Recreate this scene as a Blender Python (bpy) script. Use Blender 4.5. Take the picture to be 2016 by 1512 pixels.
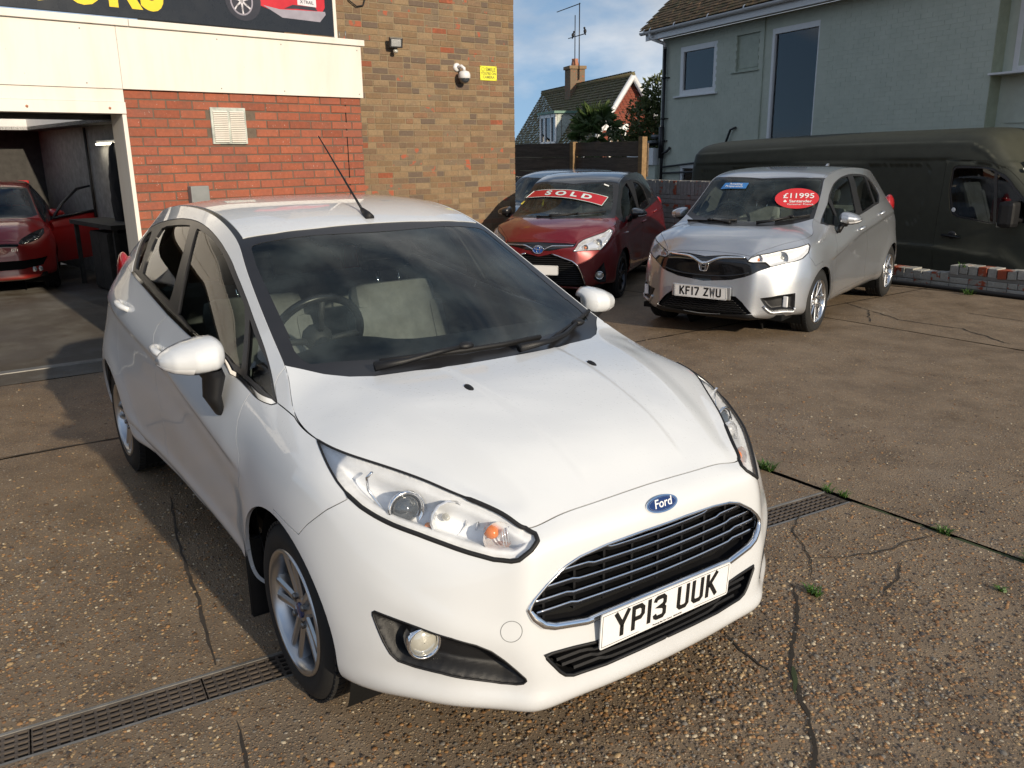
import bpy, bmesh, math, random
import numpy as np
from math import pi, sin, cos, tan, radians, sqrt, atan2
from mathutils import Vector, Matrix
from mathutils.geometry import delaunay_2d_cdt
from mathutils.bvhtree import BVHTree

scene = bpy.context.scene
for o in list(bpy.data.objects): bpy.data.objects.remove(o)

# ---------------------------------------------------------------- camera
cam_d = bpy.data.cameras.new('camera'); cam = bpy.data.objects.new('camera', cam_d); scene.collection.objects.link(cam)
scene.camera = cam
cam_d.sensor_width = 36.0; cam_d.lens = 29.502; cam_d.clip_start = 0.05; cam_d.clip_end = 3000
_y, _p, _r = radians(144.81), radians(15.39), radians(-0.74)
_f = Vector((cos(_p) * cos(_y), cos(_p) * sin(_y), -sin(_p))); _a = Vector((sin(_y), -cos(_y), 0)); _u = _a.cross(_f)
_x = _a * cos(_r) + _u * sin(_r); _v = _u * cos(_r) - _a * sin(_r)
cam.matrix_world = Matrix(((_x.x, _v.x, -_f.x, 2.318), (_x.y, _v.y, -_f.y, -1.613), (_x.z, _v.z, -_f.z, 1.667), (0, 0, 0, 1)))

# ---------------------------------------------------------------- sky, sun, exposure
SUN_EL, SUN_AZ = radians(19.5), radians(1.5)          # azimuth measured from +X towards +Y
world = bpy.data.worlds.new('World'); scene.world = world; world.use_nodes = True
wn = world.node_tree.nodes; wl = world.node_tree.links; wn.clear()
def W(t, **k):
    n = wn.new(t)
    for a, b in k.items(): setattr(n, a, b)
    return n
w_out = W('ShaderNodeOutputWorld'); w_bg = W('ShaderNodeBackground'); w_bg.inputs[1].default_value = 0.15
sky = W('ShaderNodeTexSky', sky_type='NISHITA'); sky.sun_disc = False
sky.sun_elevation = SUN_EL; sky.sun_rotation = pi / 2 - SUN_AZ
sky.air_density = 1.2; sky.dust_density = 0.5; sky.ozone_density = 2.0
# broken grey-white cloud over the blue, laid out by direction
w_tc = W('ShaderNodeTexCoord'); w_map = W('ShaderNodeMapping'); w_map.inputs['Scale'].default_value = (1.0, 1.0, 2.2)
w_map.inputs['Location'].default_value = (0.35, 0.10, 0.0)
w_n = W('ShaderNodeTexNoise'); w_n.inputs['Scale'].default_value = 2.3; w_n.inputs['Detail'].default_value = 7; w_n.inputs['Roughness'].default_value = .56
w_r = W('ShaderNodeValToRGB'); w_r.color_ramp.elements[0].position = .44; w_r.color_ramp.elements[1].position = .62
w_n2 = W('ShaderNodeTexNoise'); w_n2.inputs['Scale'].default_value = 3.4; w_n2.inputs['Detail'].default_value = 6
w_r2 = W('ShaderNodeValToRGB')
w_r2.color_ramp.elements[0].position = .35; w_r2.color_ramp.elements[0].color = (2.7, 2.9, 3.2, 1)
w_r2.color_ramp.elements[1].position = .68; w_r2.color_ramp.elements[1].color = (6.8, 6.8, 6.8, 1)
w_mix = W('ShaderNodeMix', data_type='RGBA')
w_sm = W('ShaderNodeMapping'); w_sm.inputs['Scale'].default_value = (1, 1, .8); w_sm.inputs['Location'].default_value = (0, 0, .28)
w_nv = W('ShaderNodeVectorMath', operation='NORMALIZE'); wl.new(w_tc.outputs['Generated'], w_sm.inputs[0]); wl.new(w_sm.outputs[0], w_nv.inputs[0]); wl.new(w_nv.outputs[0], sky.inputs[0])
wl.new(w_tc.outputs['Generated'], w_map.inputs[0]); wl.new(w_map.outputs[0], w_n.inputs['Vector']); wl.new(w_map.outputs[0], w_n2.inputs['Vector'])
wl.new(w_n.outputs[0], w_r.inputs[0]); wl.new(w_n2.outputs[0], w_r2.inputs[0])
wl.new(w_r.outputs[0], w_mix.inputs[0]); wl.new(sky.outputs[0], w_mix.inputs[6]); wl.new(w_r2.outputs[0], w_mix.inputs[7])
wl.new(w_mix.outputs[2], w_bg.inputs[0]); wl.new(w_bg.outputs[0], w_out.inputs[0])

sun_d = bpy.data.lights.new('sun', 'SUN'); sun_d.energy = 4.6; sun_d.angle = radians(0.9); sun_d.color = (1.0, .86, .66)
sun = bpy.data.objects.new('sun', sun_d); scene.collection.objects.link(sun)
sun.rotation_euler = Vector((-cos(SUN_EL) * cos(SUN_AZ), -cos(SUN_EL) * sin(SUN_AZ), -sin(SUN_EL))).to_track_quat('-Z', 'Y').to_euler()
sun.location = (20, 0, 12)

vs = scene.view_settings
vs.view_transform = 'Standard'; vs.look = 'None'; vs.gamma = 1.0; vs.use_curve_mapping = False; vs.exposure = 0.0
scene.cycles.max_bounces = 10; scene.cycles.transparent_max_bounces = 24; scene.cycles.glossy_bounces = 5; scene.cycles.transmission_bounces = 6
scene.cycles.caustics_reflective = False; scene.cycles.caustics_refractive = False
# ---------------------------------------------------------------- helpers
COL = scene.collection
rng = random.Random(7)
nrng = np.random.default_rng(11)

def link(o, parent=None):
    COL.objects.link(o)
    if parent is not None:
        o.parent = parent
    return o

def tag(o, label=None, cat=None, group=None, kind=None):
    if label: o['label'] = label
    if cat: o['category'] = cat
    if group: o['group'] = group
    if kind: o['kind'] = kind
    return o

def empty(name, loc=(0, 0, 0), rz=0.0, label=None, cat=None, group=None):
    o = bpy.data.objects.new(name, None)
    o.empty_display_size = 0.1
    o.location = loc
    o.rotation_euler = (0, 0, rz)
    COL.objects.link(o)
    return tag(o, label, cat, group)

def mesh_obj(name, V, Fc, mat=None, parent=None, smooth=False, normals=None):
    me = bpy.data.meshes.new(name)
    me.from_pydata([tuple(map(float, v)) for v in V], [], [tuple(int(i) for i in f) for f in Fc])
    me.update()
    if smooth and len(me.polygons):
        me.polygons.foreach_set('use_smooth', np.ones(len(me.polygons), bool))
    if normals is not None:
        me.normals_split_custom_set_from_vertices([tuple(map(float, n)) for n in normals])
    if mat is not None:
        me.materials.append(mat)
    return link(bpy.data.objects.new(name, me), parent)

def tri_mesh(name, V, T, mat=None, parent=None, smooth=True):
    """fast path: V (n,3), T (m,3) arrays"""
    V = np.asarray(V, np.float32); T = np.asarray(T, np.int32)
    me = bpy.data.meshes.new(name)
    me.vertices.add(len(V)); me.vertices.foreach_set('co', V.ravel())
    k = T.shape[1]
    me.loops.add(T.size); me.loops.foreach_set('vertex_index', T.ravel())
    me.polygons.add(len(T)); me.polygons.foreach_set('loop_start', np.arange(len(T), dtype=np.int32) * k)
    me.polygons.foreach_set('loop_total', np.full(len(T), k, np.int32))
    me.update(calc_edges=True)
    if smooth: me.polygons.foreach_set('use_smooth', np.ones(len(T), bool))
    if mat is not None: me.materials.append(mat)
    return link(bpy.data.objects.new(name, me), parent)

class MB:
    """collects simple solids into one mesh"""
    def __init__(s): s.V = []; s.F = []; s.S = []
    def add(s, V, F, smooth=False):
        b = len(s.V); s.V += [tuple(v) for v in V]; s.F += [tuple(i + b for i in f) for f in F]; s.S += [smooth] * len(F); return s
    def box(s, x0, x1, y0, y1, z0, z1, bev=0.0, M=None):
        if bev <= 0:
            V = [(x, y, z) for x in (x0, x1) for y in (y0, y1) for z in (z0, z1)]
            F = [(0, 1, 3, 2), (4, 6, 7, 5), (0, 4, 5, 1), (2, 3, 7, 6), (0, 2, 6, 4), (1, 5, 7, 3)]
            if M is not None: V = [tuple(M @ Vector(v)) for v in V]
            return s.add(V, F)
        bm = bmesh.new(); bmesh.ops.create_cube(bm, size=1)
        for v in bm.verts:
            v.co = Vector((x0 + (v.co.x + .5) * (x1 - x0), y0 + (v.co.y + .5) * (y1 - y0), z0 + (v.co.z + .5) * (z1 - z0)))
        b = min(bev, .49 * min(abs(x1 - x0), abs(y1 - y0), abs(z1 - z0)))
        bmesh.ops.bevel(bm, geom=bm.edges[:], offset=b, segments=2, profile=.6, affect='EDGES')
        if M is not None: bmesh.ops.transform(bm, matrix=M, verts=bm.verts[:])
        return s.bm(bm)
    def bm(s, bm, smooth=False):
        bm.verts.index_update()
        s.add([tuple(v.co) for v in bm.verts], [tuple(v.index for v in f.verts) for f in bm.faces], smooth); bm.free(); return s
    def tube(s, pts, r, n=8, cap=True, closed=False):
        pts = [Vector(p) for p in pts]; m = len(pts)
        rs = r if isinstance(r, (list, tuple)) else [r] * m
        V = []; F = []; up = None
        for i, p in enumerate(pts):
            if closed: d = pts[(i + 1) % m] - pts[i - 1]
            else: d = pts[min(i + 1, m - 1)] - pts[max(i - 1, 0)]
            d.normalize()
            if up is None:
                up = Vector((0, 0, 1)) if abs(d.z) < .9 else Vector((1, 0, 0))
            a = d.cross(up)
            if a.length < 1e-6: a = d.orthogonal()
            a.normalize(); b = a.cross(d); up = b
            for k in range(n):
                t = 2 * pi * k / n
                V.append(p + (a * cos(t) + b * sin(t)) * rs[i])
        for i in range(m if closed else m - 1):
            j = (i + 1) % m
            for k in range(n):
                F.append((i * n + k, i * n + (k + 1) % n, j * n + (k + 1) % n, j * n + k))
        if cap and not closed:
            F.append(tuple(reversed(range(n)))); F.append(tuple(range((m - 1) * n, m * n)))
        return s.add(V, F, True)
    def lathe(s, prof, M=None, n=32, a0=0, a1=2 * pi):
        """prof: (radius, axial) list around local X axis"""
        full = abs(a1 - a0 - 2 * pi) < 1e-6
        k = n if full else n + 1
        V = []; F = []
        for (r, h) in prof:
            for i in range(k):
                t = a0 + (a1 - a0) * i / n
                V.append((h, r * cos(t), r * sin(t)))
        for j in range(len(prof) - 1):
            for i in range(n):
                i2 = (i + 1) % k
                F.append((j * k + i, j * k + i2, (j + 1) * k + i2, (j + 1) * k + i))
        if M is not None: V = [tuple(M @ Vector(v)) for v in V]
        return s.add(V, F, True)
    def prism(s, poly, M, d0, d1):
        """2D polygon extruded along local z, then matrix M"""
        n = len(poly)
        V = [M @ Vector((x, y, d0)) for x, y in poly] + [M @ Vector((x, y, d1)) for x, y in poly]
        F = [tuple(reversed(range(n))), tuple(range(n, 2 * n))] + [(i, (i + 1) % n, n + (i + 1) % n, n + i) for i in range(n)]
        return s.add(V, F)
    def sphere(s, c, r, sc=(1, 1, 1), sub=2, M=None):
        bm = bmesh.new(); bmesh.ops.create_icosphere(bm, subdivisions=sub, radius=r)
        for v in bm.verts: v.co = Vector((v.co.x * sc[0] + c[0], v.co.y * sc[1] + c[1], v.co.z * sc[2] + c[2]))
        if M is not None: bmesh.ops.transform(bm, matrix=M, verts=bm.verts[:])
        return s.bm(bm, True)
    def build(s, name, mat, parent=None, fix=True):
        me = bpy.data.meshes.new(name)
        me.from_pydata([tuple(v) for v in s.V], [], s.F); me.update()
        if fix:
            bm = bmesh.new(); bm.from_mesh(me); bmesh.ops.recalc_face_normals(bm, faces=bm.faces[:]); bm.to_mesh(me); bm.free()
        me.polygons.foreach_set('use_smooth', np.array(s.S, bool))
        if mat is not None: me.materials.append(mat)
        return link(bpy.data.objects.new(name, me), parent)

def frame(o, x, y, z):
    """matrix from origin and three axis vectors"""
    M = Matrix.Identity(4)
    for i, a in enumerate((x, y, z)):
        for j in range(3): M[j][i] = a[j]
    for j in range(3): M[j][3] = o[j]
    return M

def text_obj(name, body, M, size, mat, parent=None, depth=0.0004, align='CENTER', xs=1.0, bold=0.0, spacing=1.0, shear=0.0):
    cu = bpy.data.curves.new(name, 'FONT'); cu.body = body; cu.size = size; cu.align_x = align; cu.align_y = 'CENTER'
    cu.extrude = depth; cu.offset = bold; cu.space_character = spacing; cu.shear = shear; cu.resolution_u = 4
    o = bpy.data.objects.new(name, cu); COL.objects.link(o)
    dg = bpy.context.evaluated_depsgraph_get(); dg.update()
    me = bpy.data.meshes.new_from_object(o.evaluated_get(dg))
    bpy.data.objects.remove(o); bpy.data.curves.remove(cu)
    me.transform(M @ Matrix.Diagonal((xs, 1, 1, 1)))
    me.materials.clear(); me.materials.append(mat); me.name = name
    return link(bpy.data.objects.new(name, me), parent)

def copy_tree(o, parent=None, kids=None):
    c = o.copy(); COL.objects.link(c); c.parent = parent
    for ch in (kids or KIDS(o)): copy_tree(ch, c)
    return c
def KIDS(o): return [x for x in bpy.data.objects if x.parent is o]
# ---------------------------------------------------------------- materials
def rgb(h):
    h = h.lstrip('#'); c = [int(h[i:i + 2], 16) / 255 for i in (0, 2, 4)]
    return tuple(((x + .055) / 1.055) ** 2.4 if x > .04045 else x / 12.92 for x in c)

class NT:
    def __init__(s, name):
        s.m = bpy.data.materials.new(name); s.m.use_nodes = True; s.t = s.m.node_tree; s.n = s.t.nodes; s.l = s.t.links; s.n.clear()
        s.out = s.n.new('ShaderNodeOutputMaterial')
    def add(s, typ, **k):
        n = s.n.new(typ)
        for a, b in k.items():
            if a.startswith('i_'): n.inputs[a[2:].replace('_', ' ')].default_value = b
            else: setattr(n, a, b)
        return n
    def link(s, a, b): s.l.new(a, b)
    def noise(s, scale, detail=4, rough=.55, vec=None, dist=0):
        n = s.add('ShaderNodeTexNoise'); n.inputs['Scale'].default_value = scale; n.inputs['Detail'].default_value = detail; n.inputs['Roughness'].default_value = rough; n.inputs['Distortion'].default_value = dist
        if vec is not None: s.link(vec, n.inputs['Vector'])
        return n
    def ramp(s, fac, stops, interp='LINEAR'):
        r = s.add('ShaderNodeValToRGB'); r.color_ramp.interpolation = interp; e = r.color_ramp.elements
        while len(e) < len(stops): e.new(.5)
        for i, (p, c) in enumerate(stops):
            e[i].position = p; e[i].color = (c, c, c, 1) if isinstance(c, (int, float)) else tuple(c)[:3] + (1,)
        s.link(fac, r.inputs[0]); return r.outputs[0]
    def mix(s, fac, a, b, mode='MIX'):
        m = s.add('ShaderNodeMix', data_type='RGBA', blend_type=mode)
        for v, i in ((fac, 0), (a, 6), (b, 7)):
            if hasattr(v, 'is_output') or isinstance(v, bpy.types.NodeSocket): s.link(v, m.inputs[i])
            elif isinstance(v, (int, float)): m.inputs[i].default_value = v if i == 0 else (v, v, v, 1)
            else: m.inputs[i].default_value = tuple(v)[:3] + (1,)
        return m.outputs[2]
    def math(s, op, a, b=None):
        m = s.add('ShaderNodeMath', operation=op)
        for v, i in ((a, 0), (b, 1)):
            if v is None: continue
            if isinstance(v, bpy.types.NodeSocket): s.link(v, m.inputs[i])
            else: m.inputs[i].default_value = v
        return m.outputs[0]
    def bump(s, h, strength, dist, normal=None):
        b = s.add('ShaderNodeBump'); b.inputs['Strength'].default_value = strength; b.inputs['Distance'].default_value = dist
        s.link(h, b.inputs['Height'])
        if normal is not None: s.link(normal, b.inputs['Normal'])
        return b.outputs[0]
    def bsdf(s, color=None, rough=.5, metal=0, normal=None, spec=.5, coat=0, coat_rough=.03, coat_n=None, sheen=0):
        b = s.add('ShaderNodeBsdfPrincipled')
        for v, i in ((color, 'Base Color'), (rough, 'Roughness'), (metal, 'Metallic')):
            if v is None: continue
            if isinstance(v, bpy.types.NodeSocket): s.link(v, b.inputs[i])
            else: b.inputs[i].default_value = v if isinstance(v, (int, float)) else tuple(v)[:3] + (1,)
        b.inputs['Specular IOR Level'].default_value = spec
        b.inputs['Coat Weight'].default_value = coat; b.inputs['Coat Roughness'].default_value = coat_rough
        if normal is not None: s.link(normal, b.inputs['Normal'])
        if coat_n is not None: s.link(coat_n, b.inputs['Coat Normal'])
        s.link(b.outputs[0], s.out.inputs[0]); s.b = b
        return s.m
    def obj_coord(s):
        return s.add('ShaderNodeTexCoord').outputs['Object']
    def pos(s):
        return s.add('ShaderNodeNewGeometry').outputs['Position']
    def rand(s):
        return s.add('ShaderNodeObjectInfo').outputs['Random']

M = {}
def plain(name, color, rough=.5, metal=0.0, spec=.5, coat=0.0, bump=0, bscale=200, vary=.12, coat_rough=.03):
    t = NT(name); p = t.pos()
    n = t.noise(9, 5, .6, p)
    c = t.mix(t.ramp(n.outputs[0], [(.3, 0), (.7, 1)]), [x * (1 - vary) for x in color], [min(1, x * (1 + vary)) for x in color])
    nb = None
    if bump:
        nb = t.bump(t.noise(bscale, 3, .6, p).outputs[0], bump, .002)
    r = t.math('MULTIPLY_ADD', n.outputs[0], .12); t.n[-1].inputs[2].default_value = max(0.0, rough - .06)
    M[name] = t.bsdf(c, r, metal, nb, spec, coat, coat_rough)
    return M[name]

def car_paint(name, color, metal=0.0, rough=.38, drops=.35, flake=0.0, coat=1.0):
    t = NT(name); p = t.pos()
    # rain droplets standing on the lacquer, road dust low down
    vo = t.add('ShaderNodeTexVoronoi', feature='F1'); vo.inputs['Scale'].default_value = 95; t.link(p, vo.inputs['Vector'])
    sep = t.add('ShaderNodeSeparateColor'); t.link(vo.outputs['Color'], sep.inputs[0])
    rad = t.math('MULTIPLY', sep.outputs[0], .42)
    h = t.math('MAXIMUM', t.math('SUBTRACT', rad, vo.outputs['Distance']), 0.0)
    g = t.add('ShaderNodeNewGeometry'); sx = t.add('ShaderNodeSeparateXYZ'); t.link(g.outputs['Normal'], sx.inputs[0])
    up = t.ramp(sx.outputs[2], [(.35, 0), (.75, 1)])
    h = t.math('MULTIPLY', h, up)
    drop_n = t.bump(h, drops, .006)
    n = t.noise(2.2, 6, .62, p)
    sp = t.add('ShaderNodeSeparateXYZ'); t.link(p, sp.inputs[0])
    dirt = t.math('MULTIPLY', t.ramp(sp.outputs[2], [(.15, .30), (.55, .04), (1, 0)]), t.ramp(n.outputs[0], [(.35, .2), (.7, 1)]))
    c = t.mix(dirt, color, (.20, .165, .13))
    if flake:
        fl = t.add('ShaderNodeTexVoronoi'); fl.inputs['Scale'].default_value = 900; t.link(p, fl.inputs['Vector'])
        c = t.mix(flake, c, fl.outputs['Color'], 'SOFT_LIGHT')
    r = t.math('MULTIPLY_ADD', dirt, .5); t.n[-1].inputs[2].default_value = rough
    M[name] = t.bsdf(c, r, metal, None, .5, coat, .025, drop_n)
    return M[name]

def glass(name, tint=(.8, .86, .84), ior=1.5, rough=.0, droplets=0.0, haze=0.0, glare_col=(.5, .55, .55)):
    t = NT(name)
    tr = t.add('ShaderNodeBsdfTransparent'); tr.inputs[0].default_value = tuple(tint) + (1,)
    gl = t.add('ShaderNodeBsdfGlossy'); gl.inputs['Roughness'].default_value = rough; gl.inputs[0].default_value = (1, 1, 1, 1)
    fr = t.add('ShaderNodeFresnel'); fr.inputs[0].default_value = ior
    src = tr.outputs[0]
    if haze:  # diffuse veil painted over the pane as glare
        df = t.add('ShaderNodeBsdfDiffuse'); df.inputs[0].default_value = tuple(glare_col) + (1,)
        mh = t.add('ShaderNodeMixShader'); t.link(tr.outputs[0], mh.inputs[1]); t.link(df.outputs[0], mh.inputs[2])
        if droplets:
            p = t.pos(); n = t.noise(3.5, 5, .6, p)
            t.link(t.math('MULTIPLY', t.ramp(n.outputs[0], [(.42, .15), (.72, 1)]), haze), mh.inputs[0])
        else: mh.inputs[0].default_value = haze
        src = mh.outputs[0]
    if droplets:
        p = t.pos()
        vo = t.add('ShaderNodeTexVoronoi'); vo.inputs['Scale'].default_value = 150; t.link(p, vo.inputs['Vector'])
        h = t.math('MAXIMUM', t.math('SUBTRACT', .30, vo.outputs['Distance']), 0.0)
        m = t.noise(2.5, 4, .6, p)
        h = t.math('MULTIPLY', h, t.ramp(m.outputs[0], [(.46, 0), (.66, 1)]))
        nb = t.bump(h, droplets, .004); t.link(nb, gl.inputs['Normal']); t.link(nb, fr.inputs['Normal'])
    mx = t.add('ShaderNodeMixShader'); t.link(fr.outputs[0], mx.inputs[0]); t.link(src, mx.inputs[1]); t.link(gl.outputs[0], mx.inputs[2])
    t.link(mx.outputs[0], t.out.inputs[0]); M[name] = t.m
    return t.m

car_paint('white_paint', (.66, .68, .70), drops=.5)
car_paint('silver_paint', (.50, .52, .55), metal=.75, rough=.34, drops=.2, flake=.25)
car_paint('red_paint', (.17, .006, .010), metal=.35, rough=.3, drops=.3, flake=.2)
car_paint('red_solid', (.36, .008, .008), rough=.35, drops=.0)
car_paint('blue_paint', (.16, .24, .33), metal=.6, rough=.35, drops=.2)
car_paint('black_paint', (.012, .013, .016), rough=.3, drops=.25)
plain('van_paint', (.044, .046, .034), .55, 0, .35, 0, .15, 60)
plain('black_plastic', (.008, .008, .009), .48, 0, .4, 0, .25, 900)
plain('black_trim', (.018, .018, .020), .32, 0, .5)
plain('rubber', (.012, .012, .013), .6, 0, .35, 0, .2, 300)
plain('tyre', (.020, .020, .020), .7, 0, .3, 0, .3, 120)
plain('dark_void', (.006, .006, .006), .8, 0, .2)
plain('chrome', (.82, .83, .85), .07, 1.0, vary=.03)
plain('alloy', (.50, .51, .53), .30, 1.0, vary=.08)
plain('disc_metal', (.22, .21, .20), .4, 1.0)
plain('plate_white', (.80, .80, .80), .3, vary=.03)
plain('plate_black', (.012, .012, .012), .35)
plain('badge_blue', (.010, .030, .13), .2, 0, .5, .8)
plain('lamp_silver', (.80, .81, .84), .14, .6, vary=.06)
plain('lamp_grey', (.86, .87, .89), .3, .0, .5)
plain('amber', (.75, .20, .03), .25, 0, .5, .6)
plain('red_lens', (.30, .010, .012), .15, 0, .6, 1)
plain('seat_fabric', (.17, .175, .17), .9, bump=.4, bscale=260, vary=.25)
plain('dash_plastic', (.028, .029, .031), .6, bump=.3, bscale=500)
plain('headliner', (.36, .35, .33), .9)
plain('grey_plastic', (.20, .21, .21), .55)
plain('fog_glass', (.55, .54, .48), .12, .3, .6, 1)
glass('windscreen', (.84, .90, .87), 1.38, .0, droplets=.25, haze=.10, glare_col=(.34, .42, .42))  # greenish veil brightens the screen in place of reflected sky
glass('side_glass', (.66, .74, .71), 1.42)
glass('dark_glass', (.16, .18, .18), 1.52)
glass('lens', (.97, .98, .99), 1.25, .0, haze=.05, glare_col=(.8, .83, .88))
# ---------------------------------------------------------------- materials of the yard and buildings
def island_rand(t):
    a = t.add('ShaderNodeObjectInfo').outputs['Random']; b = t.add('ShaderNodeNewGeometry').outputs['Random Per Island']
    return t.math('FRACT', t.math('ADD', a, t.math('MULTIPLY', b, 7.31)))

def brick_mat(name, stops, spot=None, rough=.85, bump=.5, lime=0.0):
    t = NT(name); p = t.pos(); r = island_rand(t)
    c = t.ramp(r, stops, 'CONSTANT' if len(stops) > 5 else 'LINEAR')
    n = t.noise(38, 6, .65, p); n2 = t.noise(7, 4, .6, p)
    c = t.mix(t.ramp(n.outputs[0], [(.3, 0), (.75, 1)]), t.mix(.35, c, (.05, .035, .025)), c)
    c = t.mix(t.math('MULTIPLY', t.ramp(n2.outputs[0], [(.45, 0), (.75, 1)]), .35), c, (.10, .085, .07))
    if spot is not None:      # flaked faces that show the red clay
        n3 = t.noise(9, 3, .5, p); k = t.ramp(t.math('ADD', t.math('MULTIPLY', n3.outputs[0], .6), t.math('MULTIPLY', r, .4)), [(spot[0], 0), (spot[0] + .03, 1)])
        c = t.mix(k, c, spot[1])
    if lime:
        n4 = t.noise(60, 4, .6, p); c = t.mix(t.math('MULTIPLY', t.ramp(n4.outputs[0], [(.66, 0), (.70, 1)]), lime), c, (.6, .57, .52))
    nb = t.bump(t.noise(120, 5, .7, p).outputs[0], bump, .004)
    M[name] = t.bsdf(c, rough, 0, nb, .3)
    return M[name]
def mortar_mat(name, col, rough=.95):
    t = NT(name); p = t.pos(); n = t.noise(30, 6, .7, p); n2 = t.noise(4, 4, .6, p)
    c = t.mix(n.outputs[0], [x * .55 for x in col], [x * 1.3 for x in col]); c = t.mix(t.math('MULTIPLY', n2.outputs[0], .4), c, (.06, .05, .04))
    M[name] = t.bsdf(c, rough, 0, t.bump(n.outputs[0], .6, .006), .2); return M[name]

brick_mat('red_brick', [(0, (.30, .085, .048)), (.35, (.36, .105, .058)), (.7, (.42, .125, .068)), (1, (.33, .10, .065))], lime=.5, bump=.25)
brick_mat('tan_brick', [(0, (.24, .155, .085)), (.14, (.29, .195, .11)), (.30, (.20, .13, .08)), (.42, (.31, .215, .125)), (.56, (.25, .165, .10)), (.70, (.16, .115, .085)), (.80, (.27, .15, .085)), (.90, (.22, .16, .105)), (.985, (.30, .09, .045))], spot=(.725, (.34, .10, .055)), bump=.7, lime=.3)
brick_mat('painted_brick', [(0, (.30, .29, .28)), (.5, (.36, .35, .34)), (1, (.26, .26, .25))], spot=(.66, (.30, .075, .04)), bump=.8, lime=.3)
brick_mat('white_painted_brick', [(0, (.48, .47, .44)), (.5, (.42, .41, .37)), (1, (.34, .33, .29))], spot=(.60, (.30, .070, .035)), bump=.9)
brick_mat('far_red_brick', [(0, (.27, .065, .04)), (.5, (.34, .085, .05)), (1, (.24, .07, .05))])
mortar_mat('mortar_red', (.17, .13, .10)); mortar_mat('mortar_tan', (.30, .235, .15)); mortar_mat('mortar_grey', (.26, .25, .23))

def sage():
    t = NT('sage_paint'); p = t.pos(); n = t.noise(3.0, 6, .6, p); n2 = t.noise(55, 5, .7, p); r = island_rand(t)
    c = t.mix(t.ramp(n.outputs[0], [(.3, 0), (.7, 1)]), (.47, .51, .43), (.55, .585, .50))
    c = t.mix(t.math('MULTIPLY', r, .22), c, (.44, .48, .41))
    c = t.mix(t.math('MULTIPLY', t.ramp(n2.outputs[0], [(.62, 0), (.72, 1)]), .25), c, (.45, .48, .44))
    M['sage_paint'] = t.bsdf(c, .75, 0, t.bump(n2.outputs[0], .35, .004), .3)
sage()
plain('sage_smooth', (.50, .535, .455), .7, vary=.06, bump=.2, bscale=90)
plain('sage_trim', (.38, .42, .34), .55)
plain('sun_tinted_return', (.36, .38, .27), .75, bump=.4, bscale=60)  # yellowish sunlight on the return face is put into this colour

def white_board():
    t = NT('white_board'); p = t.pos(); mp = t.add('ShaderNodeMapping'); mp.inputs['Scale'].default_value = (1, 1, .18); t.link(p, mp.inputs[0])
    n = t.noise(6, 6, .65, mp.outputs[0]); n2 = t.noise(40, 4, .6, p)
    c = t.mix(t.ramp(n.outputs[0], [(.45, 0), (.8, 1)]), (.74, .70, .64), (.66, .61, .54))
    c = t.mix(t.math('MULTIPLY', t.ramp(n2.outputs[0], [(.70, 0), (.75, 1)]), .5), c, (.30, .24, .18))
    M['white_board'] = t.bsdf(c, .5, 0, t.bump(n2.outputs[0], .1, .003), .4)
white_board()
plain('upvc', (.72, .72, .72), .32, vary=.03)
plain('white_gloss', (.66, .66, .65), .4, vary=.05)
plain('sign_black', (.014, .016, .020), .28, 0, .5, vary=.1)
plain('sign_yellow', (.80, .58, .02), .4, vary=.03)
plain('print_red', (.50, .02, .03), .35, vary=.1)
plain('print_grey', (.30, .28, .33), .35)
plain('print_dark', (.03, .03, .04), .35)
plain('print_white', (.66, .64, .68), .35)
plain('smile_yellow', (.74, .72, .05), .45, vary=.03)
plain('smile_ink', (.22, .20, .04), .5)
plain('lead', (.16, .17, .17), .6, bump=.3)
plain('black_iron', (.012, .012, .014), .4)
plain('cast_iron', (.105, .085, .070), .55, .35, vary=.3, bump=.4, bscale=150)
plain('galvanised', (.30, .29, .27), .5, .7, vary=.25)
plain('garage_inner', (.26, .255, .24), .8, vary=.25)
plain('garage_dark', (.045, .043, .04), .85, vary=.3)  # bench and cabinet take this dark tone in place of indoor shade
plain('shutter_panel', (.40, .385, .345), .6, vary=.12)
plain('coat_cloth', (.010, .010, .011), .9)
plain('birds', (.008, .008, .009), .6)
plain('terracotta', (.40, .17, .10), .7)
plain('flaked_paint', (.42, .45, .41), .7, vary=.4, bump=.3)
plain('curtain', (.40, .30, .22), .8)
plain('soil', (.030, .024, .018), .95, bump=.5, bscale=60)
plain('moss', (.035, .050, .018), .95, bump=.5, bscale=90)

def timber(name, a, b, scale=(1, 14, 14)):
    t = NT(name); oc = t.obj_coord(); mp = t.add('ShaderNodeMapping'); mp.inputs['Scale'].default_value = scale; t.link(oc, mp.inputs[0])
    r = t.rand(); ad = t.add('ShaderNodeVectorMath', operation='ADD'); t.link(mp.outputs[0], ad.inputs[0])
    cm = t.add('ShaderNodeCombineXYZ'); t.link(t.math('MULTIPLY', r, 37.0), cm.inputs[0]); t.link(cm.outputs[0], ad.inputs[1])
    n = t.noise(3, 8, .7, ad.outputs[0], 1.5); n2 = t.noise(1.1, 4, .6, ad.outputs[0])
    c = t.mix(t.ramp(n.outputs[0], [(.3, 0), (.7, 1)]), a, b); c = t.mix(t.math('MULTIPLY', t.ramp(n2.outputs[0], [(.4, 0), (.7, 1)]), .6), c, [x * .45 for x in a])
    M[name] = t.bsdf(c, .8, 0, t.bump(n.outputs[0], .4, .004), .3)
timber('fence_board', (.085, .062, .045), (.17, .13, .10)); timber('sun_tinted_post', (.24, .15, .075), (.34, .22, .11))  # orange sunlight is put into the post colour

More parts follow.
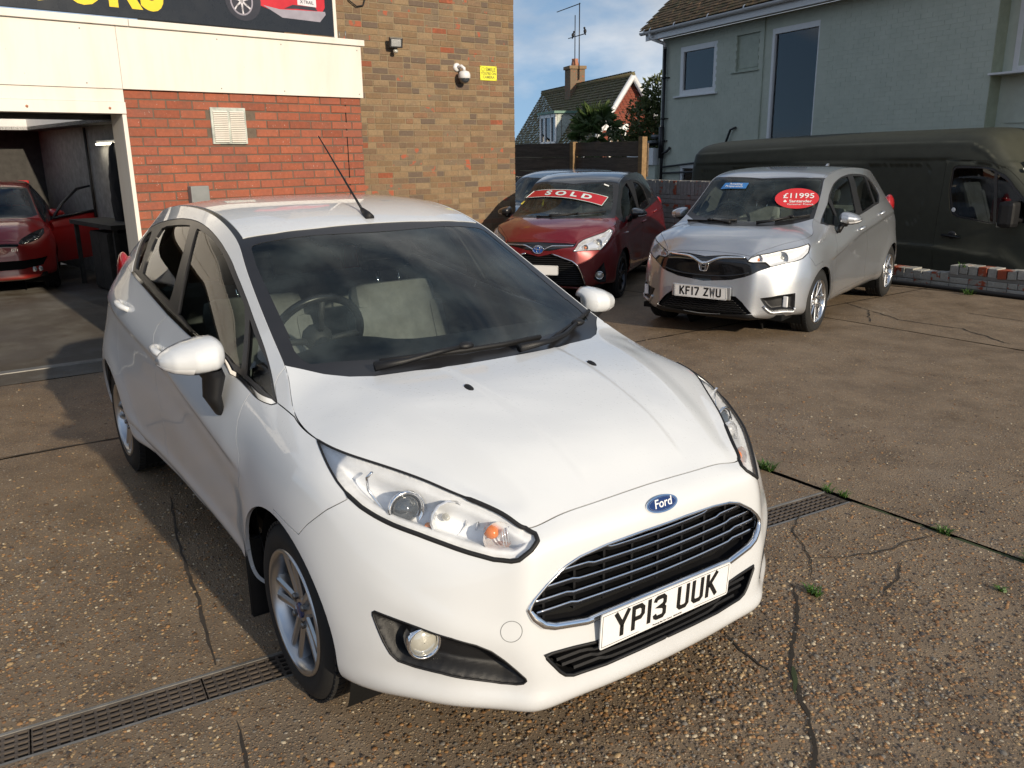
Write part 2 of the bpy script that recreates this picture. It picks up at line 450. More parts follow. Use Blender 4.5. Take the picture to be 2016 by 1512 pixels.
def roof_tile(name, cols, moss):
    t = NT(name); p = t.pos(); r = island_rand(t); c = t.ramp(r, cols)
    n = t.noise(6, 6, .65, p); n2 = t.noise(22, 5, .7, p)
    c = t.mix(t.ramp(n.outputs[0], [(.40, 0), (.62, 1)]), c, moss); c = t.mix(t.math('MULTIPLY', t.ramp(n2.outputs[0], [(.64, 0), (.70, 1)]), .8), c, (.32, .31, .26))
    M[name] = t.bsdf(c, .9, 0, t.bump(n2.outputs[0], .6, .01), .2)
roof_tile('roof_tile', [(0, (.14, .085, .05)), (.5, (.19, .12, .07)), (1, (.11, .075, .05))], (.085, .075, .04))
roof_tile('mossy_tile', [(0, (.15, .12, .08)), (.5, (.19, .15, .10)), (1, (.12, .10, .07))], (.13, .125, .055))

# yard concrete: brown cement with washed flint and pea shingle showing
def yard(name, smooth=False):
    t = NT(name); p = t.pos()
    big = t.noise(.55, 6, .62, p); mid = t.noise(3.2, 6, .65, p); fine = t.noise(120, 4, .7, p)
    base = t.mix(t.ramp(mid.outputs[0], [(.3, 0), (.72, 1)]), (.125, .088, .055), (.26, .195, .130))
    if smooth:
        base = t.mix(t.ramp(big.outputs[0], [(.35, 0), (.65, 1)]), (.13, .115, .095), (.085, .065, .045)); v = None
        c = t.mix(t.ramp(mid.outputs[0], [(.45, 0), (.75, 1)]), base, (.20, .19, .17))
        h = fine.outputs[0]
    else:
        c = base; h = None
        for sc, lo, hi in ((62, .16, .36), (105, .20, .38)):
            v = t.add('ShaderNodeTexVoronoi', feature='F1'); v.inputs['Scale'].default_value = sc; v.inputs['Randomness'].default_value = 1
            ns = t.add('ShaderNodeMapping'); ns.inputs['Scale'].default_value = (1, 1.25, .3); t.link(p, ns.inputs[0]); t.link(ns.outputs[0], v.inputs['Vector'])
            s = t.add('ShaderNodeSeparateColor'); t.link(v.outputs['Color'], s.inputs[0])
            col = t.ramp(s.outputs[0], [(0, (.12, .08, .05)), (.22, (.24, .15, .08)), (.42, (.34, .21, .105)), (.60, (.16, .125, .09)), (.76, (.40, .30, .18)), (.90, (.25, .21, .17)), (.965, (.52, .46, .36))], 'CONSTANT')
            m = t.ramp(t.math('ADD', v.outputs['Distance'], t.math('MULTIPLY', s.outputs[1], .22)), [(lo + .12, 1), (hi + .12, 0)])
            wear = t.ramp(big.outputs[0], [(.30, .35), (.55, 1)])
            c = t.mix(t.math('MULTIPLY', m, wear), c, col)
            hh = t.math('MULTIPLY', m, 1.0); h = hh if h is None else t.math('MAXIMUM', h, hh)
        h = t.math('ADD', h, t.math('MULTIPLY', fine.outputs[0], .3))
        c = t.mix(t.math('MULTIPLY', t.ramp(big.outputs[0], [(.52, 0), (.70, 1)]), .45), c, (.26, .21, .16))
    wet = t.ramp(t.noise(.8, 5, .6, p).outputs[0], [(.38, .48), (.66, .80)])
    M[name] = t.bsdf(c, wet, 0, t.bump(h, .55, .006), .45)
yard('yard'); yard('apron', True); plain('yard_dark', (.045, .036, .028), .8, bump=.5, bscale=120, vary=.4)
def pebble():
    t = NT('pebbles'); r = t.add('ShaderNodeNewGeometry').outputs['Random Per Island']
    c = t.ramp(r, [(0, (.10, .06, .03)), (.15, (.20, .105, .045)), (.34, (.30, .165, .07)), (.50, (.13, .10, .075)), (.62, (.36, .25, .13)), (.78, (.17, .15, .125)), (.90, (.48, .40, .28)), (.96, (.055, .045, .04))], 'CONSTANT')
    M['pebbles'] = t.bsdf(c, .38, 0, None, .5)
pebble()
def leaf(name, a, b, trans=.25, rough=.5):
    t = NT(name); r = t.add('ShaderNodeNewGeometry').outputs['Random Per Island']
    c = t.mix(r, a, b); m = t.bsdf(c, rough, 0, None, .4)
    tl = t.add('ShaderNodeBsdfTranslucent'); t.link(c, tl.inputs[0]); mx = t.add('ShaderNodeMixShader'); mx.inputs[0].default_value = trans
    t.link(t.b.outputs[0], mx.inputs[1]); t.link(tl.outputs[0], mx.inputs[2]); t.link(mx.outputs[0], t.out.inputs[0]); M[name] = m
leaf('laurel_leaf', (.055, .085, .022), (.15, .165, .06)); leaf('pale_leaf', (.20, .20, .10), (.33, .32, .20)); leaf('palm_leaf', (.06, .11, .03), (.15, .20, .07)); leaf('grass', (.05, .12, .02), (.10, .19, .04))
plain('bark', (.07, .05, .035), .9, bump=.6, bscale=40)
def emit(name, col, s):
    t = NT(name); e = t.add('ShaderNodeEmission'); e.inputs[0].default_value = tuple(col) + (1,); e.inputs[1].default_value = s; t.link(e.outputs[0], t.out.inputs[0]); M[name] = t.m
emit('tube_light', (1, .90, .68), 5.0)
glass('house_glass', (.72, .76, .80), 1.6); glass('van_glass', (.30, .33, .35), 1.5)
# ---------------------------------------------------------------- car shell: spline patches cut along outlines
def spl_basis(tk, q):
    n = len(tk); h = np.diff(tk); A = np.zeros((n, n)); B = np.zeros((n, n))
    A[0, 0] = A[-1, -1] = 1
    for i in range(1, n - 1):
        A[i, i - 1] = h[i - 1]; A[i, i] = 2 * (h[i - 1] + h[i]); A[i, i + 1] = h[i]
        B[i, i - 1] += 6 / h[i - 1]; B[i, i] -= 6 / h[i - 1] + 6 / h[i]; B[i, i + 1] += 6 / h[i]
    Mm = np.linalg.solve(A, B)
    k = np.clip(np.searchsorted(tk, q, side='right') - 1, 0, n - 2)
    hh = h[k]; a = (tk[k + 1] - q) / hh; b = (q - tk[k]) / hh
    E = np.zeros((len(q), n)); r = np.arange(len(q))
    E[r, k] += a; E[r, k + 1] += b
    E += ((a ** 3 - a) * hh ** 2 / 6)[:, None] * Mm[k] + ((b ** 3 - b) * hh ** 2 / 6)[:, None] * Mm[k + 1]
    return E

def chord(net, ax):
    d = np.linalg.norm(np.diff(net, axis=ax), axis=2).mean(axis=1 - ax)
    return np.concatenate([[0], np.cumsum(np.maximum(d, 1e-3))])

class Patch:
    """interpolating bicubic patch through net[i][j]; i may be mirrored in y past its ends"""
    def __init__(s, net, mir_i=(0, 0), mir_j=(0, 0), disp=None, soft=0.5):
        N = np.array(net, float); s.ni, s.nj = N.shape[:2]
        ci, cj = chord(N, 0), chord(N, 1)
        ci = np.concatenate([[0], np.cumsum(np.diff(ci) ** soft)]); cj = np.concatenate([[0], np.cumsum(np.diff(cj) ** soft)])
        fl = np.array([1, -1, 1])
        def ext(N, c, m, ax):
            lo = hi = None; N2 = [N]; c2 = [c]
            if m[0]:
                k = m[0]; sl = np.take(N, range(k, 0, -1), axis=ax) * fl; N2.insert(0, sl); c2.insert(0, c[0] - (c[k:0:-1] - c[0]))
            if m[1]:
                k = m[1]; n = N.shape[ax]; idx = list(range(n - 2, n - 2 - k, -1)); N2.append(np.take(N, idx, axis=ax) * fl); c2.append(c[-1] + (c[-1] - c[idx]))
            return np.concatenate(N2, axis=ax), np.concatenate(c2)
        s.ci, s.cj = ci, cj
        N, s.ei = ext(N, ci, mir_i, 0); N, s.ej = ext(N, cj, mir_j, 1)
        s.N = N; s.disp = disp; s.warp = None
        s.lin = (ci / ci[-1], cj / cj[-1])
    def si(s, k): return np.interp(k, range(s.ni), s.lin[0])
    def base(s, u, v):
        Bi = spl_basis(s.ei, np.clip(u, 0, 1) * s.ci[-1]); Bj = spl_basis(s.ej, np.clip(v, 0, 1) * s.cj[-1])
        P = np.zeros((len(u), 3))
        for k in range(3):
            P[:, k] = np.einsum('qi,qi->q', Bi, Bj @ s.N[:, :, k].T)
        if s.warp is not None: P = P + s.warp(u, v)
        return P
    def _nrm(s, f, u, v):
        e = 2e-3
        u0, u1 = np.clip(u - e, 0, 1), np.clip(u + e, 0, 1); v0, v1 = np.clip(v - e, 0, 1), np.clip(v + e, 0, 1)
        n = np.cross(f(u1, v) - f(u0, v), f(u, v1) - f(u, v0))
        return n / np.maximum(np.linalg.norm(n, axis=1), 1e-12)[:, None]
    def eval(s, u, v):
        u = np.asarray(u, float); v = np.asarray(v, float)
        P = s.base(u, v)
        if s.disp is None: return P
        N = s._nrm(s.base, u, v) * s.flip
        return P + N * s.disp(P, u, v)[:, None]
    flip = 1
    def normal(s, u, v): return s._nrm(s.eval, np.asarray(u, float), np.asarray(v, float)) * s.flip

def in_poly(p, poly):
    x, y = p[:, 0], p[:, 1]; c = np.zeros(len(p), bool); n = len(poly)
    for i in range(n):
        x0, y0 = poly[i - 1]; x1, y1 = poly[i]
        m = ((y0 > y) != (y1 > y))
        if y0 != y1: c ^= m & (x < (x1 - x0) * (y - y0) / (y1 - y0) + x0)
    return c

def resample(poly, step, closed=True, smooth=0):
    P = [np.array(p, float) for p in poly]
    if smooth:
        for _ in range(smooth):
            Q = []
            n = len(P); rg = range(n) if closed else range(n - 1)
            if not closed: Q.append(P[0])
            for i in rg:
                a, b = P[i], P[(i + 1) % n]; Q += [a * .75 + b * .25, a * .25 + b * .75]
            if not closed: Q.append(P[-1])
            P = Q
    out = []; n = len(P)
    for i in range(n if closed else n - 1):
        a, b = P[i], P[(i + 1) % n]; k = max(1, int(np.ceil(np.max(np.abs(b - a) / step))))
        out += [a + (b - a) * j / k for j in range(k)]
    if not closed: out.append(P[-1])
    return np.array(out)

def cut_patch(patch, nu, nv, outlines, classify, scale=(1, 1)):
    """constrained triangulation of the parameter square along all outlines -> (V, N, {region: tris})
       outlines: list of (pts, closed). classify(c, P): (n,) array of region names for triangle centroids"""
    su, sv = scale
    gu = np.linspace(0, 1, nu); gv = np.linspace(0, 1, nv)
    du, dv = 1 / (nu - 1), 1 / (nv - 1)
    pts = []; edges = []
    cp = []
    for poly, closed in outlines:
        q = resample(poly, np.array([du, dv]) * .7, closed)
        q = np.clip(q, 0, 1); b = len(pts)
        pts += [tuple(p) for p in q]; m = len(q)
        edges += [(b + i, b + (i + 1) % m) for i in range(m if closed else m - 1)]
        cp.append(q)
    cpa = np.concatenate(cp) if cp else np.zeros((0, 2))
    G = np.array([(a, b) for a in gu for b in gv])
    keep = np.ones(len(G), bool)
    if len(cpa):
        # drop interior grid points closer than ~0.35 cell to an outline
        gi = {}
        for p in cpa: gi.setdefault((int(p[0] / du), int(p[1] / dv)), []).append(p)
        for i, g in enumerate(G):
            if 0 < g[0] < 1 and 0 < g[1] < 1:
                a, b = int(g[0] / du + .5), int(g[1] / dv + .5)
                for c in ((a, b), (a - 1, b), (a, b - 1), (a - 1, b - 1)):
                    for p in gi.get(c, ()):
                        if ((p[0] - g[0]) / du) ** 2 + ((p[1] - g[1]) / dv) ** 2 < .16: keep[i] = False
    G = G[keep]
    allp = [Vector((p[0] / du, p[1] / dv)) for p in pts] + [Vector((g[0] / du, g[1] / dv)) for g in G]
    vo, eo, fo, *_ = delaunay_2d_cdt(allp, edges, [], 0, 1e-5)
    UV = np.array([(v.x * du, v.y * dv) for v in vo]); UV = np.clip(UV, 0, 1)
    T = np.array([f for f in fo if len(f) == 3], int)
    a, b, c = UV[T[:, 0]], UV[T[:, 1]], UV[T[:, 2]]
    area = np.abs((b - a)[:, 0] * (c - a)[:, 1] - (b - a)[:, 1] * (c - a)[:, 0])
    T = T[area > 1e-12]
    V = patch.eval(UV[:, 0], UV[:, 1]); N = patch.normal(UV[:, 0], UV[:, 1])
    cen = UV[T].mean(axis=1)
    reg = classify(cen, V[T].mean(axis=1))
    # orient
    fn = np.cross(V[T[:, 1]] - V[T[:, 0]], V[T[:, 2]] - V[T[:, 0]])
    flip = np.einsum('ij,ij->i', fn, N[T[:, 0]]) < 0
    T[flip] = T[flip][:, ::-1]
    return V, N, T, reg

def mirror_join(pieces, weld=2e-4):
    """pieces: list of (V,N,T); returns merged V,N,T with y-mirrored copy and centre weld"""
    Vs, Ns, Ts = [], [], []; b = 0
    for V, N, T in pieces:
        Vs.append(V); Ns.append(N); Ts.append(T + b); b += len(V)
        fl = np.array([1, -1, 1]); Vs.append(V * fl); Ns.append(N * fl); Ts.append(T[:, ::-1] + b); b += len(V)
    return weld_pts(np.concatenate(Vs), np.concatenate(Ns), np.concatenate(Ts), weld)

def weld_pts(V, N, T, eps=2e-4):
    key = np.round(V / eps).astype(np.int64)
    _, idx, inv = np.unique(key, axis=0, return_index=True, return_inverse=True)
    inv = inv.ravel()
    Nn = np.zeros((len(idx), 3)); np.add.at(Nn, inv, N)
    Nn /= np.maximum(np.linalg.norm(Nn, axis=1), 1e-9)[:, None]
    T = inv[T]; ok = (T[:, 0] != T[:, 1]) & (T[:, 1] != T[:, 2]) & (T[:, 0] != T[:, 2])
    return V[idx], Nn, T[ok]

def compact(V, N, T):
    u, inv = np.unique(T, return_inverse=True)
    return V[u], N[u], inv.reshape(T.shape)

def panel(name, V, N, T, mat, parent, gap=0.0015, rim=0.012, off=0.0, y0=True, rim_mat=None):
    """one body panel: its border is pulled in by gap and folded inwards by rim; off lifts it along the normal"""
    V, N, T = compact(V, N, T)
    V = V + N * off
    E = {}
    for t in T:
        for i in range(3):
            a, b = int(t[i]), int(t[(i + 1) % 3]); E[(a, b)] = int(t[(i + 2) % 3])
    bd = [(a, b) for (a, b) in E if (b, a) not in E]
    if gap > 0 and bd:
        mv = {}
        for a, b in bd:
            e = V[b] - V[a]; n = N[a] + N[b]; inn = np.cross(n, e); l = np.linalg.norm(inn)
            if l < 1e-12: continue
            inn /= l
            for q in (a, b): mv.setdefault(q, []).append(inn)
        V = V.copy()
        for q, ds in mv.items():
            d = sum(ds); l = np.linalg.norm(d)
            if l > 1e-6: V[q] = V[q] + d / l * gap
    nv = len(V); Vo = [V]; No = [N]; Fo = [tuple(t) for t in T]
    if rim > 0 and bd:
        bv = sorted({q for e in bd for q in e}); mp = {q: nv + i for i, q in enumerate(bv)}; mp2 = {q: nv + len(bv) + i for i, q in enumerate(bv)}
        Vo += [V[bv], V[bv] - N[bv] * rim]
        # side normals
        sn = np.zeros((len(V), 3))
        for a, b in bd:
            o = np.cross(V[b] - V[a], N[a]); o /= max(np.linalg.norm(o), 1e-9); sn[a] += o; sn[b] += o
        s2 = sn[bv] / np.maximum(np.linalg.norm(sn[bv], axis=1), 1e-9)[:, None]
        No += [s2, s2]
        for a, b in bd: Fo.append((mp[b], mp[a], mp2[a], mp2[b]))
    V = np.concatenate(Vo); N = np.concatenate(No)
    return mesh_obj(name, V, Fo, mat, parent, True, N)
# ---------------------------------------------------------------- white hatchback: surface nets (x forward, half width, z up)
F_P = [
 [(.7,0,.185),(.777,0,.215),(.799,0,.285),(.789,0,.4),(.774,0,.53),(.773,0,.63),(.759,0,.7),(.705,0,.745)],
 [(.698,.22,.185),(.772,.22,.215),(.792,.22,.285),(.781,.22,.4),(.766,.22,.53),(.763,.22,.63),(.749,.22,.695),(.7,.215,.738)],
 [(.695,.34,.187),(.7648,.345,.217),(.7826,.347,.287),(.7716,.348,.4),(.7576,.348,.53),(.7512,.345,.628),(.7366,.338,.691),(.691,.328,.7275)],
 [(.69,.44,.19),(.7536,.45,.22),(.7672,.452,.29),(.7572,.455,.4),(.7442,.455,.53),(.7354,.45,.625),(.7202,.435,.685),(.681,.419,.716)],
 [(.665,.505,.199),(.714,.515,.232),(.724,.52,.297),(.719,.523,.405),(.707,.52,.533),(.694,.508,.63),(.669,.487,.698),(.633,.452,.743)],
 [(.59,.61,.212),(.635,.625,.245),(.65,.632,.305),(.645,.635,.41),(.63,.625,.54),(.61,.605,.64),(.575,.57,.72),(.518,.529,.785)],
 [(.52,.685,.222),(.556,.705,.255),(.568,.712,.318),(.56,.712,.42),(.546,.704,.55),(.524,.685,.655),(.49,.65,.74),(.43,.583,.812)],
 [(.435,.75,.228),(.462,.772,.25),(.47,.78,.32),(.462,.78,.43),(.45,.773,.56),(.425,.755,.67),(.39,.72,.76),(.312,.656,.838)],
 [(.28,.8,.225),(.29,.83,.26),(.29,.838,.34),(.285,.84,.45),(.275,.835,.59),(.255,.82,.71),(.225,.79,.8),(.17,.73,.862)],
 [(0,.815,.225),(0,.845,.265),(0,.855,.37),(0,.86,.49),(0,.858,.63),(-.005,.845,.75),(-.02,.805,.835),(-.06,.742,.895)],
 [(-.33,.79,.225),(-.33,.825,.27),(-.33,.845,.385),(-.33,.857,.53),(-.32,.857,.68),(-.31,.83,.8),(-.295,.775,.89),(-.25,.69,.975)],
 [(-.6,.775,.227),(-.6,.815,.275),(-.6,.832,.4),(-.6,.85,.57),(-.6,.852,.74),(-.6,.785,.93),(-.53,.715,1.015),(-.45,.66,1.07)],
 [(-1,.77,.23),(-1,.81,.28),(-1,.828,.41),(-1,.848,.6),(-1,.852,.79),(-1,.785,.985),(-.95,.685,1.175),(-.85,.602,1.268)],
 [(-1.2,.77,.23),(-1.2,.81,.28),(-1.2,.828,.415),(-1.2,.848,.61),(-1.2,.851,.805),(-1.2,.784,1.005),(-1.15,.672,1.235),(-1.017,.572,1.35)],
 [(-1.4,.77,.235),(-1.4,.81,.285),(-1.4,.828,.42),(-1.4,.848,.62),(-1.4,.85,.82),(-1.4,.782,1.03),(-1.37,.665,1.28),(-1.28,.555,1.418)],
 [(-1.8,.78,.24),(-1.8,.82,.29),(-1.8,.84,.43),(-1.8,.852,.64),(-1.8,.85,.86),(-1.8,.775,1.08),(-1.78,.66,1.31),(-1.72,.545,1.448)],
 [(-2.15,.8,.245),(-2.15,.835,.3),(-2.15,.855,.44),(-2.15,.86,.66),(-2.15,.845,.89),(-2.15,.76,1.115),(-2.13,.635,1.3),(-2.12,.53,1.432)],
 [(-2.5,.82,.25),(-2.5,.85,.31),(-2.5,.86,.46),(-2.5,.855,.68),(-2.5,.82,.91),(-2.47,.715,1.13),(-2.45,.59,1.285),(-2.46,.5,1.395)],
 [(-2.8,.79,.26),(-2.82,.81,.32),(-2.83,.815,.47),(-2.83,.8,.69),(-2.8,.75,.92),(-2.73,.645,1.13),(-2.7,.545,1.26),(-2.72,.46,1.345)],
 [(-3.02,.64,.27),(-3.07,.64,.33),(-3.09,.64,.48),(-3.07,.63,.7),(-2.99,.585,.92),(-2.89,.51,1.11),(-2.85,.43,1.235),(-2.86,.365,1.318)],
 [(-3.09,.33,.28),(-3.14,.33,.33),(-3.15,.33,.48),(-3.12,.32,.7),(-3.04,.29,.92),(-2.95,.26,1.11),(-2.91,.22,1.24),(-2.92,.19,1.33)],
 [(-3.1,0,.28),(-3.15,0,.33),(-3.16,0,.48),(-3.13,0,.7),(-3.05,0,.92),(-2.96,0,1.11),(-2.92,0,1.24),(-2.93,0,1.335)],
]
# rows of the upper patch: station of the lower patch its edge sits on, then points towards the centre line
F_Q = [
 (3, [(.69,.32,.727),(.697,.21,.736),(.702,.1,.743),(.705,0,.745)]),
 (5, [(.545,.41,.806),(.56,.28,.822),(.568,.14,.832),(.57,0,.835)]),
 (6, [(.455,.455,.842),(.475,.31,.862),(.483,.155,.872),(.485,0,.875)]),
 (7, [(.35,.51,.873),(.375,.35,.893),(.387,.175,.903),(.39,0,.906)]),
 (8, [(.19,.60,.905),(.215,.42,.93),(.228,.21,.943),(.23,0,.946)]),
 (9, [(-.03,.60,.945),(.03,.42,.962),(.06,.21,.970),(.07,0,.972)]),
 (10, [(-.20,.54,.988),(-.13,.37,.992),(-.07,.19,.994),(-.05,0,.994)]),
 (11, [(-.41,.50,1.085),(-.335,.34,1.082),(-.28,.17,1.078),(-.26,0,1.077)]),
 (12, [(-.80,.44,1.287),(-.745,.3,1.285),(-.71,.15,1.281),(-.69,0,1.279)]),
 (13, [(-1.0,.42,1.379),(-.985,.28,1.387),(-.975,.14,1.391),(-.97,0,1.392)]),
 (14, [(-1.27,.42,1.441),(-1.26,.28,1.452),(-1.255,.14,1.457),(-1.25,0,1.458)]),
 (15, [(-1.72,.41,1.466),(-1.72,.27,1.473),(-1.72,.135,1.476),(-1.72,0,1.477)]),
 (16, [(-2.13,.40,1.450),(-2.15,.27,1.458),(-2.15,.135,1.462),(-2.15,0,1.463)]),
 (17, [(-2.47,.38,1.416),(-2.48,.25,1.426),(-2.48,.125,1.431),(-2.48,0,1.432)]),
 (18, [(-2.74,.35,1.366),(-2.75,.23,1.376),(-2.76,.115,1.381),(-2.76,0,1.382)]),
 (19, [(-2.88,.29,1.325),(-2.905,.19,1.331),(-2.92,.095,1.334),(-2.93,0,1.335)]),
]
def neg(net): return [[(x, -y, z) for x, y, z in r] for r in net]
def upper_net(Pn, Qd): return [[Pn[k][-1]] + pts for k, pts in Qd]
def make_shell(Pn, Qd, disp=None, dispQ=None):
    P = Patch(neg(Pn), mir_i=(3, 3), disp=disp); P.flip = 1
    Qn = neg(upper_net(Pn, Qd))
    Q = Patch(Qn, mir_j=(0, 3), disp=dispQ)
    ks = P.si(np.array([k for k, _ in Qd], float)); ul = Q.lin[0]
    Bq = lambda u: np.stack([np.interp(u, ul, ks)], 0)[0]
    # edge follows the lower patch's top edge exactly
    def smap(u):  # smooth monotone station map
        return spl_basis(ul, np.clip(u, 0, 1)) @ ks
    raw = Patch(Qn, mir_j=(0, 3))
    def warp(u, v):
        e = P.base(smap(u), np.ones_like(u)) - raw.base(u, np.zeros_like(v))
        w = e * (np.clip(1 - v, 0, 1) ** 2)[:, None]
        k = np.clip(1 - u / (ul[1] * .6), 0, 1) ** 2
        if k.max() > 0:
            m = k > 0
            q0 = raw.base(np.zeros(m.sum()), v[m]) + (P.base(np.full(m.sum(), ks[0]), np.ones(m.sum())) - raw.base(np.zeros(m.sum()), np.zeros(m.sum()))) * (np.clip(1 - v[m], 0, 1) ** 2)[:, None]
            st = np.interp(q0[:, 1], ytab[::-1], stab[::-1])
            w[m] += (P.base(st, np.ones(m.sum())) - q0) * k[m][:, None]
        return w
    stab = np.linspace(0, ks[0], 60); ytab = P.base(stab, np.ones(60))[:, 1]
    Q.warp = warp
    # outward flips
    n = P.normal(np.array([.5]), np.array([.5]))[0]; P.flip = -1 if n[1] > 0 else 1
    n = Q.normal(np.array([.5]), np.array([.9]))[0]; Q.flip = -1 if n[2] < 0 else 1
    return P, Q

def sst(x, a, b):
    t = np.clip((x - a) / (b - a), 0, 1); return t * t * (3 - 2 * t)
def gau(x, s): return np.exp(-(x / s) ** 2)
def arch_lip(P, xc, zc, r, amp, w=.07):
    d = np.hypot(P[:, 0] - xc, P[:, 2] - zc) - r
    return amp * np.where(d > 0, gau(d, w), 1.0) * sst(P[:, 2], .12, .30)
def f_dispP(P, u, v):
    x, y, z = P.T; w = -y
    side = sst(w, .66, .80)
    d = np.zeros(len(x))
    # shoulder crease running from the rear lamp through the handles to the front wing
    zl = np.interp(x, [-3.0, -2.4, -1.2, -.36, .1], [.955, .945, .835, .690, .62])
    q = z - zl
    k = sst(x, -3.0, -2.6) * (1 - sst(x, -.50, -.22)) * side
    d += .011 * k * np.where(q > 0, gau(q, .10), gau(q, .022))
    # concave flank under the crease
    d -= .010 * k * gau(z - (zl - .13), .10)
    # rising swage low on the doors, step above the sill
    zs = np.interp(x, [-2.3, -1.9, -.4], [.43, .345, .315])
    m = sst(x, -2.2, -2.0) * (1 - sst(x, -.42, -.36)) * side
    d += .008 * m * gau(z - zs - .02, .03)
    d -= .017 * m * (1 - sst(z, zs - .022, zs - .010)) * sst(z, zs - .10, zs - .04)
    # arch flares
    d += side * np.maximum(arch_lip(P, 0, .29, .345, .010, .10), 0) * sst(x, -.6, -.3)
    d += side * arch_lip(P, -2.489, .29, .345, .016, .12) * (1 - sst(x, -2.0, -1.8))
    # bumper: soft shelf over the fog lamp, chin line, dished number-plate band
    fr = sst(x, .42, .60)
    d += .010 * fr * gau(z - np.interp(w, [0, .45, .7], [.235, .24, .27]), .03)
    d -= .006 * fr * gau(z - np.interp(w, [0, .45, .7], [.30, .30, .33]), .035) * sst(w, .40, .55)
    d += .006 * fr * gau(z - np.interp(w, [.45, .6, .8], [.40, .46, .56]), .05) * sst(w, .42, .55)
    return d * sst(1 - v, 0, .06)
def f_dispQ(P, u, v):
    x, y, z = P.T; w = np.abs(y)
    d = np.zeros(len(x))
    k = sst(x, -.12, .02) * (1 - sst(x, .60, .68))
    e = np.interp(x, [0, .65], [.235, .185])
    d += .0045 * k * (1 - sst(w, e - .012, e + .02))
    e2 = np.interp(x, [-.15, .62], [.545, .375])
    d -= .010 * k * sst(w, e2 - .02, e2 + .09) * gau(w - e2 - .05, .12)
    return d * sst(v, 0, .12)
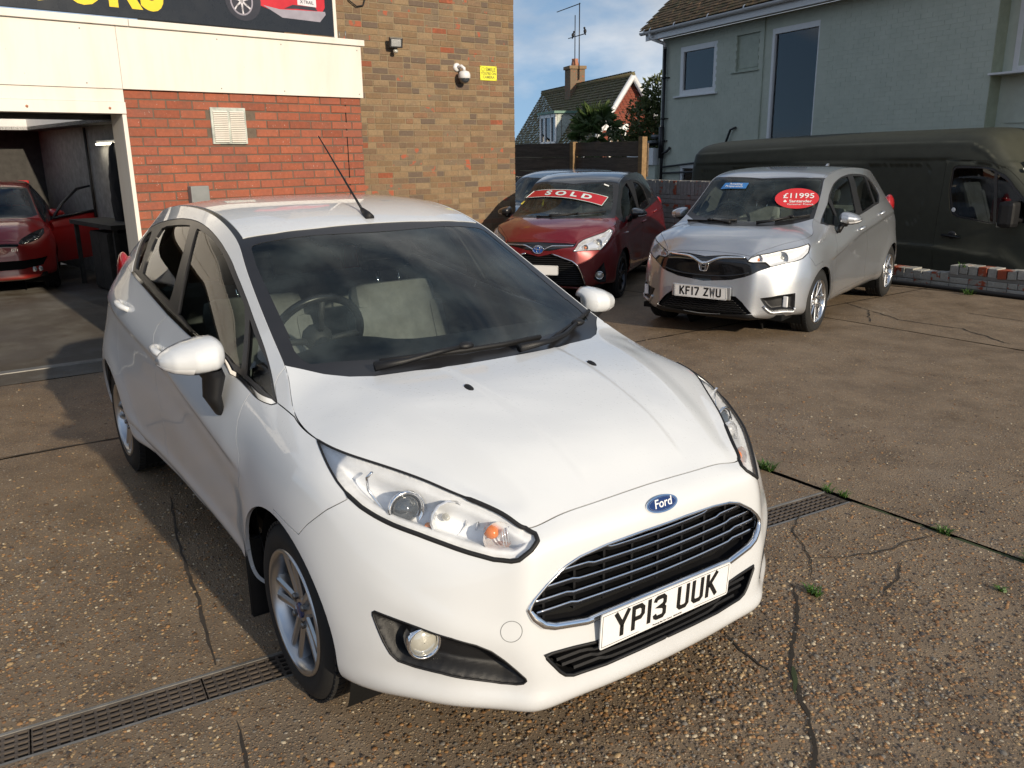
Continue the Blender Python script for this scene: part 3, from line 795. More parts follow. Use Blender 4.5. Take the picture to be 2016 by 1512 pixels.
# outlines on the two surface patches, in patch parameters
F_O = {
 'headlight': [(.3076,1),(.293,1),(.2788,1),(.2667,1),(.2564,1),(.2425,1),(.234,1),(.2223,1),(.2054,1),(.1802,1),(.1606,1),(.1406,1),(.1153,1),(.1067,.9485),(.1064,.8949),(.1134,.837),(.1254,.7747),(.1329,.7624),(.1486,.7581),(.1677,.7737),(.1865,.7917),(.2062,.8072),(.2275,.8198),(.2429,.8311),(.2547,.8416),(.2654,.8595),(.2761,.8867),(.2864,.9227),(.2964,.9602),(.3051,.993)],
 'grille': [(.1154,.546),(.1137,.5557),(.112,.5656),(.1104,.5755),(.1065,.5916),(.1027,.6077),(.0989,.624),(.0931,.6444),(.0874,.6651),(.0816,.6867),(.0771,.6952),(.0726,.704),(.0681,.7133),(.0599,.7207),(.0519,.7286),(.0444,.7367),(.0348,.7411),(.0255,.7449),(.0164,.7478),(.0073,.7473),(.016,.4486),(.0532,.4415),(.0568,.4402),(.0605,.439),(.0641,.4377),(.0702,.442),(.0764,.4464),(.0824,.451),(.0864,.4543),(.0903,.4576),(.0942,.4607),(.0973,.4664),(.1003,.4718),(.1034,.4769),(.106,.4874),(.1086,.4976),(.1113,.5077),(.1128,.5182),(.1143,.5287),(.1158,.5393),(.1157,.5415),(.1155,.5437)],
 'lowgr': [(.1045,.3653),(.1037,.3659),(.1029,.3666),(.1021,.3672),(.0942,.3651),(.0862,.3619),(.0781,.3585),(.0711,.3548),(.0641,.3512),(.0572,.3476),(.0203,.3564),(.0011,.2483),(.0116,.2476),(.022,.246),(.0307,.2453),(.0396,.2439),(.049,.2417),(.0548,.2432),(.0609,.2443),(.0671,.2453),(.0713,.2457),(.0756,.2461),(.0798,.2465),(.0822,.2509),(.0847,.2553),(.0871,.2596),(.0886,.2672),(.0902,.2747),(.0917,.2821),(.0939,.297),(.096,.3115),(.0982,.3255),(.1003,.3392),(.1024,.3524),(.1045,.3653),(.1045,.3653),(.1045,.3653)],
 'fogrec': [(.2434,.4703),(.2416,.4764),(.228,.471),(.2019,.4577),(.1786,.4408),(.1614,.4194),(.1511,.3962),(.1415,.3591),(.1316,.3165),(.1238,.2804),(.1231,.2686),(.1261,.2559),(.1327,.2492),(.1452,.2506),(.1667,.2719),(.1888,.2895),(.2098,.291),(.2242,.3031),(.2306,.3296),(.2358,.3725),(.2402,.4201),(.2435,.4594)],
 'dlo': [(.7268,.7265),(.7488,.7647),(.7885,.8045),(.8222,.8488),(.8156,.8938),(.7509,.9171),(.6958,.9328),(.6647,.9455),(.6426,.9521),(.6296,.9544),(.6064,.9538),(.5822,.9516),(.5552,.9511),(.5272,.9559),(.5017,.9549),(.4852,.9511),(.471,.9437),(.4574,.9401),(.4383,.9397),(.409,.9407),(.3798,.9367),(.3843,.9132),(.3965,.8808),(.417,.8255),(.4455,.7327),(.4999,.7201),(.6025,.7172),(.725,.7244)],
 'pane_front': [(.6226,.9331),(.6097,.9335),(.5903,.9349),(.5665,.935),(.5373,.9348),(.511,.933),(.4933,.9282),(.4844,.9251),(.4714,.8857),(.4608,.8464),(.442,.788),(.4523,.758),(.4982,.728),(.5723,.7365),(.5775,.7355),(.5912,.7969),(.6033,.8527),(.6228,.9287)],
 'pane_fq': [(.4732,.9205),(.4626,.9113),(.4493,.9135),(.437,.9274),(.4097,.9292),(.3927,.9242),(.4169,.8751),(.4355,.807),(.4484,.8376),(.4627,.8817)],
 'pane_rear': [(.678,.9109),(.6615,.9192),(.6472,.9271),(.6394,.9311),(.6313,.9048),(.6204,.861),(.6152,.8274),(.6111,.7942),(.6083,.7611),(.6092,.7414),(.6379,.7413),(.6628,.7455),(.6919,.7484),(.697,.7791),(.6999,.8166),(.708,.8574),(.7076,.8942),(.6936,.9061)],
 'pane_rq': [(.7834,.8257),(.7942,.856),(.771,.8788),(.7505,.8629),(.7227,.8156),(.7074,.7699),(.7037,.7479),(.7209,.7429),(.7315,.7593),(.7513,.7877)],
 'chrome': [(.3798,.9367),(.3843,.9132),(.3965,.8808),(.417,.8255),(.4455,.7327),(.4999,.7201),(.6025,.7172),(.725,.7244),(.7197,.7346),(.5987,.7278),(.4986,.7316),(.4462,.7486),(.42,.8392),(.4006,.892),(.3893,.922)],
 'seam': [(.2663,.8453),(.2821,.7578),(.2903,.7054),(.3002,.6443),(.3078,.5897)],
 'doorF': [(.4162,.8247),(.4141,.7573),(.4115,.6972),(.407,.6541),(.4021,.6315),(.3967,.6092),(.3959,.5362),(.4051,.4199),(.4055,.3299),(.4017,.2583),(.3989,.219)],
 'doorB': [(.6013,.7142),(.615,.6742),(.617,.643),(.612,.6188),(.6113,.5416),(.6166,.4588),(.6136,.3886),(.6141,.3147),(.6218,.2357)],
 'doorR': [(.7216,.72),(.7353,.6815),(.7397,.6533),(.7289,.6212),(.7348,.5365),(.7393,.4574),(.7335,.389),(.7224,.3268),(.7063,.2574),(.6901,.1589)],
 'bonside': [(.3796,.938),(.3463,.9906),(.3076,1)],
 'afoot': [(.3806,.9367),(.4016,.9439),(.4086,.9649),(.4124,.9952),(.4134,1)],
 'archF': [(.279,0),(.2766,0),(.2769,.0522),(.2781,.1281),(.2783,.1833),(.2787,.2343),(.2797,.2839),(.2814,.3301),(.2837,.3717),(.2866,.4079),(.2901,.4394),(.2941,.467),(.2985,.4912),(.3033,.5121),(.3085,.5297),(.314,.5441),(.3197,.555),(.3255,.5623),(.3315,.5657),(.3375,.5653),(.3435,.5608),(.3493,.5524),(.355,.54),(.3604,.524),(.3656,.5047),(.3705,.4827),(.3751,.4583),(.3794,.4315),(.3834,.4023),(.3871,.3707),(.3905,.3369),(.3935,.3021),(.3962,.267),(.3983,.2323),(.3998,.1981),(.4006,.163),(.4009,.1242),(.4005,.0746),(.3995,0),(.3979,0)],
 'archR': [(.7306,0),(.7296,.0011),(.7289,.0619),(.7289,.1063),(.7293,.1404),(.7303,.17),(.7318,.1966),(.7338,.2204),(.7363,.2422),(.7392,.2621),(.7426,.2801),(.7463,.2963),(.7504,.3107),(.7549,.3232),(.7595,.3337),(.7645,.3424),(.7695,.349),(.7748,.3536),(.7801,.3561),(.7854,.3566),(.7908,.355),(.7961,.3512),(.8013,.3455),(.8064,.3377),(.8113,.3279),(.816,.3162),(.8205,.3026),(.8246,.2873),(.8284,.2702),(.8319,.2516),(.835,.2313),(.8377,.2096),(.8399,.1861),(.8418,.1604),(.8434,.1317),(.8448,.098),(.8465,.0541),(.8487,0),(.8475,0),(.8459,0)],
 'sill': [(.7384,.1924),(.7272,.1833),(.7156,.1725),(.704,.1604),(.6926,.1479),(.6815,.1405),(.6708,.1406),(.6606,.1405),(.6506,.1401),(.6406,.1397),(.6304,.1392),(.6198,.1388),(.6083,.1387),(.5953,.1388),(.5803,.1393),(.5639,.1396),(.5474,.139),(.532,.1379),(.5185,.1367),(.5067,.1356),(.4959,.1348),(.4857,.1342),(.4756,.1338),(.4654,.1336),(.4548,.1334),(.4433,.1333),(.4307,.1335),(.4175,.1349),(.4043,.1401),(.392,.1422)],
 'cowl': [(.3385,.0429),(.3264,.0871),(.3128,.1787),(.3004,.2916),(.2952,.3986),(.2988,.5726),(.2956,.7491),(.2979,.965)],
 'wstop': [(.5444,.0582),(.5372,.2205),(.5381,.4377),(.5402,.6732),(.541,.917)],
 'glassL': [(.5115,.0571),(.4758,.0538),(.4502,.06),(.4254,.0682),(.3999,.0757),(.3782,.0801),(.3801,.074),(.3593,.0737),(.3433,.0934),(.3348,.1247),(.3338,.1636),(.3332,.2863),(.3306,.5133),(.3323,.6084),(.3356,.8175),(.3291,1)],
 'glassT': [(.5115,.0571),(.5165,.0637),(.5192,.0774),(.5208,.1135),(.5195,.1961),(.52,.3281),(.5228,.4786),(.522,.6253),(.5207,.85)],
 'ditch': [(.7148,.0094),(.6679,.0391),(.6244,.0407),(.588,.0367),(.5466,.0391)],
 'badge': [(0,.8693)],
 'tow': [(.1339,.4665)],
 'wash': [(.2268,.7017)],
 'ant': [(.5597,.997)],
 'fog': [(.2055,.3953)],
 'hlA': [(.2257,.9169)],
 'hlB': [(.1884,.9234)],
 'hlC': [(.1498,.9005)],
 'hlD': [(.2575,.9231)],
 'hF': [(.5824,.6207)],
 'hR': [(.7069,.6275)],
 'mfoot': [(.4374,.6723)],
}
# ---------------------------------------------------------------- generic hatchback assembly from two cut patches
FL = np.array([1., -1., 1.])
def bvh_of(p, nu=240, nv=80, u1=1.0):
    u, v = np.meshgrid(np.linspace(0, u1, nu), np.linspace(0, 1, nv), indexing='ij')
    V = p.eval(u.ravel(), v.ravel()); I = np.arange(nu * nv).reshape(nu, nv)
    F = np.concatenate([np.stack([I[:-1, :-1], I[1:, :-1], I[1:, 1:]], -1).reshape(-1, 3), np.stack([I[:-1, :-1], I[1:, 1:], I[:-1, 1:]], -1).reshape(-1, 3)])
    return BVHTree.FromPolygons([Vector(a) for a in V], [tuple(map(int, f)) for f in F])

def fun_of(line, key=1):
    """u as a function of v (key=1) or v of u (key=0) along an open outline"""
    a = np.array(line); o = np.argsort(a[:, key]); k = a[o, key]; w = a[o, 1 - key]
    return lambda q: np.interp(q, k, w)

def close_half(poly):
    out = []
    for i, p in enumerate(poly):
        q = poly[(i + 1) % len(poly)]; out.append(p)
        if abs(p[1] - q[1]) > .05 and min(p[0], q[0]) < .03 and abs(p[0] - q[0]) < .03:
            out += [(0, p[1]), (0, q[1])]
    return out

class Hatch:
    def __init__(s, root, P, Q, O, mats, res=(300, 96, 170, 56), gap=.0016):
        s.root, s.P, s.Q, s.O, s.m, s.gap = root, P, Q, O, mats, gap
        polyP = {}
        for k in ('headlight', 'fogrec', 'dlo', 'pane_front', 'pane_fq', 'pane_rear', 'pane_rq', 'chrome', 'archF', 'archR', 'taillight'):
            if k in O: polyP[k] = [tuple(p) for p in O[k]]
        for k in ('grille', 'lowgr'):
            if k in O: polyP[k] = close_half(O[k])
        outl = [(p, True) for p in polyP.values()]
        lines = {k: [tuple(p) for p in O[k]] for k in ('seam', 'doorF', 'doorB', 'doorR', 'sill', 'split') if k in O}
        outl += [(p, False) for p in lines.values()]
        bon = None
        if 'bonside' in O:
            bon = [tuple(p) for p in O['bonside']][::-1] + [tuple(p) for p in O['afoot']]
            outl.append((bon, False)); bon = bon + [(bon[-1][0], 1.01), (bon[0][0], 1.01)]
        f = {k: fun_of(v) for k, v in lines.items() if k not in ('sill', 'split')}
        fs = fun_of(lines['sill'], 0) if 'sill' in lines else (lambda u: u * 0 - 1)
        fsp = fun_of(lines['split'], 0) if 'split' in lines else None
        xr = O.get('x_rear', -2.86)
        def cls(c, p):
            n = len(c); R = np.full(n, 'body_side', dtype=object); u, v = c.T
            if 'doorR' in f:
                R[(u < f['doorR'](v))] = 'rear_door'
            if 'doorB' in f: R[u < f['doorB'](v)] = 'front_door'
            if 'doorF' in f: R[u < f['doorF'](v)] = 'wing'
            vt = fun_of([q for q in O['dlo'] if q[1] < .95], 0) if 'dlo' in O else None
            d = np.array(O['dlo']); dlo_u0, dlo_u1 = d[:, 0].min(), d[:, 0].max()
            # above the window line everything is the side frame
            lo = fun_of(O.get('belt') or O['chrome'][:8], 0)
            above = (u > dlo_u0) & (v > lo(u))
            R[above & ((R == 'front_door') | (R == 'rear_door') | (R == 'wing'))] = 'body_side'
            if 'afoot' in O:
                R[(R == 'wing') & (u > O['afoot'][0][0]) & (v > lo(u))] = 'body_side'
            rb = (R == 'body_side') & (p[:, 0] < O.get('x_rb', -2.83)) & (p[:, 2] < O.get('z_rb', .66)); R[rb] = 'rear_bumper'
            tg = (R == 'body_side') & (p[:, 0] < xr) & (p[:, 2] >= O.get('z_rb', .66)); R[tg] = 'tailgate'
            R[(R == 'body_side') & ~above & (p[:, 0] < -1.6)] = 'rear_quarter'
            if 'sill' in lines: R[(v < fs(u)) & (u > lines['sill'][-1][0] - .01) & (u < lines['sill'][0][0] + .02) & (p[:, 2] < .5)] = 'sill'
            if 'seam' in f:
                ua = np.array(O['archF'])[:, 0]; R[u < np.where(v < min(q[1] for q in O['seam']), .5 * (ua.min() + ua.max()), f['seam'](v))] = 'bumper'
            if fsp is not None:
                lim = max(q[0] for q in lines['split']); R[(R == 'bumper') & (v < fsp(u)) & (u < lim)] = 'lower_bumper'
            if bon: R[in_poly(c, bon)] = 'bonnet'
            if 'dlo' in polyP: R[in_poly(c, polyP['dlo'])] = 'frame'
            for k in ('pane_front', 'pane_fq', 'pane_rear', 'pane_rq', 'chrome', 'headlight', 'grille', 'lowgr', 'fogrec', 'taillight'):
                if k in polyP: R[in_poly(c, polyP[k])] = k
            for k in ('archF', 'archR'):
                R[in_poly(c, [tuple(polyP[k][0][:1]) + (-.01,)] + polyP[k] + [tuple(polyP[k][-1][:1]) + (-.01,)])] = 'hole'
            return R
        s.VP, s.NP, s.TP, s.RP = cut_patch(P, res[0], res[1], outl, cls)
        cw = [(O['cowl'][0][0], 0.0)] + [tuple(p) for p in O['cowl'][1:]]; cw[-1] = (cw[-1][0], 1.0)
        wt = [(O['wstop'][0][0], 0.0)] + [tuple(p) for p in O['wstop']]; wt[-1] = (wt[-1][0], 1.0)
        gl = [(O['glassT'][-1][0], 1.0)] + [tuple(p) for p in O['glassT'][::-1]] + [tuple(p) for p in O['glassL'][1:]]; gl[-1] = (gl[-1][0], 1.0)
        fc, fw = fun_of(cw), fun_of(wt); vd = O.get('ditch_v', .036)
        dt = [(float(fw(vd)), vd), (1.0, vd)]
        def clq(c, p):
            u, v = c.T; R = np.full(len(c), 'roof', dtype=object)
            R[v < vd] = 'ditch'
            R[u < fw(v)] = 'frit'; R[in_poly(c, gl)] = 'windscreen'; R[u < fc(v)] = 'bonnet'
            return R
        s.VQ, s.NQ, s.TQ, s.RQ = cut_patch(Q, res[2], res[3], [(cw, False), (wt, False), (gl, True), (dt, False)], clq)
    def tri(s, name, patch='P'):
        if patch == 'P': return s.VP, s.NP, s.TP[s.RP == name]
        return s.VQ, s.NQ, s.TQ[s.RQ == name]
    def pair(s, name, mat, region=None, patch='P', parent=None, sides=(1, -1), **k):
        """left and right copies of a region"""
        V, N, T = s.tri(region or name, patch); out = []
        if not len(T): return out
        V, N, T = compact(V, N, T)
        for sd in sides:
            k2 = dict(gap=s.gap, rim=.012); k2.update(k)
            if sd == 1: o = panel(name, V, N, T, mat, parent or s.root, **k2)
            else: o = panel(name, V * FL, N * FL, T[:, ::-1], mat, parent or s.root, **k2)
            out.append(o)
        return out
    def whole(s, name, mat, regions, parent=None, **k):
        ps = []
        for patch, r in regions:
            V, N, T = s.tri(r, patch)
            if len(T): ps.append(compact(V, N, T))
        V, N, T = mirror_join(ps, 6e-4)
        k2 = dict(gap=s.gap, rim=.012); k2.update(k)
        return panel(name, V, N, T, mat, parent or s.root, **k2)
    def skin(s):
        m = s.m
        s.whole('bumper', m['body'], [('P', 'bumper')])
        if (s.RP == 'lower_bumper').any(): s.whole('bumper_lower_panel', m.get('lower', M['black_plastic']), [('P', 'lower_bumper')], off=-.002)
        s.whole('bonnet', m['body'], [('Q', 'bonnet'), ('P', 'bonnet')], gap=.002)
        s.pair('front_wing', m['body'], 'wing'); s.pair('front_door', m.get('door', m['body'])); s.pair('rear_door', m.get('door', m['body']))
        s.pair('body_side', m.get('side', m['body'])); s.pair('rear_quarter', m['body'], gap=0); s.pair('sill', m['body'])
        s.whole('rear_bumper', m['body'], [('P', 'rear_bumper')]); s.whole('tailgate', m['body'], [('P', 'tailgate')])
        s.whole('roof', m.get('roof', m['body']), [('Q', 'roof')], gap=.001)
        s.pair('roof_strip', m.get('strip', M['black_trim']), 'ditch', 'Q', off=-.004, rim=.01, gap=.0)
        s.whole('windscreen_border', M['black_trim'], [('Q', 'frit')], off=-.003, gap=.0, rim=.006)
        s.whole('windscreen', M['windscreen'], [('Q', 'windscreen')], off=-.0045, gap=0, rim=0)
        s.pair('window_frame', M['black_trim'], 'frame', off=-.003, gap=.001, rim=.02)
        gm = m.get('glass', M['side_glass'])
        s.pair('front_window', gm, 'pane_front', off=-.010, gap=-.006, rim=0)
        s.pair('front_quarter_window', gm, 'pane_fq', off=-.010, gap=-.006, rim=0)
        s.pair('rear_window', m.get('glass2', gm), 'pane_rear', off=-.010, gap=-.006, rim=0)
        s.pair('rear_quarter_window', m.get('glass2', gm), 'pane_rq', off=-.010, gap=-.006, rim=0)
        s.pair('window_strip', m.get('chrome', M['chrome']), 'chrome', off=.003, gap=.001, rim=.008)
        # linings seen through the glass
        s.pair('door_lining', M['dash_plastic'], 'front_door', off=-.055, gap=0, rim=0)
        s.pair('door_lining', M['dash_plastic'], 'rear_door', off=-.055, gap=0, rim=0)
        s.pair('pillar_lining', m.get('lining', M['headliner']), 'body_side', off=-.035, gap=0, rim=0)
        s.whole('roof_lining', m.get('lining', M['headliner']), [('Q', 'roof')], off=-.035, gap=0, rim=0)
    def under(s, x0, x1, w, z=.23, wells=((0, .288), (-2.489, .288)), wy=.62, r=.345):
        mb = MB(); mb.box(x0, x1, -w, w, z, z + .05)
        mb.build('floor_pan', M['dark_void'], s.root)
        for (xc, zc) in wells:
            for sd in (1, -1):
                mb = MB(); mb.lathe([(r + .012, -.16), (r + .012, .24)], frame((xc, sd * (wy + .02), zc), (0, -sd, 0), (1, 0, 0), (0, 0, 1)), 28, -pi * .16, pi * 1.16)
                mb.lathe([(r + .012, .24), (.02, .24)], frame((xc, sd * (wy + .02), zc), (0, -sd, 0), (1, 0, 0), (0, 0, 1)), 28)
                mb.build('wheel_liner', M['dark_void'], s.root)

def wheel(parent, loc, side, R=.29, rim_r=.20, width=.19, spokes=5, style='twin', cap=None, steer=0.0, rim_mat=None, spoke_w=1.0, name='wheel'):
    """side = -1 right, +1 left; local x axis of the lathe points outwards"""
    rm = rim_mat or M['alloy']
    root = bpy.data.objects.new(name, None); root.empty_display_size = .1; link(root, parent)
    root.location = loc; root.rotation_euler = (0, 0, steer)
    F = frame((0, 0, 0), (0, side, 0), (1, 0, 0), (0, 0, 1))
    h = width / 2
    t = MB()
    prof = [(rim_r - .004, -h + .01), (rim_r + .012, -h + .002), (R - .035, -h - .004), (R - .012, -h + .014), (R - .002, -h + .035)]
    g = np.linspace(-h + .035, h - .035, 5)
    for i in range(4):
        a, b = g[i], g[i + 1]
        prof += [(R, a + .006), (R, b - .006), (R - .007, b - .003), (R - .007, b + .003)] if i < 3 else [(R, a + .006), (R, b)]
    prof += [(R - .012, h - .014), (R - .03, h - .001), (rim_r + .04, h + .004), (rim_r + .014, h - .002), (rim_r + .004, h - .006), (rim_r - .004, h - .012)]
    t.lathe(prof, F, 72); to = t.build('tyre', M['tyre'], root)
    # tread blocks and sidewall ribs
    tb = MB()
    for i in range(64):
        a = 2 * pi * i / 64
        for sgn in (-1, 1):
            y0, y1 = (h - .052, h - .016) if sgn > 0 else (-h + .016, -h + .052)
            c = frame((0, side * (y0 + y1) / 2, 0), (cos(a), 0, sin(a)), (0, 1, 0), (-sin(a), 0, cos(a)))
            tb.box(R - .008, R + .0012, -(y1 - y0) / 2, (y1 - y0) / 2, -.0105, .0105, M=c)
    tb.build('tread', M['tyre'], root)
    r = MB()
    r.lathe([(rim_r + .006, h - .004), (rim_r + .003, h + .002), (rim_r - .006, h + .001), (rim_r - .014, h - .012), (rim_r - .020, h - .05), (rim_r - .03, -h + .03), (rim_r - .004, -h + .01)], F, 72)
    r.build('rim', rm, root)
    d = MB(); d.lathe([(.001, h - .075), (.135, h - .075), (.135, h - .095), (.001, h - .095)], F, 40); d.build('brake_disc', M['disc_metal'], root)
    d = MB(); d.lathe([(.001, -h + .05), (rim_r - .02, -h + .05)], F, 24); d.build('wheel_back', M['dark_void'], root)
    sp = MB()
    zf = h - .008
    def spoke_bar(a0, r0, r1, w0, w1, off0, off1, x0, x1, th):
        # tapered ridge from hub to rim
        ca, sa = cos(a0), sin(a0)
        def pt(rr, o, x): return F @ Vector((x, rr * ca - o * sa, rr * sa + o * ca))
        sec = []
        for k in np.linspace(0, 1, 6):
            rr = r0 + (r1 - r0) * k; w = w0 + (w1 - w0) * k; o = off0 + (off1 - off0) * k; x = x0 + (x1 - x0) * (k ** 1.3)
            sec.append([pt(rr, o - w, x - th), pt(rr, o - w, x - .006), pt(rr, o - w * .35, x), pt(rr, o + w * .35, x), pt(rr, o + w, x - .006), pt(rr, o + w, x - th)])
        V = [p for s_ in sec for p in s_]; Fc = []
        for i in range(5):
            for j in range(5): Fc.append((i * 6 + j, i * 6 + j + 1, i * 6 + j + 7, i * 6 + j + 6))
        sp.add(V, Fc, False)
    for i in range(spokes):
        a = 2 * pi * i / spokes + pi / 2 + .3
        if style == 'twin':
            for sg in (-1, 1):
                spoke_bar(a, .040, rim_r - .006, .013 * spoke_w, .013 * spoke_w, sg * .016, sg * .030, zf - .018, zf - .006, .035)
            spoke_bar(a, .040, .115, .016, .010, 0, 0, zf - .024, zf - .030, .03)
        elif style == 'swirl':
            ca = .0
            for sg, w in ((-1, .009), (1, .007)):
                spoke_bar(a + sg * .16, .045, rim_r - .006, w, w + .005, 0, sg * .020 + .022, zf - .016, zf - .006, .03)
        else:
            spoke_bar(a, .040, rim_r - .006, .020 * spoke_w, .026 * spoke_w, 0, 0, zf - .016, zf - .006, .035)
            spoke_bar(a + pi / spokes, .040, rim_r - .006, .006 * spoke_w, .008 * spoke_w, 0, 0, zf - .022, zf - .010, .03)
    sp.lathe([(.001, zf - .020), (.030, zf - .018), (.052, zf - .022), (.060, zf - .034), (.060, zf - .06)], F, 32)
    sp.build('spokes', rm, root)
    nt = MB()
    for i in range(4):
        a = 2 * pi * i / 4 + .6
        c = F @ Vector((zf - .026, .047 * cos(a), .047 * sin(a)))
        nt.lathe([(.011, .016), (.009, .020), (.001, .021)] + [], frame(c - (F @ Vector((0, 0, 0))) * 0, (0, side, 0), (1, 0, 0), (0, 0, 1)), 6)
        nt.lathe([(.011, -.004), (.011, .016)], frame(c, (0, side, 0), (1, 0, 0), (0, 0, 1)), 6)
    nt.build('wheel_nuts', M['disc_metal'], root)
    c = MB(); c.lathe([(.026, zf - .020), (.0255, zf - .012), (.022, zf - .010), (.001, zf - .009)], F, 28); c.build('centre_cap', cap or M['lamp_grey'], root)
    return root

def plate(parent, Mx, body, w=.52, h=.111, small=None, name='number_plate'):
    """Mx: local x along the plate, y up, z out"""
    n = 10; r = .008; pts = []
    for cx, cy, a0 in ((w / 2 - r, h / 2 - r, 0), (-w / 2 + r, h / 2 - r, pi / 2), (-w / 2 + r, -h / 2 + r, pi), (w / 2 - r, -h / 2 + r, 1.5 * pi)):
        pts += [(cx + r * cos(a0 + pi / 2 * k / 4), cy + r * sin(a0 + pi / 2 * k / 4)) for k in range(5)]
    mb = MB(); mb.prism(pts, Mx, -.004, 0); o = mb.build(name, M['plate_white'], parent)
    # thin border line
    b = MB()
    q = .006
    for (x0, x1, y0, y1) in ((-w / 2 + q, w / 2 - q, h / 2 - q, h / 2 - q - .0012), (-w / 2 + q, -w / 2 + q + .14, -h / 2 + q, -h / 2 + q + .0012), (w / 2 - q - .14, w / 2 - q, -h / 2 + q, -h / 2 + q + .0012), (-w / 2 + q, -w / 2 + q + .0012, -h / 2 + q, h / 2 - q), (w / 2 - q - .0012, w / 2 - q, -h / 2 + q, h / 2 - q)):
        b.box(x0, x1, min(y0, y1), max(y0, y1), .0003, .0008, M=Mx)
    b.build('plate_border', M['plate_black'], o)
    plate_text(o, Mx, body, small)
    return o

# strokes of the standard UK plate characters on a 50 x 79 mm cell
PLATE = {
 'Y': [[(0, 79), (25, 36), (50, 79)], [(25, 36), (25, 0)]], 'P': [[(7, 0), (7, 72), (34, 72), (43, 63), (43, 44), (34, 35), (7, 35)]],
 '1': [[(25, 0), (25, 79)]], '3': [[(4, 60), (7, 68), (14, 72), (36, 72), (43, 65), (43, 50), (36, 43), (20, 41), (36, 39), (43, 32), (43, 14), (36, 7), (14, 7), (7, 11), (4, 20)]],
 'U': [[(7, 79), (7, 15), (15, 7), (35, 7), (43, 15), (43, 79)]], 'K': [[(7, 0), (7, 79)], [(46, 79), (10, 36)], [(18, 44), (47, 0)]],
 'F': [[(7, 0), (7, 72), (46, 72)], [(7, 41), (40, 41)]], '7': [[(2, 72), (43, 72), (43, 64), (17, 0)]], 'Z': [[(3, 72), (43, 72), (7, 8), (47, 7)]],
 'W': [[(6, 79), (12, 4), (25, 60), (38, 4), (44, 79)]], 'N': [[(7, 0), (7, 75), (43, 4), (43, 79)]],
}
def plate_text(parent, Mx, body, small=None):
    adv = {'1': 14 + 11, ' ': 33 - 11 + 11}
    wd = [14 if c == '1' else (22 if c == ' ' else 50) for c in body]
    tot = sum(wd) + 11 * (len(body) - 1); x = -tot / 2
    for c, w in zip(body, wd):
        if c != ' ':
            mb = MB(); ox = x if c != '1' else x - 18
            for st in PLATE[c]:
                mb2 = ribbon([((ox + a) / 1000, (b - 39.5) / 1000 + .004) for a, b in st], .014, Mx, .0003, .0012, mb)
            mb.build('character', M['plate_black'], parent)
        x += w + 11
    if small: text_obj('small_print', small, Mx @ Matrix.Translation((0, -.0485, .0006)), .0075, M['plate_black'], parent)

def ribbon(pts, w, Mx, z0, z1, mb):
    """flat stroke with mitred corners"""
    P = [Vector((a, b)) for a, b in pts]; n = len(P); L = []; Rr = []
    for i in range(n):
        d0 = (P[i] - P[i - 1]).normalized() if i > 0 else None; d1 = (P[i + 1] - P[i]).normalized() if i < n - 1 else None
        if d0 is None: nn = Vector((-d1.y, d1.x)); k = 1
        elif d1 is None: nn = Vector((-d0.y, d0.x)); k = 1
        else:
            nn = (Vector((-d0.y, d0.x)) + Vector((-d1.y, d1.x)))
            if nn.length < 1e-4: nn = Vector((-d0.y, d0.x))
            nn.normalize(); k = 1 / max(.45, nn.dot(Vector((-d0.y, d0.x))))
        L.append(P[i] + nn * w / 2 * k); Rr.append(P[i] - nn * w / 2 * k)
    V = []; F = []
    for q in L + Rr: V += [Mx @ Vector((q.x, q.y, z1))]
    for q in L + Rr: V += [Mx @ Vector((q.x, q.y, z0))]
    for i in range(n - 1):
        F.append((i, n + i, n + i + 1, i + 1)); F.append((2 * n + i, i, i + 1, 2 * n + i + 1)); F.append((n + i, 3 * n + i, 3 * n + i + 1, n + i + 1))
    mb.add(V, F); return mb
# ---------------------------------------------------------------- nets of the other parked hatchbacks, same topology with other proportions
def warp_net(pts, hi, lo, zm, ws=1.0, zb=(.70, .92), wm=None):
    hx, hv = zip(*sorted(hi)); lx, lv = zip(*sorted(lo)); zx, zv = zip(*sorted(zm))
    out = []
    for x, y, z in pts:
        k = float(sst(np.array([z]), *zb)[0]); xn = (1 - k) * np.interp(x, lx, lv) + k * np.interp(x, hx, hv)
        w = ws if wm is None else ws * float(np.interp(z, *wm)); out.append((float(xn), y * w, float(np.interp(z, zx, zv))))
    return out
def warped(hi, lo, zm, ws, wm=None):
    return [warp_net(r, hi, lo, zm, ws, wm=wm) for r in F_P], [(k, warp_net(r, hi, lo, zm, ws, wm=wm)) for k, r in F_Q]
J_P, J_Q = warped([(.8, .80), (.4, .47), (-.05, .03), (-.45, -.24), (-1.0, -.66), (-1.3, -1.02), (-1.72, -1.58), (-2.5, -2.55), (-2.93, -3.02)],
                  [(.8, .79), (0, 0), (-2.489, -2.53), (-3.16, -3.18)],
                  [(.16, .16), (.45, .48), (.715, .775), (.84, .885), (.98, 1.005), (1.09, 1.105), (1.36, 1.425), (1.48, 1.522)], .985, ([.9, 1.2, 1.45], [1, 1.01, 1.05]))
Y_P, Y_Q = warped([(.8, .82), (.4, .45), (-.05, .0), (-.45, -.33), (-1.0, -.78), (-1.3, -1.12), (-1.72, -1.62), (-2.5, -2.52), (-2.93, -2.98)],
                  [(.8, .81), (0, 0), (-2.489, -2.51), (-3.16, -3.16)],
                  [(.16, .18), (.45, .46), (.715, .745), (.84, .87), (.98, 1.0), (1.09, 1.10), (1.36, 1.395), (1.48, 1.512)], .985, ([.9, 1.2, 1.45], [1, 1.0, 1.03]))
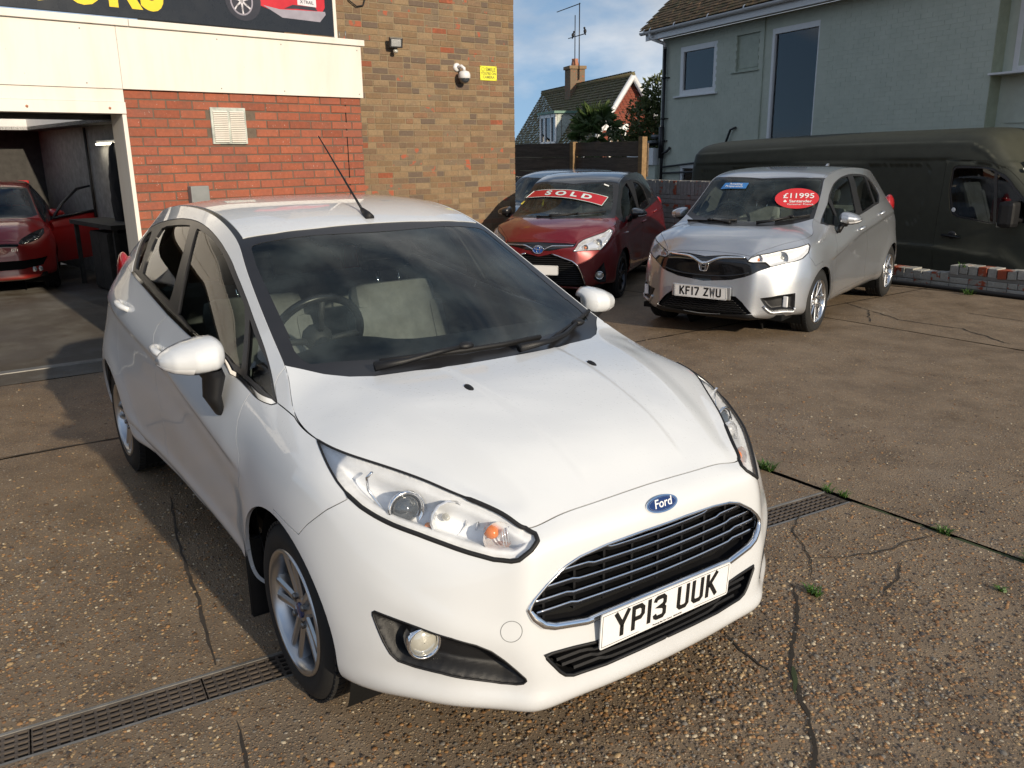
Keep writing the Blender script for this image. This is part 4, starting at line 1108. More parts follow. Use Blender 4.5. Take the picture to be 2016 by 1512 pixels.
def side_disp(line, wb, amp=.012):
    def f(P, u, v):
        x, y, z = P.T; w = -y; side = sst(w, .66, .80)
        zl = np.interp(x, *line); q = z - zl; k = sst(x, -3.0, -2.6) * (1 - sst(x, -.35, -.05)) * side
        d = amp * k * np.where(q > 0, gau(q, .09), gau(q, .022)) - .010 * k * gau(z - (zl - .15), .12)
        d += side * arch_lip(P, 0, .30, .335, .010, .09) * sst(x, -.6, -.3) + side * arch_lip(P, -wb, .30, .335, .014, .10) * (1 - sst(x, -2.0, -1.8))
        d += .008 * sst(x, .42, .6) * gau(z - .23, .03)
        return d * sst(1 - v, 0, .06)
    return f
def bonnet_disp(P, u, v):
    x, y, z = P.T; w = np.abs(y); k = sst(x, .0, .12) * (1 - sst(x, .62, .70))
    return .006 * k * (1 - sst(w, .40, .50)) * sst(v, 0, .12)
j_disp = side_disp(([-3.0, -2.2, -1.2, -.3], [1.0, .97, .86, .70]), 2.53, .014)
y_disp = side_disp(([-3.0, -2.2, -1.2, -.3], [.98, .95, .88, .80]), 2.51, .010)
# outlines of the parked cars, in patch parameters
J_O = {
 'headlight': [(.1006,.8366),(.113,.9716),(.1714,.9174),(.2123,.9178),(.2587,.9062),(.2898,.9012),(.2904,.8579),(.2783,.7678),(.2611,.7323),(.2171,.7274),(.1683,.718),(.1574,.785)],
 'grille': [(0,.8683),(.0381,.9336),(.0928,.9559),(.1052,.8519),(.156,.7831),(.1695,.7114),(.13,.665),(.0928,.5929),(.0601,.5523),(0,.5211)],
 'lowgr': [(.0015,.3916),(.0755,.3812),(.0939,.3225),(.1245,.1745),(.0042,.1334)],
 'fogrec': [(.1452,.3653),(.188,.3854),(.2406,.3788),(.2421,.279),(.2429,.1626),(.1759,.1807),(.1608,.2594)],
 'split': [(.004,.126),(.08,.1677),(.1246,.1584),(.1356,.094),(.1659,.0129),(.2109,.0003),(.2505,0),(.2888,0)],
 'dlo': [(.4268,.891),(.4581,.8841),(.4814,.8864),(.5042,.914),(.559,.9294),(.5991,.9363),(.6299,.9371),(.6696,.9251),(.7112,.9114),(.7344,.8742),(.7479,.818),(.7475,.762),(.7208,.7063),(.6868,.7081),(.6239,.702),(.5925,.7005),(.4673,.689),(.4375,.7676)],
 'pane_fq': [(.4361,.8633),(.4656,.87),(.4903,.8876),(.4919,.777),(.4654,.7119),(.4448,.765)],
 'pane_front': [(.5038,.8909),(.5235,.9059),(.5611,.9207),(.5957,.9281),(.6206,.923),(.6088,.8355),(.6022,.7333),(.5919,.7093),(.4801,.6994),(.4993,.77)],
 'pane_rear': [(.6395,.9148),(.694,.8972),(.6886,.8112),(.6914,.7244),(.6291,.7121),(.6281,.8071)],
 'pane_rq': [(.707,.8824),(.7234,.8486),(.7367,.7611),(.7161,.7181),(.7005,.723),(.6978,.8016)],
 'belt': [(.4268,.891),(.4394,.7589),(.4673,.689),(.5925,.7005),(.6239,.702),(.6868,.7081),(.7208,.7063)],
 'doorF': [(.461,.693),(.4228,.641),(.3962,.5681),(.4158,.3539),(.4214,.1955),(.4555,.0019)],
 'doorB': [(.6234,.6999),(.614,.5891),(.6136,.4688),(.6108,.3221),(.622,.1696),(.6528,0)],
 'doorR': [(.7193,.7025),(.7403,.6171),(.7554,.5245),(.7465,.401),(.7245,.3051),(.7151,.1874),(.7252,0)],
 'seam': [(.28,.7038),(.2953,.6143),(.3009,.5768)],
 'sill': [(.7294,.1199),(.7115,.1205),(.6935,.1213),(.676,.1229),(.6593,.1238),(.6435,.1239),(.6276,.1238),(.6111,.1238),(.5927,.1243),(.5706,.1258),(.5454,.1269),(.5212,.126),(.5014,.1247),(.4854,.1242),(.4709,.1242),(.4568,.1245),(.442,.1251),(.4255,.1261),(.4075,.128),(.3897,.1312)],
 'archF': [(.2762,0),(.2751,.0296),(.2764,.1127),(.2766,.1688),(.277,.2192),(.278,.268),(.2798,.314),(.2824,.3554),(.2857,.3914),(.2897,.4217),(.2943,.4472),(.2993,.4685),(.3046,.4859),(.3103,.4995),(.3162,.5093),(.3223,.5153),(.3284,.5174),(.3345,.5155),(.3405,.5095),(.3462,.4997),(.3518,.4862),(.357,.4694),(.362,.4494),(.3666,.4265),(.371,.4006),(.3751,.3715),(.3789,.3398),(.3822,.3064),(.3851,.2723),(.3873,.2383),(.389,.2048),(.3901,.1706),(.3906,.1337),(.3904,.0896),(.3896,.0219),(.388,0)],
 'archR': [(.7309,0),(.7294,0),(.7285,.0456),(.7284,.0951),(.729,.1324),(.7302,.1635),(.7321,.1906),(.7344,.2147),(.7373,.2361),(.7407,.2552),(.7447,.272),(.7492,.2866),(.7543,.299),(.7597,.3092),(.7655,.3172),(.7715,.3229),(.7777,.3263),(.784,.3274),(.7903,.3261),(.7966,.3225),(.8028,.3166),(.8087,.3084),(.8143,.2981),(.8196,.2857),(.8244,.2713),(.8288,.255),(.8327,.2367),(.8361,.2164),(.839,.194),(.8416,.1691),(.8437,.1409),(.8455,.1081),(.8473,.0665),(.8498,.009),(.8489,0),(.8469,0)],
 'cowl': [(.3387,.0315),(.3225,.1082),(.3027,.24),(.2741,.4517),(.2369,.6489),(.2112,.8808)],
 'wstop': [(.5075,.0013),(.4846,.2027),(.4813,.609),(.4752,1),(.4532,1)],
 'glassL': [(.484,.0288),(.4188,.0219),(.377,.0376),(.3487,.0652),(.3321,.2163),(.3126,.5316),(.3036,.6874),(.2951,1)],
 'glassT': [(.484,.0288),(.4886,.0467),(.4734,.3857),(.4739,.8055),(.4706,1),(.4537,1)],
 'hF': [(.5851,.5955)],
 'hR': [(.7107,.627)],
 'badge': [(0,.6955)],
 'hl1': [(.2077,.8316)],
 'hl2': [(.1422,.9019)],
 'fogl': [(.2147,.2874)],
}
Y_O = {
 'headlight': [(.1029,.7263),(.1314,.9092),(.1601,.9508),(.2051,.9499),(.2507,.9547),(.2819,.9844),(.2891,.92),(.2606,.8111),(.2309,.7228),(.2129,.6743),(.1765,.7077)],
 'grille': [(.001,.6094),(.0335,.6606),(.0684,.5976),(.1009,.5489),(.1239,.4786),(.141,.3597),(.1526,.1916),(.158,0),(.104,.1049),(.0206,.1743)],
 'lowgr': [(0,.8214),(.0212,.925),(.0672,.9357),(.1278,.9877),(.1108,.8483),(.0619,.7754),(.0284,.7175),(0,.6325)],
 'fogrec': [(.2256,.4883),(.237,.2585),(.236,.1146),(.2059,.1139),(.1837,.2389),(.1895,.3672)],
 'dlo': [(.3966,.8524),(.4507,.8988),(.4828,.9581),(.5403,.9583),(.5827,.949),(.6241,.9233),(.6523,.8884),(.6703,.8386),(.6729,.7463),(.6742,.6713),(.6425,.6735),(.536,.6832),(.4207,.7645)],
 'pane_front': [(.4338,.8463),(.4817,.9201),(.5315,.939),(.5815,.9313),(.5702,.8329),(.5619,.7284),(.4578,.7142),(.4178,.815)],
 'pane_rear': [(.6191,.902),(.6468,.8699),(.663,.8065),(.6667,.6922),(.6383,.6849),(.5747,.6967)],
 'belt': [(.3966,.8524),(.4207,.7645),(.536,.6832),(.6425,.6735),(.6742,.6713)],
 'doorF': [(.4082,.796),(.3729,.6168),(.374,.4151),(.3773,.2083),(.3962,.0727)],
 'doorB': [(.547,.6771),(.541,.5591),(.5474,.3908),(.5517,.1876),(.576,.0011)],
 'doorR': [(.6726,.6677),(.6828,.5525),(.6896,.4642),(.6802,.3733),(.6711,.276)],
 'seam': [(.2596,.7957),(.2743,.669),(.2929,.546)],
 'sill': [(.7342,.1202),(.7166,.1209),(.6988,.1207),(.6814,.122),(.6649,.1228),(.6492,.1229),(.6338,.1226),(.6177,.1223),(.6,.1225),(.5786,.1237),(.5537,.1248),(.5292,.1238),(.5089,.1224),(.4925,.1216),(.4777,.1213),(.4633,.1214),(.4482,.1218),(.4313,.1226),(.4126,.1242),(.394,.1277)],
 'archF': [(.2801,0),(.2778,0),(.2799,.1001),(.2803,.1612),(.2806,.2163),(.2816,.2717),(.2833,.324),(.2858,.3694),(.289,.4069),(.2929,.438),(.2973,.4643),(.3022,.4864),(.3074,.5047),(.3131,.5192),(.3189,.5299),(.325,.5367),(.3311,.5393),(.3373,.5378),(.3434,.5319),(.3493,.5218),(.355,.5077),(.3604,.4899),(.3655,.4687),(.3703,.4444),(.3747,.4173),(.3789,.3871),(.3827,.3538),(.3862,.3183),(.3891,.2816),(.3915,.2446),(.3933,.2079),(.3945,.1708),(.3949,.1305),(.3947,.0805),(.3938,0),(.3922,0)],
 'archR': [(.7322,0),(.7308,0),(.7299,.0373),(.7298,.0939),(.7303,.1345),(.7315,.1679),(.7333,.1967),(.7356,.2219),(.7385,.2442),(.7419,.2639),(.7459,.2813),(.7504,.2963),(.7553,.3091),(.7607,.3197),(.7663,.328),(.7723,.3339),(.7783,.3375),(.7845,.3386),(.7907,.3374),(.7969,.3338),(.803,.3278),(.8089,.3195),(.8145,.3089),(.8198,.2962),(.8247,.2813),(.8291,.2644),(.833,.2454),(.8364,.2243),(.8393,.2009),(.8418,.1749),(.8439,.1454),(.8457,.1107),(.8476,.0657),(.8505,0),(.8491,0),(.8471,0)],
 'cowl': [(.296,.0874),(.2701,.2886),(.2328,.5901),(.2075,.9)],
 'wstop': [(.5014,.0918),(.4899,.3858),(.4876,.7133),(.4788,1)],
 'glassL': [(.4776,.1173),(.401,.0813),(.3367,.0824),(.3084,.1581),(.2778,.6061),(.2323,.9123)],
 'glassT': [(.4776,.1173),(.4856,.1574),(.4825,.5988),(.4744,1)],
 'hF': [(.5495,.5889)],
 'hR': [(.6829,.5993)],
 'badge': [(0,.722)],
 'hl1': [(.2147,.8167)],
 'hl2': [(.1626,.7872)],
 'fogl': [(.2105,.2817)],
}
# ---------------------------------------------------------------- white hatchback in the foreground
def inward(V, loop, depth, width):
    """depth profile by distance to a border loop"""
    d = np.min(np.linalg.norm(V[:, None, :] - loop[None, :, :], axis=2), axis=1)
    return depth * sst(d, 0.0, width)

def loop3(P, poly, step=.006):
    q = resample(poly, np.array([step, step * 3]), True); return P.eval(q[:, 0], q[:, 1])

def strip(name, loop, nrm, off0, off1, mat, parent, closed=True):
    """wall from a border loop going inwards"""
    n = len(loop); V = np.concatenate([loop - nrm * off0, loop - nrm * off1])
    F = [(i, (i + 1) % n, n + (i + 1) % n, n + i) for i in range(n if closed else n - 1)]
    return mesh_obj(name, V, F, mat, parent, True)

def recess(H, name, region, poly, depth, width, mat, parent, side=1):
    V, N, T = compact(*H.tri(region)); lp = loop3(H.P, poly)
    V = V - N * inward(V, lp, depth, width)[:, None]
    if side < 0: V = V * FL; T = T[:, ::-1]
    return mesh_obj(name, V, T, mat, parent, True)

def seat(parent, x, y, w=.50, top=1.02, mat=None, hr=True):
    m = mat or M['seat_fabric']
    s = bpy.data.objects.new('seat', None); s.empty_display_size = .1; link(s, parent)
    mb = MB(); mb.box(x - .02, x + .50, y - w / 2, y + w / 2, .42, .56, .05); mb.build('seat_cushion', m, s)
    Mx = Matrix.Translation((x, y, .52)) @ Matrix.Rotation(radians(-20), 4, 'Y')
    mb = MB(); mb.box(-.07, .07, -w / 2 + .02, w / 2 - .02, 0, top - .48, .06, Mx)
    mb.box(-.085, .085, -w / 2, -w / 2 + .09, .08, top - .60, .04, Mx); mb.box(-.085, .085, w / 2 - .09, w / 2, .08, top - .60, .04, Mx)
    mb.build('backrest', m, s)
    if hr:
        Mh = Mx @ Matrix.Translation((0, 0, top - .47))
        mb = MB(); mb.box(-.05, .05, -.13, .13, .05, .20, .045, Mh); mb.build('headrest', M['dash_plastic'], s)
        mb = MB()
        for yy in (-.06, .06): mb.tube([Mh @ Vector((0, yy, -.05)), Mh @ Vector((0, yy, .07))], .006, 8)
        mb.build('headrest_posts', M['chrome'], s)
    return s

def cabin(parent, dash_x=-.52, dash_z=.93, w=.68, drv=-1, seat_x=-1.38, rear_x=-2.08, top=1.03, wheel_c=(-.80, .36, .97)):
    # dashboard moulding lofted across the car
    prof = [(dash_x + .62, dash_z - .02), (dash_x + .30, dash_z + .035), (dash_x + .02, dash_z + .045), (dash_x - .12, dash_z), (dash_x - .16, dash_z - .12), (dash_x - .10, dash_z - .34), (dash_x + .6, dash_z - .40)]
    ys = np.linspace(-w, w, 17); V = []; F = []
    for y in ys:
        hood = .05 * math.exp(-((y - drv * .36) / .17) ** 2)
        for i, (x, z) in enumerate(prof):
            xx = x - (.25 * (abs(y) / w) ** 2.2 if i < 2 else 0)
            V.append((xx, y, z + (hood if i in (2, 3) else 0)))
    n = len(prof)
    for j in range(16):
        for i in range(n - 1): F.append((j * n + i, (j + 1) * n + i, (j + 1) * n + i + 1, j * n + i + 1))
    mesh_obj('dashboard', V, F, M['dash_plastic'], parent, True)
    mb = MB()
    for y in (-.60, -.14, .14, .60):
        mb.box(dash_x - .165, dash_x - .13, y - .05, y + .05, dash_z - .09, dash_z - .03, .01)
    mb.build('air_vents', M['black_trim'], parent)
    st = bpy.data.objects.new('steering_wheel', None); st.empty_display_size = .1; link(st, parent)
    c = Vector((wheel_c[0], drv * wheel_c[1], wheel_c[2])); ax = Vector((-.90, 0, .42)).normalized(); a = Vector((0, 1, 0)); b = ax.cross(a)
    mb = MB(); mb.tube([c + (a * cos(t) + b * sin(t)) * .185 for t in np.linspace(0, 2 * pi, 40, endpoint=False)], .0165, 10, closed=True); mb.build('wheel_rim', M['black_trim'], st)
    mb = MB()
    for t in (0, pi, 1.5 * pi): mb.tube([c + (a * cos(t) + b * sin(t)) * .04 - ax * .02, c + (a * cos(t) + b * sin(t)) * .18], .014, 6)
    mb.sphere(c, .062, (1, 1, .9)); mb.tube([c, c - ax * .25], .035, 10); mb.build('wheel_hub', M['dash_plastic'], st)
    seat(parent, seat_x, -.36, top=top); seat(parent, seat_x, .36, top=top)
    mb = MB(); mb.box(rear_x - .1, rear_x + .4, -.62, .62, .45, .60, .05); mb.box(rear_x - .22, rear_x - .06, -.62, .62, .5, top + .0, .06)
    mb.build('rear_seat', M['seat_fabric'], parent)
    mb = MB(); mb.box(rear_x - .7, rear_x - .2, -.60, .60, .90, .93, .01); mb.build('parcel_shelf', M['dash_plastic'], parent)

def mirror_unit(parent, body, sd, c0, foot, name='door_mirror', h=.128, w=.215, lens=True, d=.13):
    """wing mirror: c0 = inner-top reference (x, y, z of housing centre), sd -1 right / +1 left"""
    r = bpy.data.objects.new(name, None); r.empty_display_size = .05; link(r, parent)
    cx, cy, cz = c0
    # loft along outwards direction e (0 inner .. 1 tip)
    def ring(e, part):
        hh = h / 2 * float(np.interp(e, [0, .05, .15, .35, .6, .8, .92, 1], [.35, .72, .95, 1.0, .88, .66, .42, .08]))
        dd = d * float(np.interp(e, [0, .06, .2, .5, .8, .93, 1], [.35, .70, .95, 1.0, .78, .50, .10]))
        y = cy + sd * (e - .5) * w; zc = cz - .016 * e + .006; xb = cx - .05 - .03 * e
        return y, zc, hh, dd, xb
    ne, na = 24, 20
    def shell(a0, a1, nm, mat, grow=0.0, e0=0.0, e1=1.0):
        V = []; F = []
        for i in range(ne + 1):
            e = e0 + (e1 - e0) * i / ne; y, zc, hh, dd, xb = ring(min(.995, max(.005, e)), 0)
            for k in range(na + 1):
                t = a0 + (a1 - a0) * k / na
                V.append((xb + (dd + grow) * max(0, cos(t)) ** .8, y, zc + (hh + grow) * np.sign(sin(t)) * abs(sin(t)) ** .85))
        for i in range(ne):
            for k in range(na): F.append((i * (na + 1) + k, (i + 1) * (na + 1) + k, (i + 1) * (na + 1) + k + 1, i * (na + 1) + k + 1))
        b_ = bmesh.new(); vs_ = [b_.verts.new(v) for v in V]
        for f in F: b_.faces.new([vs_[q] for q in f])
        bmesh.ops.remove_doubles(b_, verts=b_.verts[:], dist=1e-5); bmesh.ops.recalc_face_normals(b_, faces=b_.faces[:])
        if e0 == 0.0: bmesh.ops.holes_fill(b_, edges=b_.edges[:], sides=0)
        me = bpy.data.meshes.new(nm); b_.to_mesh(me); b_.free(); me.polygons.foreach_set('use_smooth', np.ones(len(me.polygons), bool)); me.materials.append(mat)
        link(bpy.data.objects.new(nm, me), r)
    shell(-.72, pi / 2, 'mirror_cover', body)
    shell(-pi / 2, -.74, 'mirror_base', M['black_plastic'])
    if lens: shell(-.80, -.34, 'side_repeater', M['lamp_grey'], .0022, .55, .99)
    gy = [ring(e, 0) for e in np.linspace(.06, .94, 10)]
    V = [(q[4] - .002, q[0], q[1] + q[2] * .86) for q in gy] + [(q[4] - .002, q[0], q[1] - q[2] * .86) for q in gy]
    mesh_obj('mirror_glass', V, [(i, i + 1, 11 + i, 10 + i) for i in range(9)], M['chrome'], r, False)
    fx, fy, fz = foot
    mb = MB()
    sec = [((cx - .01, cy - sd * .22 * w, cz - h * .34), .062, .044), ((cx - .015, cy - sd * .30 * w, cz - h * .60), .052, .038), ((fx + .02, fy + sd * .022, fz + .03), .048, .030), ((fx + .01, fy - sd * .002, fz - .04), .030, .016)]
    V = []; F = []
    for (p, a, b) in sec:
        for k in range(14):
            t = 2 * pi * k / 14; V.append((p[0] + a * cos(t), p[1] + b * sin(t), p[2]))
    for i in range(3):
        for k in range(14): F.append((i * 14 + k, i * 14 + (k + 1) % 14, (i + 1) * 14 + (k + 1) % 14, (i + 1) * 14 + k))
    F.append(tuple(range(42, 56))); mb.add(V, F, True); mb.build('mirror_stalk', M['black_plastic'], r)
    return r

def handle(parent, p, n, sd, mat, L=.165):
    """pull handle on a door at surface point p with outward normal n"""
    r = bpy.data.objects.new('door_handle', None); r.empty_display_size = .05; link(r, parent)
    p = Vector(p); n = Vector(n).normalized(); xa = Vector((1, 0, -.10)); xa = (xa - n * xa.dot(n)).normalized()
    pts = []; rad = []
    for k in np.linspace(-1, 1, 15):
        o = .036 * (1 - abs(k) ** 3.2); pts.append(p + xa * k * L / 2 + n * (o - .004)); rad.append(.0125 + .004 * (1 - abs(k)))
    mb = MB(); mb.tube(pts, rad, 10); mb.build('grip', mat, r)
    mb = MB(); mb.sphere((0, 0, 0), 1, (1, 1, 1), 2, frame(p - n * .006 + xa * .0, xa * .055, n.cross(xa) * .028, n * .009)); mb.build('handle_cup', M['grey_plastic'] if mat is None else mat, r)
    return r

def wiper(parent, blade, arm, lift=.012):
    r = bpy.data.objects.new('wiper', None); r.empty_display_size = .05; link(r, parent)
    b = [Vector(p) + Vector((.35, 0, .94)) * lift for p in blade]; a = [Vector(p) + Vector((.35, 0, .94)) * (lift + .012) for p in arm]
    mb = MB(); mb.tube(b, .0085, 8); mb.tube([p - Vector((.35, 0, .94)) * .009 for p in b], .004, 6); mb.build('wiper_blade', M['rubber'], r)
    mb = MB(); mb.tube(a, [.008] + [.010] * (len(a) - 2) + [.017], 8); mb.sphere(a[0], .02, (1, 1.6, .7)); mb.build('wiper_arm', M['black_plastic'], r)

def build_fiesta():
    root = empty('white_hatchback', (0, 0, 0), 0, 'white five-door hatchback with rain drops on its bonnet, nearest of all', 'car')
    P, Q = make_shell(F_P, F_Q, f_dispP, f_dispQ)
    H = Hatch(root, P, Q, F_O, dict(body=M['white_paint'], strip=M['black_trim'], lining=M['dash_plastic']), res=(420, 120, 220, 70))
    H.skin(); H.under(-3.0, .38, .66)
    bv = bvh_of(P)
    def front(y, z): return bv.ray_cast(Vector((3, -max(abs(y), .004), z)), Vector((-1, 0, 0)))[0].x
    def at(k): u, v = F_O[k][0]; return P.eval([u], [v])[0], P.normal([u], [v])[0]
    # --- front grille
    g = bpy.data.objects.new('front_grille', None); g.empty_display_size = .1; link(g, root)
    gp = close_half(F_O['grille']); lp = loop3(P, gp); lp = lp[lp[:, 1] < -1e-4]
    V, N, T = mirror_join([compact(*H.tri('grille'))]); panel('grille_backing', V, N, T, M['dark_void'], g, off=-.06, gap=0, rim=0)
    o = np.argsort(np.arctan2(lp[:, 2] - .555, -lp[:, 1] - .001)); half = lp[o]          # bottom centre -> outer -> top centre
    full = np.concatenate([half, (half * FL)[::-1]])
    full = np.array([full[i] for i in range(len(full)) if np.linalg.norm(full[i] - full[i - 1]) > .003])
    rad = [float(.0045 + .0075 * (1 - sst(np.array([p[2]]), .475, .555)[0])) for p in full]
    mb = MB(); mb.tube([Vector(p) + Vector((.001, 0, 0)) for p in full], rad, 10, closed=True); mb.build('grille_surround', M['chrome'], g)
    nrm = np.tile([1., 0, 0], (len(full), 1)); strip('grille_wall', full, nrm, 0.0, .062, M['black_trim'], g)
    def hw(z):  # half width of the opening at height z
        ys = -half[:, 1]; zs = half[:, 2]; w_ = 0
        for i in range(len(half) - 1):
            if (zs[i] - z) * (zs[i + 1] - z) <= 0 and zs[i] != zs[i + 1]: w_ = max(w_, ys[i] + (ys[i + 1] - ys[i]) * (z - zs[i]) / (zs[i + 1] - zs[i]))
        return w_
    for z in (.620, .588, .555, .522, .490):
        w_ = hw(z) - .010
        if w_ < .1: continue
        pts = []
        for y in np.linspace(-w_, w_, 41):
            st = .006 * sst(np.array([abs(y)]), w_ - .13, w_ - .11)[0]
            pts.append(Vector((front(y, z) - .012, y, z + st)))
        b = bpy.data.objects.new('grille_bar', None); b.empty_display_size = .02; link(b, g)
        mb = MB(); mb.tube([p + Vector((0, 0, .004)) for p in pts], .0036, 8); mb.build('chrome_edge', M['chrome'], b)
        V = []; F = []
        for p in pts: V += [p + Vector((.002, 0, .002)), p + Vector((-.004, 0, -.011)), p + Vector((-.035, 0, -.012)), p + Vector((-.035, 0, .003))]
        for i in range(len(pts) - 1):
            for k in range(4): F.append((i * 4 + k, (i + 1) * 4 + k, (i + 1) * 4 + (k + 1) % 4, i * 4 + (k + 1) % 4))
        mb = MB(); mb.add(V, F); mb.build('slat', M['black_plastic'], b)
    for y in np.linspace(-.40, .40, 9): mb = MB(); mb.box(front(y, .55) - .055, front(y, .55) - .022, y - .004, y + .004, .465, .64); mb.build('grille_rib', M['black_plastic'], g)
    # --- lower grille
    g = bpy.data.objects.new('lower_grille', None); g.empty_display_size = .1; link(g, root)
    V, N, T = mirror_join([compact(*H.tri('lowgr'))]); panel('grille_backing', V, N, T, M['dark_void'], g, off=-.05, gap=0, rim=0)
    lp = loop3(P, close_half(F_O['lowgr'])); lp = lp[lp[:, 1] < -1e-4]
    o = np.argsort(np.arctan2(lp[:, 2] - .325, -lp[:, 1] - .001)); half = lp[o]; full = np.concatenate([half, (half * FL)[::-1]])
    full = np.array([full[i] for i in range(len(full)) if np.linalg.norm(full[i] - full[i - 1]) > .003])
    mb = MB(); mb.tube([Vector(p) - Vector((.001, 0, 0)) for p in full], .0055, 8, closed=True); mb.build('grille_surround', M['black_plastic'], g)
    strip('grille_wall', full, np.tile([1., 0, 0], (len(full), 1)), 0, .055, M['black_plastic'], g)
    for z in (.338, .318, .297):
        w_ = hw(z) - .012
        pts = [Vector((front(y, z) - .014, y, z + .010 * sst(np.array([abs(y)]), w_ - .12, w_ - .09)[0])) for y in np.linspace(-w_, w_, 31)]
        mb = MB(); V = []; F = []
        for p in pts: V += [p + Vector((0, 0, .006)), p + Vector((.002, 0, -.002)), p + Vector((-.03, 0, -.006)), p + Vector((-.03, 0, .004))]
        for i in range(len(pts) - 1):
            for k in range(4): F.append((i * 4 + k, (i + 1) * 4 + k, (i + 1) * 4 + (k + 1) % 4, i * 4 + (k + 1) % 4))
        mb.add(V, F); mb.build('slat', M['black_plastic'], g)
    # --- number plate, badge
    zc = .404
    Mp = frame((.8015, 0, zc), (0, 1, 0), Vector((.06, 0, 1)).normalized(), Vector((1, 0, -.06)).normalized())
    plate(root, Mp, 'YP13 UUK', small='Pevensey Bay Car Centre   BN24 6HH')
    p, n = at('badge'); n = Vector(n).normalized(); n.y = 0; n.normalize(); ya = Vector((0, 1, 0)); za = n.cross(ya).normalized()
    Mb = frame(Vector(p) + n * .002, ya, za, n)
    def oval(a, b): return [(a * cos(t), b * sin(t)) for t in np.linspace(0, 2 * pi, 40, endpoint=False)]
    bd = bpy.data.objects.new('bonnet_badge', None); bd.empty_display_size = .02; link(bd, root)
    mb = MB(); mb.prism(oval(.060, .0245), Mb, -.006, .003); mb.build('badge_rim', M['chrome'], bd)
    mb = MB(); mb.prism(oval(.0535, .0200), Mb, 0, .0036); mb.build('badge_face', M['badge_blue'], bd)
    mb = MB(); mb.tube([Mb @ Vector((.0505 * cos(t), .0177 * sin(t), .0037)) for t in np.linspace(0, 2 * pi, 40, endpoint=False)], .0005, 6, closed=True); mb.build('badge_line', M['chrome'], bd)
    text_obj('badge_script', 'Ford', Mb @ Matrix.Translation((0, .001, .0042)), .034, M['plate_white'], bd, .0003, shear=.35, bold=.0004, xs=1.05)
    # --- headlights
    hp = F_O['headlight']; lp = loop3(P, hp, .004); cen = lp.mean(axis=0)
    for sd, fl in ((-1, np.array([1., 1, 1])), (1, FL)):
        h = bpy.data.objects.new('headlight', None); h.empty_display_size = .05; link(h, root)
        V, N, T = compact(*H.tri('headlight'))
        if sd > 0: V, N, T = V * FL, N * FL, T[:, ::-1]
        panel('lens', V, N, T, M['lens'], h, gap=.001, rim=0, off=.0005)
        L = lp * fl
        dd = np.min(np.linalg.norm(V[:, None] - L[None], axis=2), axis=1)
        fwd = np.array([.92, sd * -.0, .0])
        mesh_obj('housing', V - N * (.006 + .012 * sst(dd, 0, .02) + .05 * sst(dd, .022, .05))[:, None], T, M['lamp_grey'], h, True)
        mb = MB(); lw = L; low = [float(.0035 + .0030 * (q[2] < cen[2] + .02)) for q in L]
        mb.tube([Vector(q) for q in L], low, 8, closed=True); mb.build('seal', M['rubber'], h)
        def loc(k, back):
            q, n_ = at(k); q = (q - n_ * back) * fl; return Vector(q)
        ax = Vector((.94, sd * .18, .10)).normalized()
        def fr(c): ya_ = Vector((0, 1, 0)); ya_ = (ya_ - ax * ya_.dot(ax)).normalized(); return frame(c, ax, ya_, ax.cross(ya_))
        c = loc('hlA', .052)
        mb = MB(); mb.lathe([(.001, -.02), (.034, -.015), (.050, .012), (.054, .026), (.047, .030), (.040, .018)], fr(c), 32); mb.build('projector_ring', M['chrome'], h)
        mb = MB(); mb.lathe([(.039, .014), (.034, .026), (.022, .036), (.001, .040)], fr(c), 32); mb.build('projector_lens', M['dark_glass_ball'], h)
        c = loc('hlB', .050)
        mb = MB(); mb.lathe([(.006, -.035), (.022, -.028), (.042, -.006), (.055, .026), (.050, .028)], fr(c), 12); mb.build('reflector_bowl', M['lamp_silver'], h)
        mb = MB(); mb.sphere(c + ax * .0, .010, (1.6, 1, 1)); mb.build('bulb', M['fog_glass'], h)
        mb = MB(); mb.sphere(c + Vector((-.01, sd * .05, -.016)), .011); mb.build('side_bulb', M['amber'], h)
        c = loc('hlC', .040)
        mb = MB(); mb.lathe([(.004, -.03), (.022, -.022), (.036, .0), (.043, .022)], fr(c), 14); mb.build('indicator_bowl', M['lamp_silver'], h)
        mb = MB(); mb.sphere(c - ax * .004 + Vector((0, sd * .010, .010)), .019, (1.3, 1, 1)); mb.build('indicator_bulb', M['amber'], h)
        # ribbed inner lens strips and chrome dividers
        mb = MB()
        for k in range(7):
            q0, n0 = at('hlC'); a_ = Vector((q0 - n0 * .016) * fl) + Vector((.014, -sd * .060 + sd * k * .0075, .020 - .003 * k)); mb.tube([a_, a_ + Vector((.004, -sd * .004, -.044))], .0022, 6)
        mb.build('lens_ribs', M['lamp_silver'], h)
        for kk, bk, rr in (('hlD', .020, .0045), ('hlB', .022, .0035)):
            q0, n0 = at(kk); c0 = Vector((q0 - n0 * bk) * fl)
            if kk == 'hlD':
                q1, n1 = at('hlA'); c1 = Vector((q1 - n1 * .024) * fl); ux = (c1 - c0)
                pts = [c0 + ux * .25 + Vector((.0, 0, .052)), c0 + ux * .10 + Vector((.0, 0, .030)), c0 + ux * .12 + Vector((0, 0, -.005)), c0 + ux * .5 + Vector((.01, 0, -.055)), c0 + ux * 1.05 + Vector((.02, 0, -.085))]
            else:
                pts = [c0 + Vector((.040, -sd * .075, .015)), c0 + Vector((.052, -sd * .075, -.020)), c0 + Vector((.050, -sd * .065, -.050))]
            mb = MB(); mb.tube(pts, rr, 8); mb.build('chrome_divider', M['chrome'], h)
    # --- fog lamps
    fp = F_O['fogrec']; lp = loop3(P, fp, .004)
